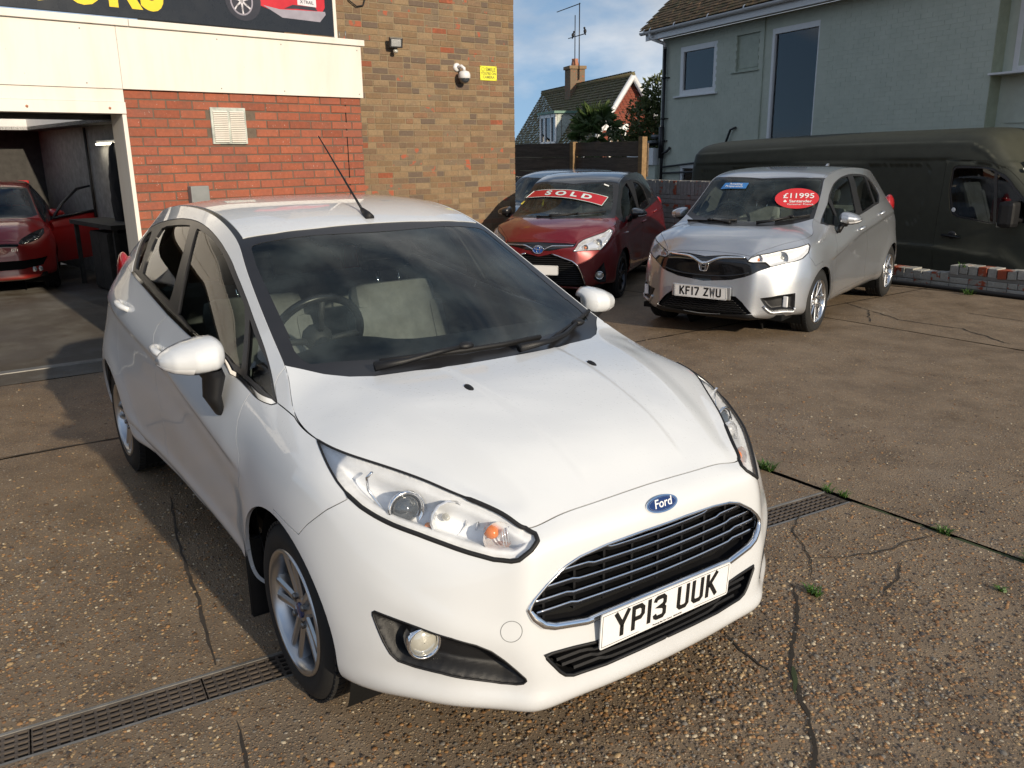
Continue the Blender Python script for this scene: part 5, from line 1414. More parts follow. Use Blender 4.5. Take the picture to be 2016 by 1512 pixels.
    for sd, fl in ((-1, np.array([1., 1, 1])), (1, FL)):
        h = bpy.data.objects.new('fog_lamp_recess', None); h.empty_display_size = .05; link(h, root)
        V, N, T = compact(*H.tri('fogrec'))
        dep = inward(V, lp, .042, .035) + .002
        V2 = V - N * dep[:, None]
        if sd > 0: V2, T = V2 * FL, T[:, ::-1]
        mesh_obj('recess', V2, T, M['black_plastic'], h, True)
        mb = MB(); mb.tube([Vector(q * fl) - Vector((.002, 0, 0)) for q in lp], .0035, 6, closed=True); mb.build('recess_edge', M['black_plastic'], h)
        q, n_ = at('fog'); n_ = Vector(n_ * fl); c = Vector(q * fl) - n_ * .028; ax = Vector((.97, sd * .22, .04)).normalized()
        ya_ = Vector((0, 1, 0)); ya_ = (ya_ - ax * ya_.dot(ax)).normalized(); Fm = frame(c, ax, ya_, ax.cross(ya_))
        f = bpy.data.objects.new('fog_lamp', None); f.empty_display_size = .02; link(f, h)
        f.name = 'fog_lamp'
        mb = MB(); mb.lathe([(.047, -.02), (.047, .020), (.044, .026), (.039, .024), (.037, .008)], Fm, 36); mb.build('fog_lamp_ring', M['chrome'], h)
        mb = MB(); mb.lathe([(.038, .008), (.030, .016), (.016, .021), (.001, .0225)], Fm, 32); mb.build('fog_lamp_lens', M['fog_glass'], h)
        bpy.data.objects.remove(f)
        for k in range(4):
            t0 = Vector(q * fl) + Vector((.060 + .012 * k, -sd * (.085 + .022 * k), .002 - .024 * k)); t1 = t0 + Vector((.045, -sd * .085, -.022))
            mb = MB(); mb.tube([t0 - Vector((.03, 0, 0)), t0 * .5 + t1 * .5 - Vector((.024, 0, -.004)), t1 - Vector((.035, 0, 0))], .005, 6); mb.build('recess_rib', M['black_plastic'], h)
    # --- towing-eye cover
    q, n_ = at('tow'); n_ = Vector(n_); c = Vector(q); a_ = n_.orthogonal().normalized(); b_ = n_.cross(a_)
    pts = []
    for t in np.linspace(0, 2 * pi, 36, endpoint=False):
        s_ = c + (a_ * cos(t) + b_ * sin(t)) * .0285; hit = bv.ray_cast(s_ + n_ * .1, -n_)[0]; pts.append(hit if hit else s_)
    mb = MB(); mb.tube(pts, .0011, 6, closed=True); mb.build('towing_eye_cover', M['grey_plastic'], root)
    # --- washers, wipers, aerial
    q, n_ = at_q(Q, 'wash')
    for sd in (-1, 1):
        c = Vector((q[0], sd * abs(q[1]), q[2]))
        mb = MB(); mb.sphere((0, 0, 0), 1, (1, 1, 1), 2, frame(c + Vector((0, 0, -.002)), Vector((.024, 0, -.006)), Vector((0, .013, 0)), Vector((0, 0, .010)))); mb.build('washer_nozzle', M['black_plastic'], root)
    wiper(root, [(-0.103, 0.221, 1.001), (-0.077, 0.027, 1.003), (-0.083, -0.118, 1.003), (-0.115, -0.27, 1.0), (-0.155, -0.409, 0.994)], [(-0.092, -0.112, 1.006), (-0.094, -0.223, 0.999), (-0.094, -0.34, 0.987), (-0.115, -0.45, 0.979)])
    wiper(root, [(-0.337, 0.655, 1.014), (-0.219, 0.482, 1.002), (-0.123, 0.328, 0.995), (-0.066, 0.24, 0.99)], [(-0.198, 0.477, 0.997), (-0.095, 0.33, 0.986), (-0.046, 0.22, 0.985), (-0.024, 0.067, 0.984)])
    a = bpy.data.objects.new('aerial', None); a.empty_display_size = .02; link(a, root)
    b0 = Vector((-1.04, 0, 1.410)); tip = Vector((-1.496, 0, 1.753)); dr = (tip - b0).normalized()
    mb = MB(); mb.tube([b0 + Vector((.035, 0, -.004)), b0 + Vector((.01, 0, .008)), b0 + dr * .05], [.020, .018, .009], 12); mb.build('aerial_base', M['rubber'], a)
    mb = MB(); mb.tube([b0 + dr * .04, b0 + dr * .14, tip], [.0062, .0048, .0026], 8); mb.build('aerial_rod', M['rubber'], a)
    # --- mirrors, handles
    for sd in (-1, 1):
        mirror_unit(root, M['white_paint'], sd, (-.545, sd * .905, 1.012), (-.565, sd * .835, .845))
        for k in ('hF', 'hR'):
            q, n_ = at(k); handle(root, q * (FL if sd > 0 else 1), n_ * (FL if sd > 0 else 1), sd, M['white_paint'])
    # --- wheels
    for x, sd in ((0, -1), (0, 1), (-2.489, -1), (-2.489, 1)):
        wheel(root, (x, sd * .735, .288), sd, .288, .197, .19, 5, 'twin', M['badge_blue'], spoke_w=1.35)
    mb = MB()
    for sd in (-1, 1):
        for x in (-.365,):
            mb = MB(); mb.box(x - .012, x + .006, sd * .70, sd * .845, .11, .40, .005); mb.build('mud_flap', M['black_plastic'], root)
    # --- rear lamps
    for sd in (-1, 1):
        mb = MB(); mb.sphere((-2.72, sd * .675, 1.0), .1, (1.0, .42, 1.7), 3); mb.build('rear_lamp', M['red_lens'], root)
    cabin(root)
    V, F = windscreen_patch('x', Q, [(-.945, -.235, 1.375), (-.945, .235, 1.375), (-.815, .165, 1.325), (-.815, -.165, 1.325)], None, root, -.007, 8)
    mesh_obj('sensor_shroud', V, F, M['black_trim'], root, True)
    mb = MB(); mb.box(-.90, -.86, -.12, .12, 1.245, 1.315, .02); mb.tube([(-.87, 0, 1.30), (-.84, 0, 1.335)], .012, 8); mb.build('rear_view_mirror', M['dash_plastic'], root)
    return root
def at_q(Q, k): u, v = F_O[k][0]; return Q.eval([u], [v])[0], Q.normal([u], [v])[0]
plain('dark_glass_ball', (.05, .06, .07), .03, 0, .8, 1, vary=.05)
# ---------------------------------------------------------------- other parked hatchbacks
def lamp_group(H, P, O, sd, root, name='headlight', depth=.04, bits=(), houses=None):
    lp = loop3(P, O['headlight'], .006); fl = FL if sd > 0 else np.array([1., 1, 1])
    h = bpy.data.objects.new(name, None); h.empty_display_size = .05; link(h, root)
    V, N, T = compact(*H.tri('headlight'))
    if sd > 0: V, N, T = V * FL, N * FL, T[:, ::-1]
    panel('lens', V, N, T, M['lens'], h, gap=.001, rim=0, off=.0005)
    dd = np.min(np.linalg.norm(V[:, None] - (lp * fl)[None], axis=2), axis=1)
    mesh_obj('housing', V - N * (.006 + depth * sst(dd, 0.004, .04))[:, None], T, houses or M['lamp_grey'], h, True)
    mb = MB(); mb.tube([Vector(q * fl) for q in lp], .004, 6, closed=True); mb.build('seal', M['rubber'], h)
    ax = Vector((.95, sd * .15, .06)).normalized(); ya = Vector((0, 1, 0)); ya = (ya - ax * ya.dot(ax)).normalized()
    for (k, r, mat, back, nm) in bits:
        u, v = O[k][0]; q = P.eval([u], [v])[0]; n_ = P.normal([u], [v])[0]; c = Vector((q - n_ * back) * fl)
        mb = MB(); Fm = frame(c, ax, ya, ax.cross(ya))
        mb.lathe([(.004, -r * .6), (r * .5, -r * .5), (r * .85, -.004), (r, r * .45)], Fm, 20); mb.build(nm, M['lamp_silver'], h)
        mb = MB(); mb.sphere(c - ax * r * .15, r * .42); mb.build(nm + '_bulb', mat, h)
    return h

def sticker_text(root, o, xa, ya, items, mat):
    n = xa.cross(ya).normalized()
    for (txt, dx, dy, sz, nm, kw) in items:
        Mx = frame(o + xa * dx + ya * dy + n * .003, xa, ya, n); text_obj(nm, txt, Mx, sz, mat, root, .0004, **kw)

plain('price_red', (.62, .035, .040), .35, vary=.05)
plain('sticker_white', (.80, .80, .78), .4, vary=.03)
plain('sold_red', (.42, .018, .025), .3, vary=.06)
plain('sold_white', (.62, .75, .74), .4, vary=.04)
plain('sticker_blue', (.05, .22, .55), .35, vary=.05)
plain('sticker_yellow', (.65, .55, .08), .4)

def windscreen_patch(name, Q, pts, mat, root, lift=.004, n=10):
    """quad sheet following the screen between four corner points (tl, tr, br, bl)"""
    bv = bvh_of(Q, 160, 50); V = []; F = []
    a, b, c, d = [np.array(p) for p in pts]
    for i in range(n + 1):
        for j in range(n + 1):
            s_, t_ = i / n, j / n; p = (a * (1 - s_) + b * s_) * (1 - t_) + (d * (1 - s_) + c * s_) * t_
            y = p[1]; hit = bv.find_nearest(Vector((p[0], -abs(y), p[2])))
            q, nn = hit[0], hit[1]
            if nn.z < 0: nn = -nn
            q = q + nn * lift; V.append((q.x, math.copysign(abs(q.y), y), q.z))
    for i in range(n):
        for j in range(n): k = i * (n + 1) + j; F.append((k, k + n + 1, k + n + 2, k + 1))
    return V, F

def build_jazz():
    root = empty('silver_hatchback', (-3.216, 5.043, -.03), radians(-72.59), 'silver hatchback with a red oval price sticker on its windscreen', 'car')
    P, Q = make_shell(J_P, J_Q, j_disp, bonnet_disp); O = dict(J_O); O['ditch_v'] = .028; O['x_rear'] = -2.92
    H = Hatch(root, P, Q, O, dict(body=M['silver_paint'], strip=M['silver_paint'], lower=M['black_plastic'], lining=M['headliner']), res=(300, 90, 150, 50))
    H.skin(); H.under(-3.05, .6, .70, .2, ((0, .30), (-2.53, .30)), .60, .335)
    bv = bvh_of(P)
    def front(y, z): return bv.ray_cast(Vector((3, -max(abs(y), .004), z)), Vector((-1, 0, 0)))[0].x
    def at(k): u, v = O[k][0]; return P.eval([u], [v])[0], P.normal([u], [v])[0]
    g = bpy.data.objects.new('front_grille', None); g.empty_display_size = .1; link(g, root)
    V, N, T = mirror_join([compact(*H.tri('grille'))]); panel('grille_panel', V, N, T, M['black_gloss'], g, off=-.006, gap=0, rim=.02)
    # chrome wing bar sweeping from lamp to lamp and dipping round the badge
    pts = []
    for y in np.linspace(-.37, .37, 33): z = .752 + .012 * (abs(y) / .37) - .055 * math.exp(-(y / .10) ** 2); pts.append(Vector((front(y, z) + .004, y, z)))
    mb = MB(); mb.tube(pts, [.010 + .007 * math.exp(-(p.y / .16) ** 2) for p in pts], 8); mb.build('chrome_bar', M['chrome'], g)
    pts = [Vector((front(y, .60) - .002, y, .585 + .06 * (abs(y) / .45) ** 3)) for y in np.linspace(-.42, .42, 25)]
    mb = MB(); mb.tube(pts, .007, 8); mb.build('lower_bar', M['black_gloss'], g)
    bd = bpy.data.objects.new('bonnet_badge', None); bd.empty_display_size = .02; link(bd, root)
    Mb = frame((front(0, .665) + .012, 0, .668), (0, 1, 0), (0, 0, 1), (1, 0, 0))
    out = [(-.046, .036), (-.034, -.040), (.034, -.040), (.046, .036)]
    mb = MB(); mb.tube([Mb @ Vector((x, y, 0)) for x, y in ((-.044, .036), (-.048, .018), (-.036, -.030), (-.026, -.040), (.026, -.040), (.036, -.030), (.048, .018), (.044, .036), (.030, .042), (-.030, .042))], .0055, 8, closed=True); mb.build('badge_ring', M['chrome'], bd)
    mb = MB()
    for sg in (-1, 1): ribbon([(sg * .028, .036), (sg * .019, -.035)], .014, Mb, -.002, .006, mb)
    ribbon([(-.022, -.002), (.022, -.002)], .010, Mb, -.002, .006, mb); mb.build('badge_letter', M['chrome'], bd)
    g = bpy.data.objects.new('lower_grille', None); g.empty_display_size = .1; link(g, root)
    V, N, T = mirror_join([compact(*H.tri('lowgr'))]); panel('grille_backing', V, N, T, M['dark_void'], g, off=-.03, gap=0, rim=0)
    for k in range(6):
        z = .375 - k * .020; w_ = .30 + .025 * k
        mb = MB(); mb.tube([Vector((front(y, z) - .012, y, z + .003 * ((i % 2) * 2 - 1))) for i, y in enumerate(np.linspace(-w_, w_, 31))], .0035, 5); mb.build('mesh_bar', M['black_plastic'], g)
    plate(root, frame((.826, 0, .437), (0, 1, 0), Vector((.05, 0, 1)).normalized(), Vector((1, 0, -.05)).normalized()), 'KF17 ZWU')
    mb = MB(); mb.box(.79, .815, -.29, .29, .38, .50, .008); mb.build('plate_plinth', M['silver_paint'], root)
    for sd in (-1, 1):
        lamp_group(H, P, O, sd, root, bits=(('hl1', .062, M['fog_glass'], .05, 'main_reflector'), ('hl2', .045, M['amber'], .036, 'indicator_reflector')))
        fl = FL if sd > 0 else np.array([1., 1, 1])
        V, N, T = compact(*H.tri('fogrec')); lp = loop3(P, O['fogrec'], .006); V2 = (V - N * (inward(V, lp, .03, .03) + .002)[:, None]) * fl
        f = bpy.data.objects.new('fog_lamp_recess', None); f.empty_display_size = .05; link(f, root)
        mesh_obj('recess', V2, T if sd < 0 else T[:, ::-1], M['black_plastic'], f, True)
        q, n_ = at('fogl'); c = Vector((q - n_ * .012) * fl)
        mb = MB(); mb.box(c.x - .01, c.x + .012, c.y - .022, c.y + .022, c.z - .05, c.z + .05, .008); mb.build('fog_lamp', M['lamp_grey'], f)
        # bright lower corner trim of the bumper
        lp2 = lp * fl; lo = [p for p in lp2 if p[2] < np.median(lp2[:, 2])]; lo.sort(key=lambda p: abs(p[1]))
        mb = MB(); mb.tube([Vector(p) + Vector((.004, 0, -.018)) for p in lo[::2]], .013, 8); mb.build('corner_trim', M['silver_paint'], f)
        mirror_unit(root, M['silver_paint'], sd, (-.50, sd * .905, 1.045), (-.50, sd * .82, .95), h=.125, w=.20, lens=True)
        for k in ('hF', 'hR'):
            q, n_ = at(k); handle(root, q * fl, n_ * fl, sd, M['silver_paint'])
        mb = MB(); mb.sphere((-2.93, sd * .66, 1.03), .1, (1.15, .62, 1.35), 3); mb.build('rear_lamp', M['red_lens'], root)
        for x in (0, -2.53): wheel(root, (x, sd * .735, .305), sd, .305, .205, .19, 5, 'swirl', M['lamp_grey'], rim_mat=M['alloy_bright'], spoke_w=1.1)
    wiper(root, [(-.053, -.573, 1.0), (.03, -.288, 1.009), (0, -.023, 1.026)], [(.03, -.288, 1.012), (.06, -.15, 1.0), (.09, -.05, .995)])
    wiper(root, [(-.219, .617, 1.08), (-.163, .521, 1.063), (-.098, .405, 1.043), (-.048, .342, 1.027)], [(-.13, .47, 1.055), (-.02, .33, 1.02), (.06, .20, 1.0)])
    mb = MB(); mb.prism([(-.09, 0), (.05, 0), (-.055, .055), (-.085, .06)], frame((-2.55, 0, 1.468), (1, 0, 0), (0, 0, 1), (0, -1, 0)), -.012, .012); mb.build('roof_fin', M['silver_paint'], root)
    cabin(root, -.36, .95, .66, -1, -1.30, -2.05, 1.07, (-.68, .36, 1.0))
    mb = MB(); mb.box(-.62, -.58, -.12, .12, 1.29, 1.36, .02); mb.build('rear_view_mirror', M['dash_plastic'], root)
    # windscreen stickers
    o = Vector((-.364, .427, 1.226)); xa = (Vector((-.434, .609, 1.228)) - Vector((-.313, .223, 1.226))).normalized(); ya = (Vector((-.49, .374, 1.341)) - Vector((-.226, .484, 1.11))).normalized()
    nn = xa.cross(ya).normalized(); ya = nn.cross(xa)
    if nn.z < 0: nn = -nn
    Mx = frame(o + nn * .012, xa, ya, nn)
    pr = bpy.data.objects.new('price_sticker', None); pr.empty_display_size = .02; link(pr, root)
    mb = MB(); mb.prism([(.205 * cos(t), .145 * sin(t)) for t in np.linspace(0, 2 * pi, 48, endpoint=False)], Mx, -.001, 0); mb.build('sticker_sheet', M['price_red'], pr)
    o2 = o + nn * .0125
    sticker_text(pr, o2, xa, ya, [('£11995', .015, .030, .098, 'price', dict(bold=.0012)), ('Santander', .035, -.045, .052, 'bank_name', dict(bold=.0008)), ('Consumer Finance', .035, -.088, .032, 'bank_line', {})], M['sticker_white'])
    mb = MB(); mb.prism([(-.016, 0), (-.010, .010), (0, .024), (.010, .010), (.016, 0), (.010, -.010), (-.010, -.010)], Mx @ Matrix.Translation((-.108, -.045, 0)), .0005, .002); mb.build('flame_logo', M['sticker_white'], pr)
    V, F = windscreen_patch('x', Q, [(-.517, -.384, 1.362), (-.483, -.116, 1.366), (-.409, -.117, 1.313), (-.449, -.404, 1.303)], None, root, .008, 6)
    bl = mesh_obj('blue_sticker', V, F, M['sticker_blue'], root, True)
    c = np.mean(V, axis=0); xa = Vector((.03, .27, 0)).normalized(); ya = Vector((-.07, 0, .052)).normalized()
    sticker_text(bl, Vector(c) + xa.cross(ya).normalized() * .004, xa, ya, [('Awaiting', .01, .018, .042, 'line', {}), ('Preparation', 0, -.018, .042, 'line', {})], M['sticker_white'])
    mb = MB(); mb.box(-.60, -.53, -.10, .10, 1.36, 1.40, .015); mb.build('camera_housing', M['dash_plastic'], root)
    return root

def build_yaris():
    root = empty('red_hatchback', (-6.054, 5.04, -.10), radians(-56.2), 'dark red hatchback with a black roof and a SOLD banner across the windscreen', 'car')
    P, Q = make_shell(Y_P, Y_Q, y_disp, bonnet_disp); O = dict(Y_O); O['ditch_v'] = .03; O['x_rear'] = -2.88
    H = Hatch(root, P, Q, O, dict(body=M['red_paint'], roof=M['black_paint'], side=M['black_paint'], strip=M['black_paint'], glass=M['dark_glass'], lining=M['seat_fabric']), res=(260, 80, 130, 44))
    H.skin(); H.under(-3.0, .6, .70, .2, ((0, .30), (-2.51, .30)), .60, .335)
    # rear quarter below the windows stays red
    bv = bvh_of(P)
    def front(y, z): return bv.ray_cast(Vector((3, -max(abs(y), .004), z)), Vector((-1, 0, 0)))[0].x
    def at(k): u, v = O[k][0]; return P.eval([u], [v])[0], P.normal([u], [v])[0]
    g = bpy.data.objects.new('front_grille', None); g.empty_display_size = .1; link(g, root)
    V, N, T = mirror_join([compact(*H.tri('grille'))]); panel('grille_backing', V, N, T, M['dark_void'], g, off=-.03, gap=0, rim=0)
    for k in range(14):
        z = .60 - k * .025; w_ = float(np.interp(z, [.27, .40, .50, .60], [.52, .50, .44, .22]))
        pts = [Vector((front(y, z) - .010, y, z)) for y in np.linspace(-w_, w_, 23)]
        mb = MB(); mb.tube(pts, .0045, 5); mb.build('grille_bar', M['black_plastic'], g)
    lp = loop3(P, close_half(O['grille'])); lp = lp[(lp[:, 1] < -.14) & (lp[:, 2] > .26)]
    for sd in (-1, 1):
        q = sorted([p for p in lp if p[1] < -.15], key=lambda p: -p[2]); q = [p for p in q if not (p[1] > -.40 and p[2] < .45)]
        mb = MB(); mb.tube([Vector((p[0] + .004, sd * abs(p[1]), p[2])) for p in q[::2]], .0085, 8); mb.build('grille_chrome', M['chrome'], g)
    V, N, T = mirror_join([compact(*H.tri('lowgr'))]); panel('upper_grille', V, N, T, M['black_gloss'], g, off=-.004, gap=0, rim=.01)
    pts = [Vector((front(y, .70) + .004, y, .635 + .075 * min(1, abs(y) / .16) + .015 * abs(y))) for y in np.linspace(-.42, .42, 31)]
    mb = MB(); mb.tube(pts, .0085, 8); mb.build('chrome_bar', M['chrome'], g)
    bd = bpy.data.objects.new('bonnet_badge', None); bd.empty_display_size = .02; link(bd, root)
    Mb = frame((front(0, .665) + .012, 0, .668), (0, 1, 0), (0, 0, 1), (1, 0, 0))
    def ell(a, b, cy=0): return [Mb @ Vector((a * cos(t), cy + b * sin(t), .004)) for t in np.linspace(0, 2 * pi, 36, endpoint=False)]
    mb = MB(); mb.prism([(.066 * cos(t), .046 * sin(t)) for t in np.linspace(0, 2 * pi, 36, endpoint=False)], Mb, -.006, .002); mb.build('badge_face', M['badge_bright_blue'], bd)
    for a, b, cy in ((.066, .046, 0), (.022, .043, 0), (.046, .017, .017)):
        mb = MB(); mb.tube(ell(a, b, cy), .0045, 8, closed=True); mb.build('badge_ring', M['chrome'], bd)
    plate(root, frame((.836, 0, .435), (0, 1, 0), (0, 0, 1), (1, 0, 0)), '')
    for sd in (-1, 1):
        lamp_group(H, P, O, sd, root, bits=(('hl1', .058, M['fog_glass'], .045, 'main_reflector'), ('hl2', .035, M['amber'], .03, 'indicator_reflector')), houses=M['lamp_silver'])
        fl = FL if sd > 0 else np.array([1., 1, 1])
        f = bpy.data.objects.new('fog_lamp_recess', None); f.empty_display_size = .05; link(f, root)
        V, N, T = compact(*H.tri('fogrec')); lpf = loop3(P, O['fogrec'], .006); V2 = (V - N * (inward(V, lpf, .03, .03) + .002)[:, None]) * fl
        mesh_obj('recess', V2, T if sd < 0 else T[:, ::-1], M['black_plastic'], f, True)
        q, n_ = at('fogl'); c = Vector((q - n_ * .02) * fl); ax = Vector((.96, sd * .26, 0)).normalized(); ya = Vector((-ax.y, ax.x, 0)); Fm = frame(c, ax, ya, (0, 0, 1))
        mb = MB(); mb.lathe([(.050, -.02), (.050, .02), (.046, .027), (.040, .022)], Fm, 28); mb.build('fog_lamp_ring', M['chrome'], f)
        mb = MB(); mb.lathe([(.041, .012), (.030, .020), (.001, .026)], Fm, 24); mb.build('fog_lamp_lens', M['fog_glass'], f)
        mirror_unit(root, M['black_paint'], sd, (-.44, sd * .91, 1.02), (-.46, sd * .80, .95), h=.12, w=.20)
        for k in ('hF', 'hR'):
            q, n_ = at(k); handle(root, q * fl, n_ * fl, sd, M['red_paint'], .15)
        mb = MB(); mb.sphere((-2.90, sd * .66, .98), .1, (1.1, .6, 1.2), 3); mb.build('rear_lamp', M['red_lens'], root)
        for x in (0, -2.51): wheel(root, (x, sd * .73, .305), sd, .305, .212, .19, 5, 'star', M['black_trim'], rim_mat=M['dark_alloy'])
    q, n_ = P.eval([.34], [.72])[0], P.normal([.34], [.72])[0]
    c = Vector(q * FL); nn = Vector(n_ * FL); xa = Vector((0, 0, 1)).cross(nn).normalized()
    text_obj('wing_badge', 'HYBRID', frame(Vector((-.16, c.y, .80)) + nn * .012, xa, nn.cross(xa), nn), .034, M['chrome'], root, .001)
    wiper(root, [(.163, -.238, .989), (.14, -.024, .996), (-.039, .237, 1.016), (-.208, .553, 1.037)], [(-.024, .242, 1.011), (.058, .071, 1.003), (.15, -.07, .992)])
    cabin(root, -.38, .93, .66, -1, -1.32, -2.05, 1.05, (-.70, .36, .98))
    mb = MB(); mb.box(-.72, -.68, -.12, .12, 1.27, 1.34, .02); mb.build('rear_view_mirror', M['dash_plastic'], root)
    # red SOLD banner across the screen
    cr = [(-.584, -.523, 1.268), (-.473, .506, 1.201), (-.305, .468, 1.105), (-.488, -.609, 1.184)]
    V, F = windscreen_patch('x', Q, cr, None, root, .009, 14); bn = mesh_obj('sold_banner', V, F, M['sold_red'], root, True)
    V = np.array(V); n1 = 15
    edge = [V[i * n1] for i in range(n1)] + [V[14 * n1 + j] for j in range(n1)] + [V[i * n1 + 14] for i in range(14, -1, -1)] + [V[j] for j in range(14, -1, -1)]
    mb = MB(); mb.tube([Vector(p) + Vector((.002, 0, .002)) for p in edge], .004, 5, closed=False); mb.build('banner_border', M['sold_white'], bn)
    for i, ch in enumerate('SOLD'):
        s_ = .27 + .165 * i; k = int(s_ * 14); a = V[k * n1 + 7]; b = V[min(14, k + 1) * n1 + 7]; fr_ = s_ * 14 - k; c = Vector(a + (b - a) * fr_)
        xa = Vector(V[min(14, k + 1) * n1 + 7] - V[max(0, k - 1) * n1 + 7]).normalized(); ya = Vector(V[k * n1] - V[k * n1 + 14]).normalized(); nn = xa.cross(ya).normalized(); ya = nn.cross(xa)
        text_obj('letter', ch, frame(c + nn * .004, xa, ya, nn), .125, M['sold_white'], bn, .0005, bold=.005, xs=1.5)
    V, F = windscreen_patch('x', Q, [(-.44, -.655, 1.16), (-.43, -.60, 1.155), (-.37, -.615, 1.115), (-.38, -.67, 1.115)], None, root, .006, 3); mesh_obj('yellow_sticker', V, F, M['sticker_yellow'], root, True)
    V, F = windscreen_patch('x', Q, [(-.68, .40, 1.36), (-.66, .47, 1.35), (-.64, .47, 1.34), (-.66, .40, 1.345)], None, root, .006, 2); mesh_obj('white_sticker', V, F, M['sticker_white'], root, True)
    return root

def build_polo():
    root = empty('red_hatchback', (-11.35, -.78, -.09), radians(-7.9), 'bright red hatchback inside the dark garage with its door and tailgate open', 'car')
    PP_, QQ_ = warped([(.8, .78), (.4, .42), (-.05, -.10), (-.45, -.42), (-1.0, -.95), (-1.3, -1.25), (-1.72, -1.7), (-2.93, -2.9)], [(.8, .76), (0, 0), (-2.489, -2.47), (-3.16, -3.1)],
                      [(.16, .17), (.45, .45), (.715, .70), (.84, .82), (.98, .97), (1.36, 1.35), (1.48, 1.455)], .98)
    P, Q = make_shell(PP_, QQ_, side_disp(([-3, -2.2, -1.2, -.3], [.9, .88, .84, .8]), 2.47, .008), bonnet_disp)
    O = {k: v for k, v in F_O.items() if k in ('dlo', 'pane_front', 'pane_fq', 'pane_rear', 'pane_rq', 'archF', 'archR', 'doorF', 'doorB', 'doorR', 'sill', 'cowl', 'wstop', 'glassL', 'glassT', 'seam', 'chrome')}
    O['headlight'] = [(.285, .985), (.25, .992), (.20, .995), (.15, .99), (.118, .965), (.112, .90), (.125, .84), (.17, .83), (.22, .85), (.265, .91)]
    O['grille'] = [(.108, .90), (.108, .80), (.09, .77), (0, .77), (0, .88), (.05, .885)]
    O['lowgr'] = [(.23, .46), (.20, .34), (.10, .31), (0, .31), (0, .46), (.10, .465)]
    H = Hatch(root, P, Q, O, dict(body=M['red_solid'], strip=M['red_solid'], chrome=M['black_trim']), res=(220, 70, 110, 40))
    H.skin(); H.under(-3.0, .6, .70)
    bv = bvh_of(P)
    def front(y, z): return bv.ray_cast(Vector((3, -max(abs(y), .004), z)), Vector((-1, 0, 0)))[0].x
    V, N, T = mirror_join([compact(*H.tri('grille'))]); panel('front_grille', V, N, T, M['black_gloss'], root, off=-.01, gap=0, rim=0)
    V, N, T = mirror_join([compact(*H.tri('lowgr'))]); panel('lower_grille', V, N, T, M['dark_void'], root, off=-.02, gap=0, rim=0)
    O['hl1'] = [(.22, .93)]; O['hl2'] = [(.15, .92)]
    for sd in (-1, 1):
        lamp_group(H, P, O, sd, root, bits=(('hl1', .062, M['fog_glass'], .045, 'main_reflector'), ('hl2', .05, M['fog_glass'], .04, 'inner_reflector')), houses=M['black_trim'])
        for k, y in ((0, .55), (1, .62)):
            c = Vector((front(y, .33) - .004, sd * y, .33)); mb = MB(); mb.lathe([(.034, -.01), (.034, .010), (.026, .014), (.001, .02)], frame(c, (1, 0, 0), (0, 1, 0), (0, 0, 1)), 20); mb.build('fog_lamp', M['lamp_silver'], root)
        for x in (0, -2.47): wheel(root, (x, sd * .73, .29), sd, .29, .20, .19, 5, 'star', M['lamp_grey'])
        mirror_unit(root, M['red_solid'], sd, (-.58, sd * .905, .99), (-.58, sd * .82, .90))
    text_obj('grille_emblem', 'GTI', frame((front(.36, .60) + .012, .36, .60), (0, 1, 0), (0, 0, 1), (1, 0, 0)), .05, M['chrome'], root, .002)
    cabin(root)
    # driver-side-opposite door swung open and the raised tailgate
    hinge = Vector((-.35, .82, 0)); ang = radians(52)
    V, N, T = compact(*H.tri('front_door')); V = V * FL; N = N * FL; T = T[:, ::-1]
    Rz = np.array(Matrix.Rotation(-ang, 3, 'Z')); V = (V - np.array(hinge)) @ Rz.T + np.array(hinge); N = N @ Rz.T
    od = panel('open_door', V, N, T, M['red_solid'], root, rim=.05)
    panel('open_door_lining', V, N, T, M['dash_plastic'], root, off=-.06, gap=0, rim=0)
    sel = [(-.40, .93), (-.62, 1.12), (-.95, 1.32), (-1.35, 1.38), (-1.42, 1.02)]
    fr3 = [np.array([x, .80 - .13 * (z - .93) / .45, z]) for x, z in sel]; fr3 = [(p - np.array(hinge)) @ Rz.T + np.array(hinge) for p in fr3]
    mb = MB(); mb.tube([Vector(p) for p in fr3] + [Vector(fr3[0])], .02, 6); mb.build('open_door_frame', M['black_trim'], root)
    tg = empty_part('open_tailgate', root)
    Mt = Matrix.Translation((-2.72, 0, 1.40)) @ Matrix.Rotation(radians(-12), 4, 'Y')
    mb = MB(); mb.box(-.95, .0, -.55, .55, -.03, .03, .03, Mt); mb.build('tailgate_panel', M['red_solid'], tg)
    mb = MB(); mb.box(-.62, -.08, -.46, .46, -.05, -.032, .01, Mt); mb.build('tailgate_glass', M['dark_glass_ball'], tg)
    return root
def empty_part(name, parent):
    o = bpy.data.objects.new(name, None); o.empty_display_size = .05; return link(o, parent)
plain('black_gloss', (.008, .008, .009), .08, 0, .5, .6, vary=.05)
plain('alloy_bright', (.66, .67, .69), .22, 1.0, vary=.05)
plain('dark_alloy', (.045, .045, .048), .3, .8)
plain('badge_bright_blue', (.02, .10, .42), .2, .3, .5, .8)
FIESTA = build_fiesta()
JAZZ = build_jazz()
YARIS = build_yaris()
POLO = build_polo()

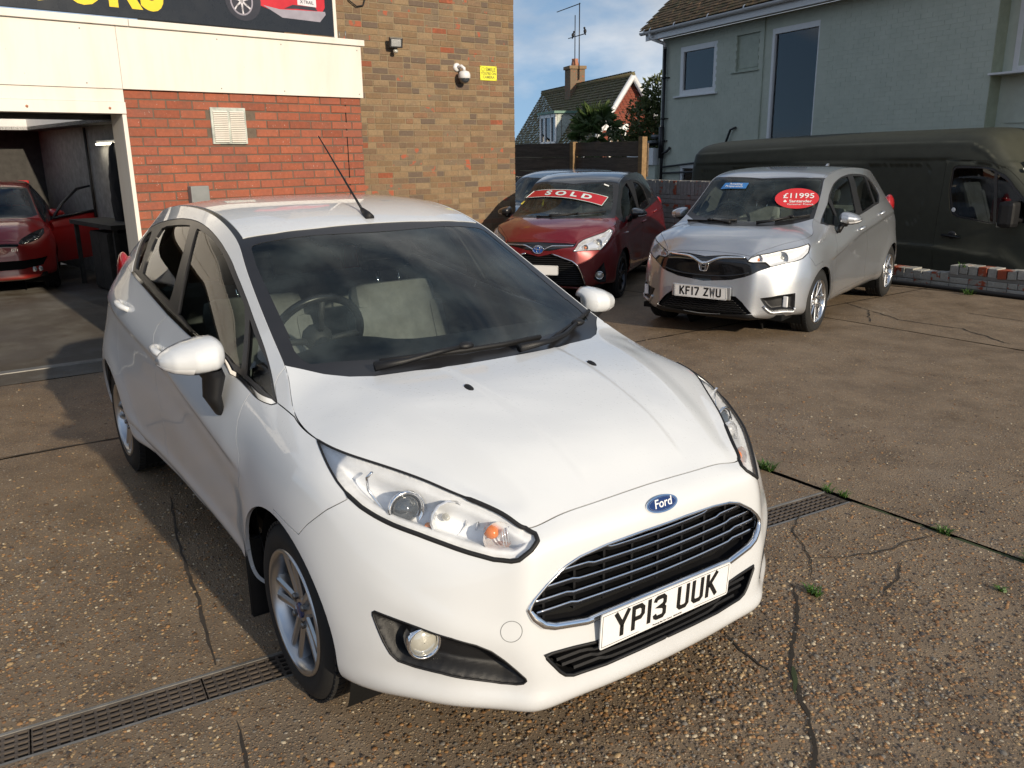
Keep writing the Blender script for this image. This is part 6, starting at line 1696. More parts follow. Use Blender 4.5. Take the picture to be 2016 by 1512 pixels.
def build_blue_car():
    """only the side glass and flank of this one show between the brick corner and the red car"""
    root = empty('blue_hatchback', (-8.75, 6.55, -.12), radians(-66), 'pale blue car glimpsed between the brick corner and the red car', 'car')
    P, Q = make_shell(Y_P, Y_Q, y_disp, bonnet_disp); O = dict(Y_O)
    H = Hatch(root, P, Q, O, dict(body=M['blue_paint']), res=(140, 44, 80, 28))
    H.skin(); H.under(-3.0, .6, .70, .2, ((0, .30), (-2.51, .30)), .60, .335)
    V, N, T = mirror_join([compact(*H.tri('grille')), compact(*H.tri('lowgr'))]); panel('front_grille', V, N, T, M['black_gloss'], root, off=-.01, gap=0, rim=0)
    for sd in (-1, 1):
        lamp_group(H, P, O, sd, root); V, N, T = compact(*H.tri('fogrec')); V = V if sd < 0 else V * FL
        mesh_obj('fog_lamp_recess', V, T if sd < 0 else T[:, ::-1], M['black_plastic'], root, True)
        mirror_unit(root, M['blue_paint'], sd, (-.44, sd * .91, 1.02), (-.46, sd * .80, .95))
        for x in (0, -2.51): wheel(root, (x, sd * .73, .305), sd, .305, .205, .19, 5, 'star')
    cabin(root, -.38, .93, .66)
    return root
BLUE = build_blue_car()
# ---------------------------------------------------------------- yard
def gz(x): return -.028 * np.maximum(0, -np.asarray(x, float) - 2.6) * (np.asarray(x) > -5.9) + (-.0924) * (np.asarray(x) <= -5.9)
def gzf(x, y=0): return float(gz(x)) if y < 9.0 else -.75
ground = empty('ground'); ground['kind'] = 'structure'
def sheet(name, x0, x1, y0, y1, mat, dz=0.0, n=(24, 12), parent=None, edge=0.0, far=False):
    xs = np.linspace(x0, x1, n[0] + 1); ys = np.linspace(y0, y1, n[1] + 1); V = []; F = []
    for i, x in enumerate(xs):
        for j, y in enumerate(ys):
            ex = edge * nrng.normal() if edge and (i in (0, n[0]) or j in (0, n[1])) else 0
            ey = edge * nrng.normal() if edge and (i in (0, n[0]) or j in (0, n[1])) else 0
            V.append((x + (ex if i in (0, n[0]) else 0), y + (ey if j in (0, n[1]) else 0), float(gz(x)) + dz))
    for i in range(n[0]):
        for j in range(n[1]): k = i * (n[1] + 1) + j; F.append((k, k + n[1] + 1, k + n[1] + 2, k + 1))
    return mesh_obj(name, V, F, mat, parent, True)
# soil under everything, reaching the horizon
V = [(-900, -900, -.95), (900, -900, -.95), (900, 900, -.95), (-900, 900, -.95)]
mesh_obj('soil_bed', V, [(0, 1, 2, 3)], M['soil'], ground)
sheet('joint_bed', -14, 9, -9, 8.75, M['soil'], -.022, (60, 4), ground)
xj = [(-5.30, -3.175), (-3.150, -.62), (.22, 9)]; J = .012
def slab(x0, x1, y0, y1, nm='slab', mat='yard', e=.003): sheet(nm, x0, x1, y0, y1, M[mat], 0, (max(6, int((x1 - x0) / .12)), max(6, int((y1 - y0) / .12))), ground, e)
for (x0, x1) in xj:
    slab(x0, x1, -9, 1.930)
for (x0, x1) in ((-5.30, -3.175), (-3.150, 9)): slab(x0, x1, 1.965, 5.90); slab(x0, x1, 5.925, 8.70)
slab(-14, -5.315, 1.965, 5.90); slab(-14, -5.315, 5.925, 8.70); slab(-8.2, -5.315, 1.0, 1.95)
slab(-14, -5.325, -9, .96, 'apron_slab', 'apron', .002)
# channel drain across the yard
def grating(y0, y1, x0, rot=0.0):
    """cast grating: 5 x n slots"""
    o = empty_part('grate', None); L = y1 - y0; W_ = .135; n = max(3, int(round(L / .036))); px_ = W_ / 5; py = L / n
    mb = MB(); zt = -.002
    for i in range(6): xx = -W_ / 2 + i * px_; mb.box(xx - .0045, xx + .0045, 0, L, zt - .018, zt)
    for j in range(n + 1): yy = j * py; mb.box(-W_ / 2, W_ / 2, yy - .0045, yy + .0045, zt - .019, zt - .0012)
    return mb
drain = empty('channel_drain', (-.205, -4.0, 0), 0, 'cast iron channel drain grating running under the white car', 'drain')
A0, A1 = Vector((-.262, -1.65)), Vector((.085, 1.93)); dv = (A1 - A0).normalized(); ang = atan2(dv.y, dv.x) - pi / 2
drain.location = (A0.x - dv.x * 2.4, A0.y - dv.y * 2.4, 0); drain.rotation_euler = (0, 0, ang)
Ld = (A1 - A0).length + 2.4; gm = None; y = 0.0; seg = .497; shared = None
while y < Ld - .02:
    L = min(seg, Ld - y)
    if L == seg:
        if shared is None: shared = grating(0, seg - .004, 0).build('grate', M['cast_iron'], drain); ob = shared
        else: ob = link(bpy.data.objects.new('grate', shared.data), drain)
    else: ob = grating(0, L, 0).build('grate', M['cast_iron'], drain)
    ob.location = (0, y, 0); y += seg
mb = MB(); mb.box(-.082, -.070, 0, Ld, -.03, .001); mb.box(.070, .082, 0, Ld, -.03, .001); mb.build('drain_edging', M['galvanised'], drain)
mb = MB(); mb.box(-.07, .07, 0, Ld, -.019, -.0185); mb.build('drain_channel', M['dark_void'], drain)
# fill strips of concrete either side of the drain where the slabs stop
def quadstrip(name, pts, mat, z, parent):
    V = [(x, y, z + float(gz(x))) for x, y in pts]; return mesh_obj(name, V, [tuple(range(len(pts)))], mat, parent)
def dx(y, off):  # drain edge x at y
    t_ = (y - A0.y) / (A1.y - A0.y); return A0.x + (A1.x - A0.x) * t_ + off
for off, lim, sg in ((-.082, -.312, -1), (.082, None, 1)):
    ys = np.linspace(-9, 1.93, 40); V = []; F = []
    for yy in ys:
        e = dx(max(yy, -4.1), off); b = -.625 if sg < 0 else .225
        if sg < 0: V += [(min(b, e - .02), yy, .0), (e, yy, .0)]
        else: V += [(e, yy, .0), (max(b, e + .02), yy, .0)]
    for i in range(39): F.append((2 * i, 2 * i + 1, 2 * i + 3, 2 * i + 2))
    mesh_obj('slab_edge', [(a, b, c + .001) for a, b, c in V], F, M['yard'], ground)
# cracks, tar-filled joints and moss as narrow sunk fillings
def ragged(name, pts, w, mat, parent, z=.0035, jit=.006, step=.03, wj=.4):
    P_ = [Vector((a, b)) for a, b in pts]; L = []; R_ = []; q = []
    for a, b in zip(P_[:-1], P_[1:]):
        k = max(1, int((b - a).length / step))
        for i in range(k): q.append(a + (b - a) * i / k)
    q.append(P_[-1]); n = len(q); V = []; F = []; wob = 0
    for i in range(n):
        d = (q[min(i + 1, n - 1)] - q[max(0, i - 1)]).normalized(); nn = Vector((-d.y, d.x)); wob = wob * .7 + nrng.normal() * jit
        taper = min(1, (i + .3) / 4, (n - i) / 4); ww = w * taper * (1 + wj * nrng.uniform(-1, 1)) / 2; c = q[i] + nn * wob
        for s_ in (1, -1): v = c + nn * ww * s_; V.append((v.x, v.y, float(gz(v.x)) + z))
    for i in range(n - 1): F.append((2 * i, 2 * i + 1, 2 * i + 3, 2 * i + 2))
    return mesh_obj(name, V, F, mat, parent)
# (positions measured on the yard)
ragged('crack', [(1.35, .06), (1.13, .28), (.98, .42), (.87, .52), (.74, .72), (.62, .90), (.50, 1.02)], .012, M['soil'], ground)
ragged('crack', [(.90, .50), (.78, .47), (.66, .50), (.52, .55)], .007, M['soil'], ground)
ragged('crack', [(.955, .44), (.91, .49), (.85, .55)], .030, M['moss'], ground, .0045)
ragged('crack', [(.40, 1.25), (.50, 1.40), (.57, 1.62), (.60, 1.90)], .006, M['soil'], ground)
ragged('crack', [(.52, 1.08), (.42, 1.25), (.20, 1.42), (.10, 1.62)], .006, M['soil'], ground)
ragged('crack', [(.66, 1.55), (.72, 1.40), (.78, 1.22)], .009, M['soil'], ground)
ragged('joint_filler', [(-1.95, -.745), (-1.4, -.85), (-.9, -.92), (-.31, -1.0)], .012, M['yard_dark'], ground, .003, .0025, .05)
ragged('joint_filler', [(.02, -1.04), (.35, -1.10), (.7, -1.16), (1.1, -1.22)], .012, M['yard_dark'], ground, .003, .0025, .05)
ragged('joint_filler', [(-3.19, -1.45), (-3.165, -1.0), (-3.13, -.6), (-3.12, .2)], .020, M['yard_dark'], ground, .003, .0025, .05)
ragged('joint_moss', [(.15, 1.948), (.5, 1.946), (.9, 1.948), (1.6, 1.95)], .032, M['moss'], ground, -.006, .004)
ragged('crack', [(-1.0, 6.05), (-1.6, 6.4), (-2.2, 6.35), (-2.7, 6.6)], .014, M['soil'], ground)
ragged('crack', [(-2.3, 6.0), (-2.7, 6.6), (-3.2, 6.9)], .012, M['soil'], ground)
ragged('crack', [(-.4, 6.9), (-1.2, 7.2), (-2.0, 7.25)], .012, M['soil'], ground)
# steel threshold strip of the garage door
mb = MB(); mb.box(-5.90, -5.80, -5, .10, -.0924, -.082); mb.build('threshold_strip', M['galvanised'], ground)

# loose shingle bedded in the surface: one uncountable mass
def shingle(n, box, smin, smax, seed, dens=None):
    r = np.random.default_rng(seed); x = r.uniform(box[0], box[1], n); y = r.uniform(box[2], box[3], n)
    keep = np.ones(n, bool)
    dxx = A0.x + (A1.x - A0.x) * (y - A0.y) / (A1.y - A0.y); keep &= np.abs(x - dxx) > .095
    keep &= np.abs(y - 1.948) > .025
    # patchy: washed areas hold more stones
    pat = np.sin(x * 2.1 + 1.3 * np.sin(y * 1.7)) + np.sin(y * 2.9 - x * .8) * .7 + r.normal(0, .7, n); keep &= pat > -.55
    dc = np.hypot(x - 2.3, y + 1.6); keep &= r.uniform(size=n) < np.exp(-np.maximum(0, dc - 2.6) / 1.15)
    x, y = x[keep], y[keep]; n = len(x)
    s = r.uniform(smin, smax, n) * np.where(r.uniform(size=n) < .12, 1.5, 1); asp = r.uniform(.55, .95, n); a = r.uniform(0, pi, n); hh = s * r.uniform(.22, .45, n)
    k = 6; t = np.arange(k) * 2 * pi / k; V = np.zeros((n, 2 * k + 1, 3))
    for ring, (rr, zz) in enumerate(((1.0, -.15), (.68, .75))):
        jit = 1 + r.uniform(-.18, .18, (n, k))
        ex = np.cos(t)[None] * rr * jit * s[:, None]; ey = np.sin(t)[None] * rr * jit * (s * asp)[:, None]
        V[:, ring * k:(ring + 1) * k, 0] = x[:, None] + ex * np.cos(a)[:, None] - ey * np.sin(a)[:, None]
        V[:, ring * k:(ring + 1) * k, 1] = y[:, None] + ex * np.sin(a)[:, None] + ey * np.cos(a)[:, None]
        V[:, ring * k:(ring + 1) * k, 2] = hh[:, None] * zz
    V[:, 2 * k] = np.stack([x, y, hh], 1); V[:, :, 2] += gz(x)[:, None] + .001
    T = []
    for i in range(k):
        j = (i + 1) % k; T += [(i, j, k + j), (i, k + j, k + i), (k + i, k + j, 2 * k)]
    T = np.array(T)[None] + (np.arange(n) * (2 * k + 1))[:, None, None]
    return V.reshape(-1, 3), T.reshape(-1, 3)
parts_ = [shingle(330000, (-5.5, 2.2, -4.2, 5.5), .0035, .0085, 1)]
Vs = []; Ts = []; b_ = 0
for V, T in parts_: Vs.append(V); Ts.append(T + b_); b_ += len(V)
sh = tri_mesh('shingle', np.concatenate(Vs), np.concatenate(Ts), M['pebbles'], None, False)
tag(sh, 'small brown and cream stones bedded in the concrete yard', 'shingle', kind='stuff')

# weeds in the joints
def weed(loc, r, n, lab):
    bl = []; V = []; F = []
    for i in range(n):
        a = rng.uniform(0, 2 * pi); l = r * rng.uniform(.5, 1.1); w = .0022 + .002 * rng.random(); lean = rng.uniform(.5, 1.3)
        d = Vector((cos(a), sin(a), 0)); s_ = Vector((-sin(a), cos(a), 0)); o = Vector((rng.uniform(-r, r) * .5, rng.uniform(-r, r) * .25, 0))
        p1 = o + d * l * lean * .45 + Vector((0, 0, l * .55)); p2 = o + d * l * lean + Vector((0, 0, l * .62)); b = len(V)
        V += [o - s_ * w, o + s_ * w, p1 - s_ * w, p1 + s_ * w, p2]; F += [(b, b + 1, b + 3, b + 2), (b + 2, b + 3, b + 4)]
    o = mesh_obj('weed', V, F, M['grass'], None, False); o.location = loc; tag(o, lab, 'weed', 'weeds growing in the yard joints'); return o
weed((-.36, 1.95, 0), .07, 60, 'largest tuft of grass, in the joint just behind the right end of the white car')
weed((.02, 1.95, 0), .05, 26, 'small weed in the joint at the far end of the drain grating')
weed((.10, 1.96, 0), .05, 22, 'weed in the joint beside the corner of the drain grating')
weed((.60, 1.02, 0), .045, 50, 'lone tuft of grass by the cracks to the right of the number plate')
weed((.62, 1.94, 0), .05, 40, 'grass tuft in the long joint near the right edge of the picture')
weed((.98, 1.95, 0), .05, 40, 'grass tuft in the long joint, the one nearest the right edge')
weed((1.02, 1.62, 0), .03, 20, 'tiny weed on the slab between the cracks and the right edge')
weed((-2.55, 8.38, 0), .10, 50, 'weeds at the foot of the low painted wall by the black hose')
weed((-2.78, 8.62, .28), .08, 16, 'dry weed on top of the low painted wall')
# ---------------------------------------------------------------- masonry helper
def brick_mesh(name, w, h, d, mat, bev=.004):
    mb = MB(); mb.box(-d, 0, -w / 2, w / 2, -h / 2, h / 2, 0)
    bm = bmesh.new(); me = bpy.data.meshes.new(name); mb2 = MB(); mb2.box(-d, 0, -w / 2, w / 2, -h / 2, h / 2, 0)
    vs_ = [bm.verts.new(v) for v in mb2.V]
    for f in mb2.F: bm.faces.new([vs_[i] for i in f])
    bmesh.ops.recalc_face_normals(bm, faces=bm.faces[:])
    ed = [e for e in bm.edges if all(v.co.x > -1e-5 for v in e.verts)]
    bmesh.ops.bevel(bm, geom=ed, offset=bev, segments=1, affect='EDGES')
    bm.to_mesh(me); bm.free(); me.materials.append(mat); return me

def lay_bricks(parent, y0, y1, ztop, rows, mat, L=.215, Hh=.065, joint=.010, single=lambda y, z: True, keep=lambda y, z: True, proud=.004, offset=.5, head=0.0, seedv=1, snap=None, stuff_name='bricks', limit=300):
    """stretcher courses on the local plane x=0 (outwards +x), running along y. Bricks chosen by single() become objects (children of parent), the rest one mesh"""
    r = random.Random(seedv); cache = {}; n_obj = 0; sm = MB()
    for k in range(rows):
        z = ztop - joint * .5 - Hh / 2 - k * (Hh + joint)
        y = y0 - (L + joint) * (offset if k % 2 else 0) - (snap[k % len(snap)] if snap else 0)
        while y < y1 - .01:
            l = L
            if head and r.random() < head: l = .1025
            a, b = max(y, y0), min(y + l, y1)
            if b - a > .02 and keep((a + b) / 2, z):
                w = b - a; px_ = proud + r.uniform(-.0025, .003); yc = (a + b) / 2
                if single(yc, z) and n_obj < limit:
                    key = round(w, 3)
                    if key not in cache: cache[key] = brick_mesh('brick', w, Hh, .03, mat)
                    o = link(bpy.data.objects.new('brick', cache[key]), parent); o.location = (px_, yc, z + r.uniform(-.0012, .0012)); o.rotation_euler = (r.uniform(-.004, .004), 0, r.uniform(-.008, .008)); n_obj += 1
                else: sm.box(px_ - .03, px_, a, b, z - Hh / 2, z + Hh / 2)
            y += l + joint
    if sm.V:
        o = sm.build(stuff_name, mat, parent, fix=False); o['kind'] = 'stuff'
    return n_obj

# ---------------------------------------------------------------- garage with roller door opening
gar = empty('garage', (-5.5, 1.0, -.09), radians(7.0), 'open garage with red brick pier, white fascia board and black sign above', 'garage')
def G(name, mat, x0, x1, y0, y1, z0, z1, bev=0.0, parent=None):
    mb = MB(); mb.box(x0, x1, y0, y1, z0, z1, bev); o = mb.build(name, M[mat], parent or gar); return o
Z = .09                                   # local z of the yard datum
pier = G('brick_pier', 'mortar_red', -.28, 0, -1.02, 1.23, 0, 2.208 + Z)
lay_bricks(pier, -1.02, 1.23, 2.207 + Z, 30, M['red_brick'], single=lambda y, z: z > .15, proud=.005, seedv=4, snap=None, keep=lambda y, z: not (-.32 < y < .0 and 1.77 + Z < z < 2.09 + Z), limit=290)
mb = MB(); mb.box(.0062, .0066, 1.046, 1.056, 0, 2.2 + Z); mb.build('movement_joint', M['dark_void'], pier)
mb = MB(); mb.box(-.27, .012, -1.055, -1.021, 0, 2.03 + Z, .004); mb.build('door_jamb', M['white_board'], gar)
# grey louvred vent
v = empty_part('wall_vent', gar)
G('vent_frame', 'flaked_paint', .0, .022, -.318, .006, 1.775 + Z, 2.083 + Z, .004, v)
for i in range(17):
    for a, b in ((-.298, -.168), (-.146, -.014)):
        z = 1.80 + Z + i * .0157; mb = MB(); mb.prism([(0, 0), (.012, -.010), (.014, -.008), (.002, .003)], frame((.021, 0, z), (1, 0, 0), (0, 0, 1), (0, -1, 0)), -b, -a); mb.build('louvre', M['white_board'], v)
b = empty_part('socket_box', gar)
G('box_body', 'grey_plastic', .004, .085, -.588, -.424, 1.275 + Z, 1.425 + Z, .01, b); G('box_base', 'grey_plastic', .004, .06, -.56, -.44, 1.235 + Z, 1.276 + Z, .005, b)
# fascia, lintel and sign
fb = empty_part('fascia', gar)
G('fascia_board', 'white_board', -.02, .035, -1.03, 1.245, 2.205 + Z, 2.680 + Z, .003, fb); G('fascia_board', 'white_board', -.02, .035, -4.7, -1.032, 2.205 + Z, 2.680 + Z, .003, fb)
G('fascia_trim', 'white_board', -.02, .060, -.93, 1.275, 2.681 + Z, 2.735 + Z, .004, fb); G('fascia_trim', 'white_board', -.02, .060, -4.7, -.933, 2.681 + Z, 2.735 + Z, .004, fb)
for y in (-3.2, -2.1, -1.3, -.2, .4, 1.2):
    for zz in (2.24, 2.64): mb = MB(); mb.sphere((.036, y, zz + Z), .006, sub=1); mb.build('screw', M['galvanised'], fb)
lt = empty_part('door_lintel', gar)
G('lintel_board', 'white_board', -.05, .022, -4.7, -1.028, 2.105 + Z, 2.204 + Z, .003, lt); G('lintel_board', 'white_board', -.05, .030, -4.7, -1.024, 2.014 + Z, 2.104 + Z, .003, lt)
G('lintel_soffit', 'white_board', -.28, -.051, -4.7, -1.056, 2.02 + Z, 2.06 + Z, 0, lt)
for y in (-1.15, -1.75): mb = MB(); mb.sphere((.031, y, 2.055 + Z), .012, sub=1); mb.build('rusty_bolt', M['terracotta'], lt)
sg = empty_part('sign', gar)
G('sign_panel', 'sign_black', .0, .030, -4.7, .962, 2.750 + Z, 4.0, .002, sg); G('sign_frame', 'white_board', -.02, .034, .964, .997, 2.738 + Z, 4.0, .002, sg)
Ms = lambda y, z, o=.0312: frame((o, y, z + Z), (0, 1, 0), (0, 0, 1), (1, 0, 0))
for ch, y in (('O', -1.555), ('U', -1.235), ('R', -.945), ('S', -.715)):
    text_obj('letter', ch, Ms(y, 2.985), .50, M['sign_yellow'], sg, .0006, bold=.018, xs=.82)
pc = empty_part('printed_car', sg)
def flat(nm, pts, mat, o): mb = MB(); mb.prism([(a, b) for a, b in pts], Ms(0, 0, o), 0, .0004); mb.build(nm, M[mat], pc)
disc = lambda cy, cz, a, b_, n=28: [(cy + a * cos(t), cz + b_ * sin(t)) for t in np.linspace(0, 2 * pi, n, endpoint=False)]
flat('printed_body', [(-.08, 3.06), (.25, 2.945), (.42, 2.90), (.82, 2.905), (.88, 2.99), (.88, 3.16), (.70, 3.42), (.10, 3.45), (-.20, 3.30)], 'print_red', .0305)
flat('printed_bumper', [(.26, 2.955), (.44, 2.868), (.82, 2.862), (.885, 2.93), (.88, 2.955), (.60, 2.945), (.42, 2.935)], 'print_grey', .0311); flat('printed_lower_grille', [(.46, 2.945), (.60, 2.955), (.80, 2.955), (.78, 2.985), (.55, 2.985)], 'print_dark', .0316)
flat('printed_arch', disc(.075, 2.975, .165, .165), 'print_dark', .0309); flat('printed_tyre', disc(.075, 2.960, .140, .150), 'print_dark', .0314); flat('printed_rim', disc(.060, 2.970, .105, .118), 'print_grey', .0318); flat('printed_hub', disc(.060, 2.970, .092, .105), 'print_dark', .0322)
for k in range(7):
    t = 2 * pi * k / 7 + .3; flat('printed_spoke', [(.060 + .012 * cos(t + 1.5), 2.97 + .012 * sin(t + 1.5)), (.060 + .092 * cos(t - .08), 2.97 + .105 * sin(t - .08)), (.060 + .092 * cos(t + .08), 2.97 + .105 * sin(t + .08)), (.060 + .012 * cos(t - 1.5), 2.97 + .012 * sin(t - 1.5))], 'print_white', .0326)
flat('printed_lamp', [(.33, 3.04), (.46, 3.03), (.50, 3.07), (.36, 3.10)], 'print_white', .0311); flat('printed_plate', [(.60, 2.99), (.79, 2.985), (.79, 3.05), (.60, 3.055)], 'print_white', .0320)
text_obj('printed_plate_text', 'X·TRAIL', Ms(.695, 3.018, .0326), .038, M['print_dark'], pc, .0004, bold=.0006)
mb = MB(); mb.tube([(-.02 + .03, 1.03, 2.74 + Z), (.01, 1.03, 2.80 + Z)], .006, 6); mb.tube([(.01, 1.10, 2.74 + Z), (.01, 1.10, 2.81 + Z)], .006, 6); mb.build('sign_bracket', M['galvanised'], sg)
# interior shell
inn = empty_part('interior', gar)
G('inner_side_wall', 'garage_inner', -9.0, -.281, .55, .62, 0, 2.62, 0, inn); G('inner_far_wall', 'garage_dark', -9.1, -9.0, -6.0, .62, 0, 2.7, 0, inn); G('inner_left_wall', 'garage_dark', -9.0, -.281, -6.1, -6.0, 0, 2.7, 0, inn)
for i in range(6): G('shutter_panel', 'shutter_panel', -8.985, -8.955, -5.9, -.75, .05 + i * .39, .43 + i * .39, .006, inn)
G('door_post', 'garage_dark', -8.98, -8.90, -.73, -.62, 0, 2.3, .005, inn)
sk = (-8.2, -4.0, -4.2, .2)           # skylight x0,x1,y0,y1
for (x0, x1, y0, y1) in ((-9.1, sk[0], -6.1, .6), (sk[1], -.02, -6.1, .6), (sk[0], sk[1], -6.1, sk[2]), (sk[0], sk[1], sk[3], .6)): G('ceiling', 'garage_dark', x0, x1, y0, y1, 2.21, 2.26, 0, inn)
for (x0, x1, y0, y1) in ((sk[0] - .03, sk[0], sk[2], sk[3]), (sk[1], sk[1] + .03, sk[2], sk[3]), (sk[0], sk[1], sk[2] - .03, sk[2]), (sk[0], sk[1], sk[3], sk[3] + .03)): G('skylight_reveal', 'white_gloss', x0, x1, y0, y1, 2.21, 2.74, 0, inn)
G('roof_slab', 'lead', -9.1, sk[0] - .04, -6.1, 1.2, 2.64, 2.74, 0, inn); G('roof_slab', 'lead', sk[1] + .04, -.03, -6.1, 1.2, 2.64, 2.74, 0, inn); G('roof_slab', 'lead', sk[0] - .04, sk[1] + .04, sk[3] + .04, 1.2, 2.64, 2.74, 0, inn); G('roof_slab', 'lead', sk[0] - .04, sk[1] + .04, -6.1, sk[2] - .04, 2.64, 2.74, 0, inn)
G('flank_wall', 'mortar_red', -9.1, -.285, 1.05, 1.22, 0, 2.62, 0, inn)
mb = MB(); mb.tube([(-.33, -4.6, 2.015 + Z), (-.33, -1.0, 2.015 + Z)], .03, 12); mb.build('roller_shutter', M['garage_dark'], inn)
# lit strip lamp and things stored along the wall, coloured dark for the dim interior, each its own
tl = empty('strip_lamp', (0, 0, 0), 0, 'lit fluorescent strip lamp inside the garage', 'lamp'); tl.parent = None
R7 = Matrix.Translation((-5.5, 1.0, -.09)) @ Matrix.Rotation(radians(7), 4, 'Z')
mb = MB(); mb.tube([R7 @ Vector((-5.75, .47, 1.95)), R7 @ Vector((-4.75, .47, 1.95))], .016, 10); mb.build('tube', M['tube_light'], tl)
mb = MB(); mb.box(-5.8, -4.7, .48, .54, 1.96, 2.0, .006, R7); mb.build('fitting', M['white_gloss'], tl)
ld = bpy.data.lights.new('strip_light', 'AREA'); ld.shape = 'RECTANGLE'; ld.size = 1.15; ld.size_y = .04; ld.energy = 3.0; ld.color = (1, .9, .72); lo_ = bpy.data.objects.new('strip_light', ld); COL.objects.link(lo_); lo_.parent = tl; lo_.matrix_local = R7 @ Matrix.Translation((-5.25, .44, 1.92))
def coat(y0, x, lab):
    bm = bmesh.new(); bmesh.ops.create_icosphere(bm, subdivisions=3, radius=1)
    for q in bm.verts:
        z = q.co.z; w = .17 + .10 * max(0, -z) + .02 * sin(7 * q.co.x + 3 * z); q.co = Vector((q.co.x * w * 1.15, q.co.y * .09 + .012 * sin(18 * q.co.x), z * .62))
    me = bpy.data.meshes.new('coat'); bm.to_mesh(me); bm.free(); me.polygons.foreach_set('use_smooth', np.ones(len(me.polygons), bool)); me.materials.append(M['coat_cloth'])
    o = link(bpy.data.objects.new('coat', me)); o.matrix_world = R7 @ Matrix.Translation((x, y0, 1.35)); tag(o, lab, 'coat'); return o
coat(.42, -4.9, 'black coat hanging on the garage side wall by the white jamb')
wb = empty('workbench', (0, 0, 0), 0, 'workbench coloured dark for the gloom along the inside wall of the garage', 'bench')
mb = MB(); mb.box(-5.9, -4.1, .0, .52, .86, .92, .004, R7); mb.build('bench_top', M['garage_dark'], wb)
for x in (-5.85, -4.2):
    for y in (.04, .44): mb = MB(); mb.box(x, x + .06, y, y + .05, .0, .86, 0, R7); mb.build('leg', M['garage_dark'], wb)
cb = empty('storage_cabinet', (0, 0, 0), 0, 'storage cabinet coloured dark for the gloom under the workbench in the garage', 'cabinet')
mb = MB(); mb.box(-5.2, -4.45, .06, .5, .01, .80, .01, R7); mb.build('cabinet_body', M['garage_dark'], cb)
for x in (-5.19, -4.82): mb = MB(); mb.box(x, x + .36, .048, .059, .04, .78, .003, R7); mb.build('cabinet_door', M['garage_dark'], cb)
pp = MB(); pp.tube([R7 @ Vector((-6.4, .52, 2.2)), R7 @ Vector((-6.4, .52, .9))], .02, 8); tag(pp.build('wall_pipe', M['garage_dark']), 'dark conduit running down the garage side wall', 'pipe')
plain('lamp_glass', (.30, .31, .32), .15, 0, .6, 1)
# ---------------------------------------------------------------- brown brick block behind the garage
tb = empty('brick_building', (-7.8, 4.6, -.13), radians(2.0), 'tall brown brick building wall behind the garage', 'building')
def B(name, mat, x0, x1, y0, y1, z0, z1, bev=0.0, parent=None):
    mb = MB(); mb.box(x0, x1, y0, y1, z0, z1, bev); return mb.build(name, M[mat], parent or tb)
Zb = .13
wall = B('wall', 'mortar_tan', -6, 0, -2.3, 1.046, 0, 6.4)
lay_bricks(wall, -2.3, 1.05, 6.3, 84, M['tan_brick'], single=lambda y, z: y > -1.62 and 1.33 + Zb < z < 3.62 + Zb, proud=.0045, head=.22, seedv=9, limit=300)
# end wall courses round the corner
em = MB(); r_ = random.Random(3)
for k in range(60):
    z = 6.3 - .0375 - .005 - k * .075; x = -.004 - (.11 if k % 2 else 0)
    while x > -5.9:
        em.box(max(-6, x - .215), x, 1.046, 1.050 + r_.uniform(0, .003), z - .0325, z + .0325); x -= .225
o = em.build('end_wall_bricks', M['tan_brick'], wall, fix=False); o['kind'] = 'stuff'
Rb = Matrix.Translation((-7.8, 4.6, 0)) @ Matrix.Rotation(radians(2), 4, 'Z')
# floodlight with sensor
fl_ = empty('floodlight', (0, 0, 0), 0, 'small black floodlight with motion sensor high on the brown brick wall', 'floodlight')
Mf = Rb @ Matrix.Translation((.12, -.895, 3.005)) @ Matrix.Rotation(radians(-14), 4, 'Z') @ Matrix.Rotation(radians(12), 4, 'Y')
mb = MB(); mb.box(-.03, .02, -.085, .085, -.055, .065, .008, Mf); mb.build('lamp_body', M['black_iron'], fl_)
mb = MB(); mb.box(.021, .024, -.062, .062, -.036, .044, .002, Mf); mb.build('lamp_glass', M['lamp_glass'], fl_)
mb = MB(); mb.box(-.13, -.02, -.02, .02, -.03, .03, .004, Mf); mb.tube([Mf @ Vector((-.03, 0, -.05)), Mf @ Vector((-.02, 0, -.10))], .02, 8); mb.build('bracket', M['black_iron'], fl_)
mb = MB(); mb.sphere((0, 0, 0), .032, (1, 1.1, .8), 2, Mf @ Matrix.Translation((-.005, 0, -.095))); mb.build('sensor', M['fog_glass'], fl_)
# dome camera on bracket
cc = empty('security_camera', (0, 0, 0), 0, 'white dome security camera beside the yellow sign', 'camera')
Mc = Rb @ Matrix.Translation((0, .115, 2.70))
mb = MB(); mb.lathe([(.001, .030), (.040, .028), (.055, .012), (.055, 0)], Mc @ Matrix.Translation((.004, -.03, .075)), 24); mb.tube([Mc @ Vector((.02, -.03, .075)), Mc @ Vector((.09, -.01, .085)), Mc @ Vector((.12, .01, .055)), Mc @ Vector((.12, .01, .02))], .022, 10); mb.build('bracket', M['upvc'], cc)
Rv = Mc @ Matrix.Translation((.12, .012, 0)) @ Matrix.Rotation(radians(-90), 4, 'Y')
mb = MB(); mb.lathe([(.030, .025), (.062, .015), (.078, -.015), (.080, -.060), (.074, -.070)], Rv, 28); mb.build('housing', M['upvc'], cc)
mb = MB(); mb.lathe([(.072, -.066), (.068, -.095), (.045, -.125), (.001, -.138)], Rv, 28); mb.build('dome', M['dark_glass_ball'], cc)
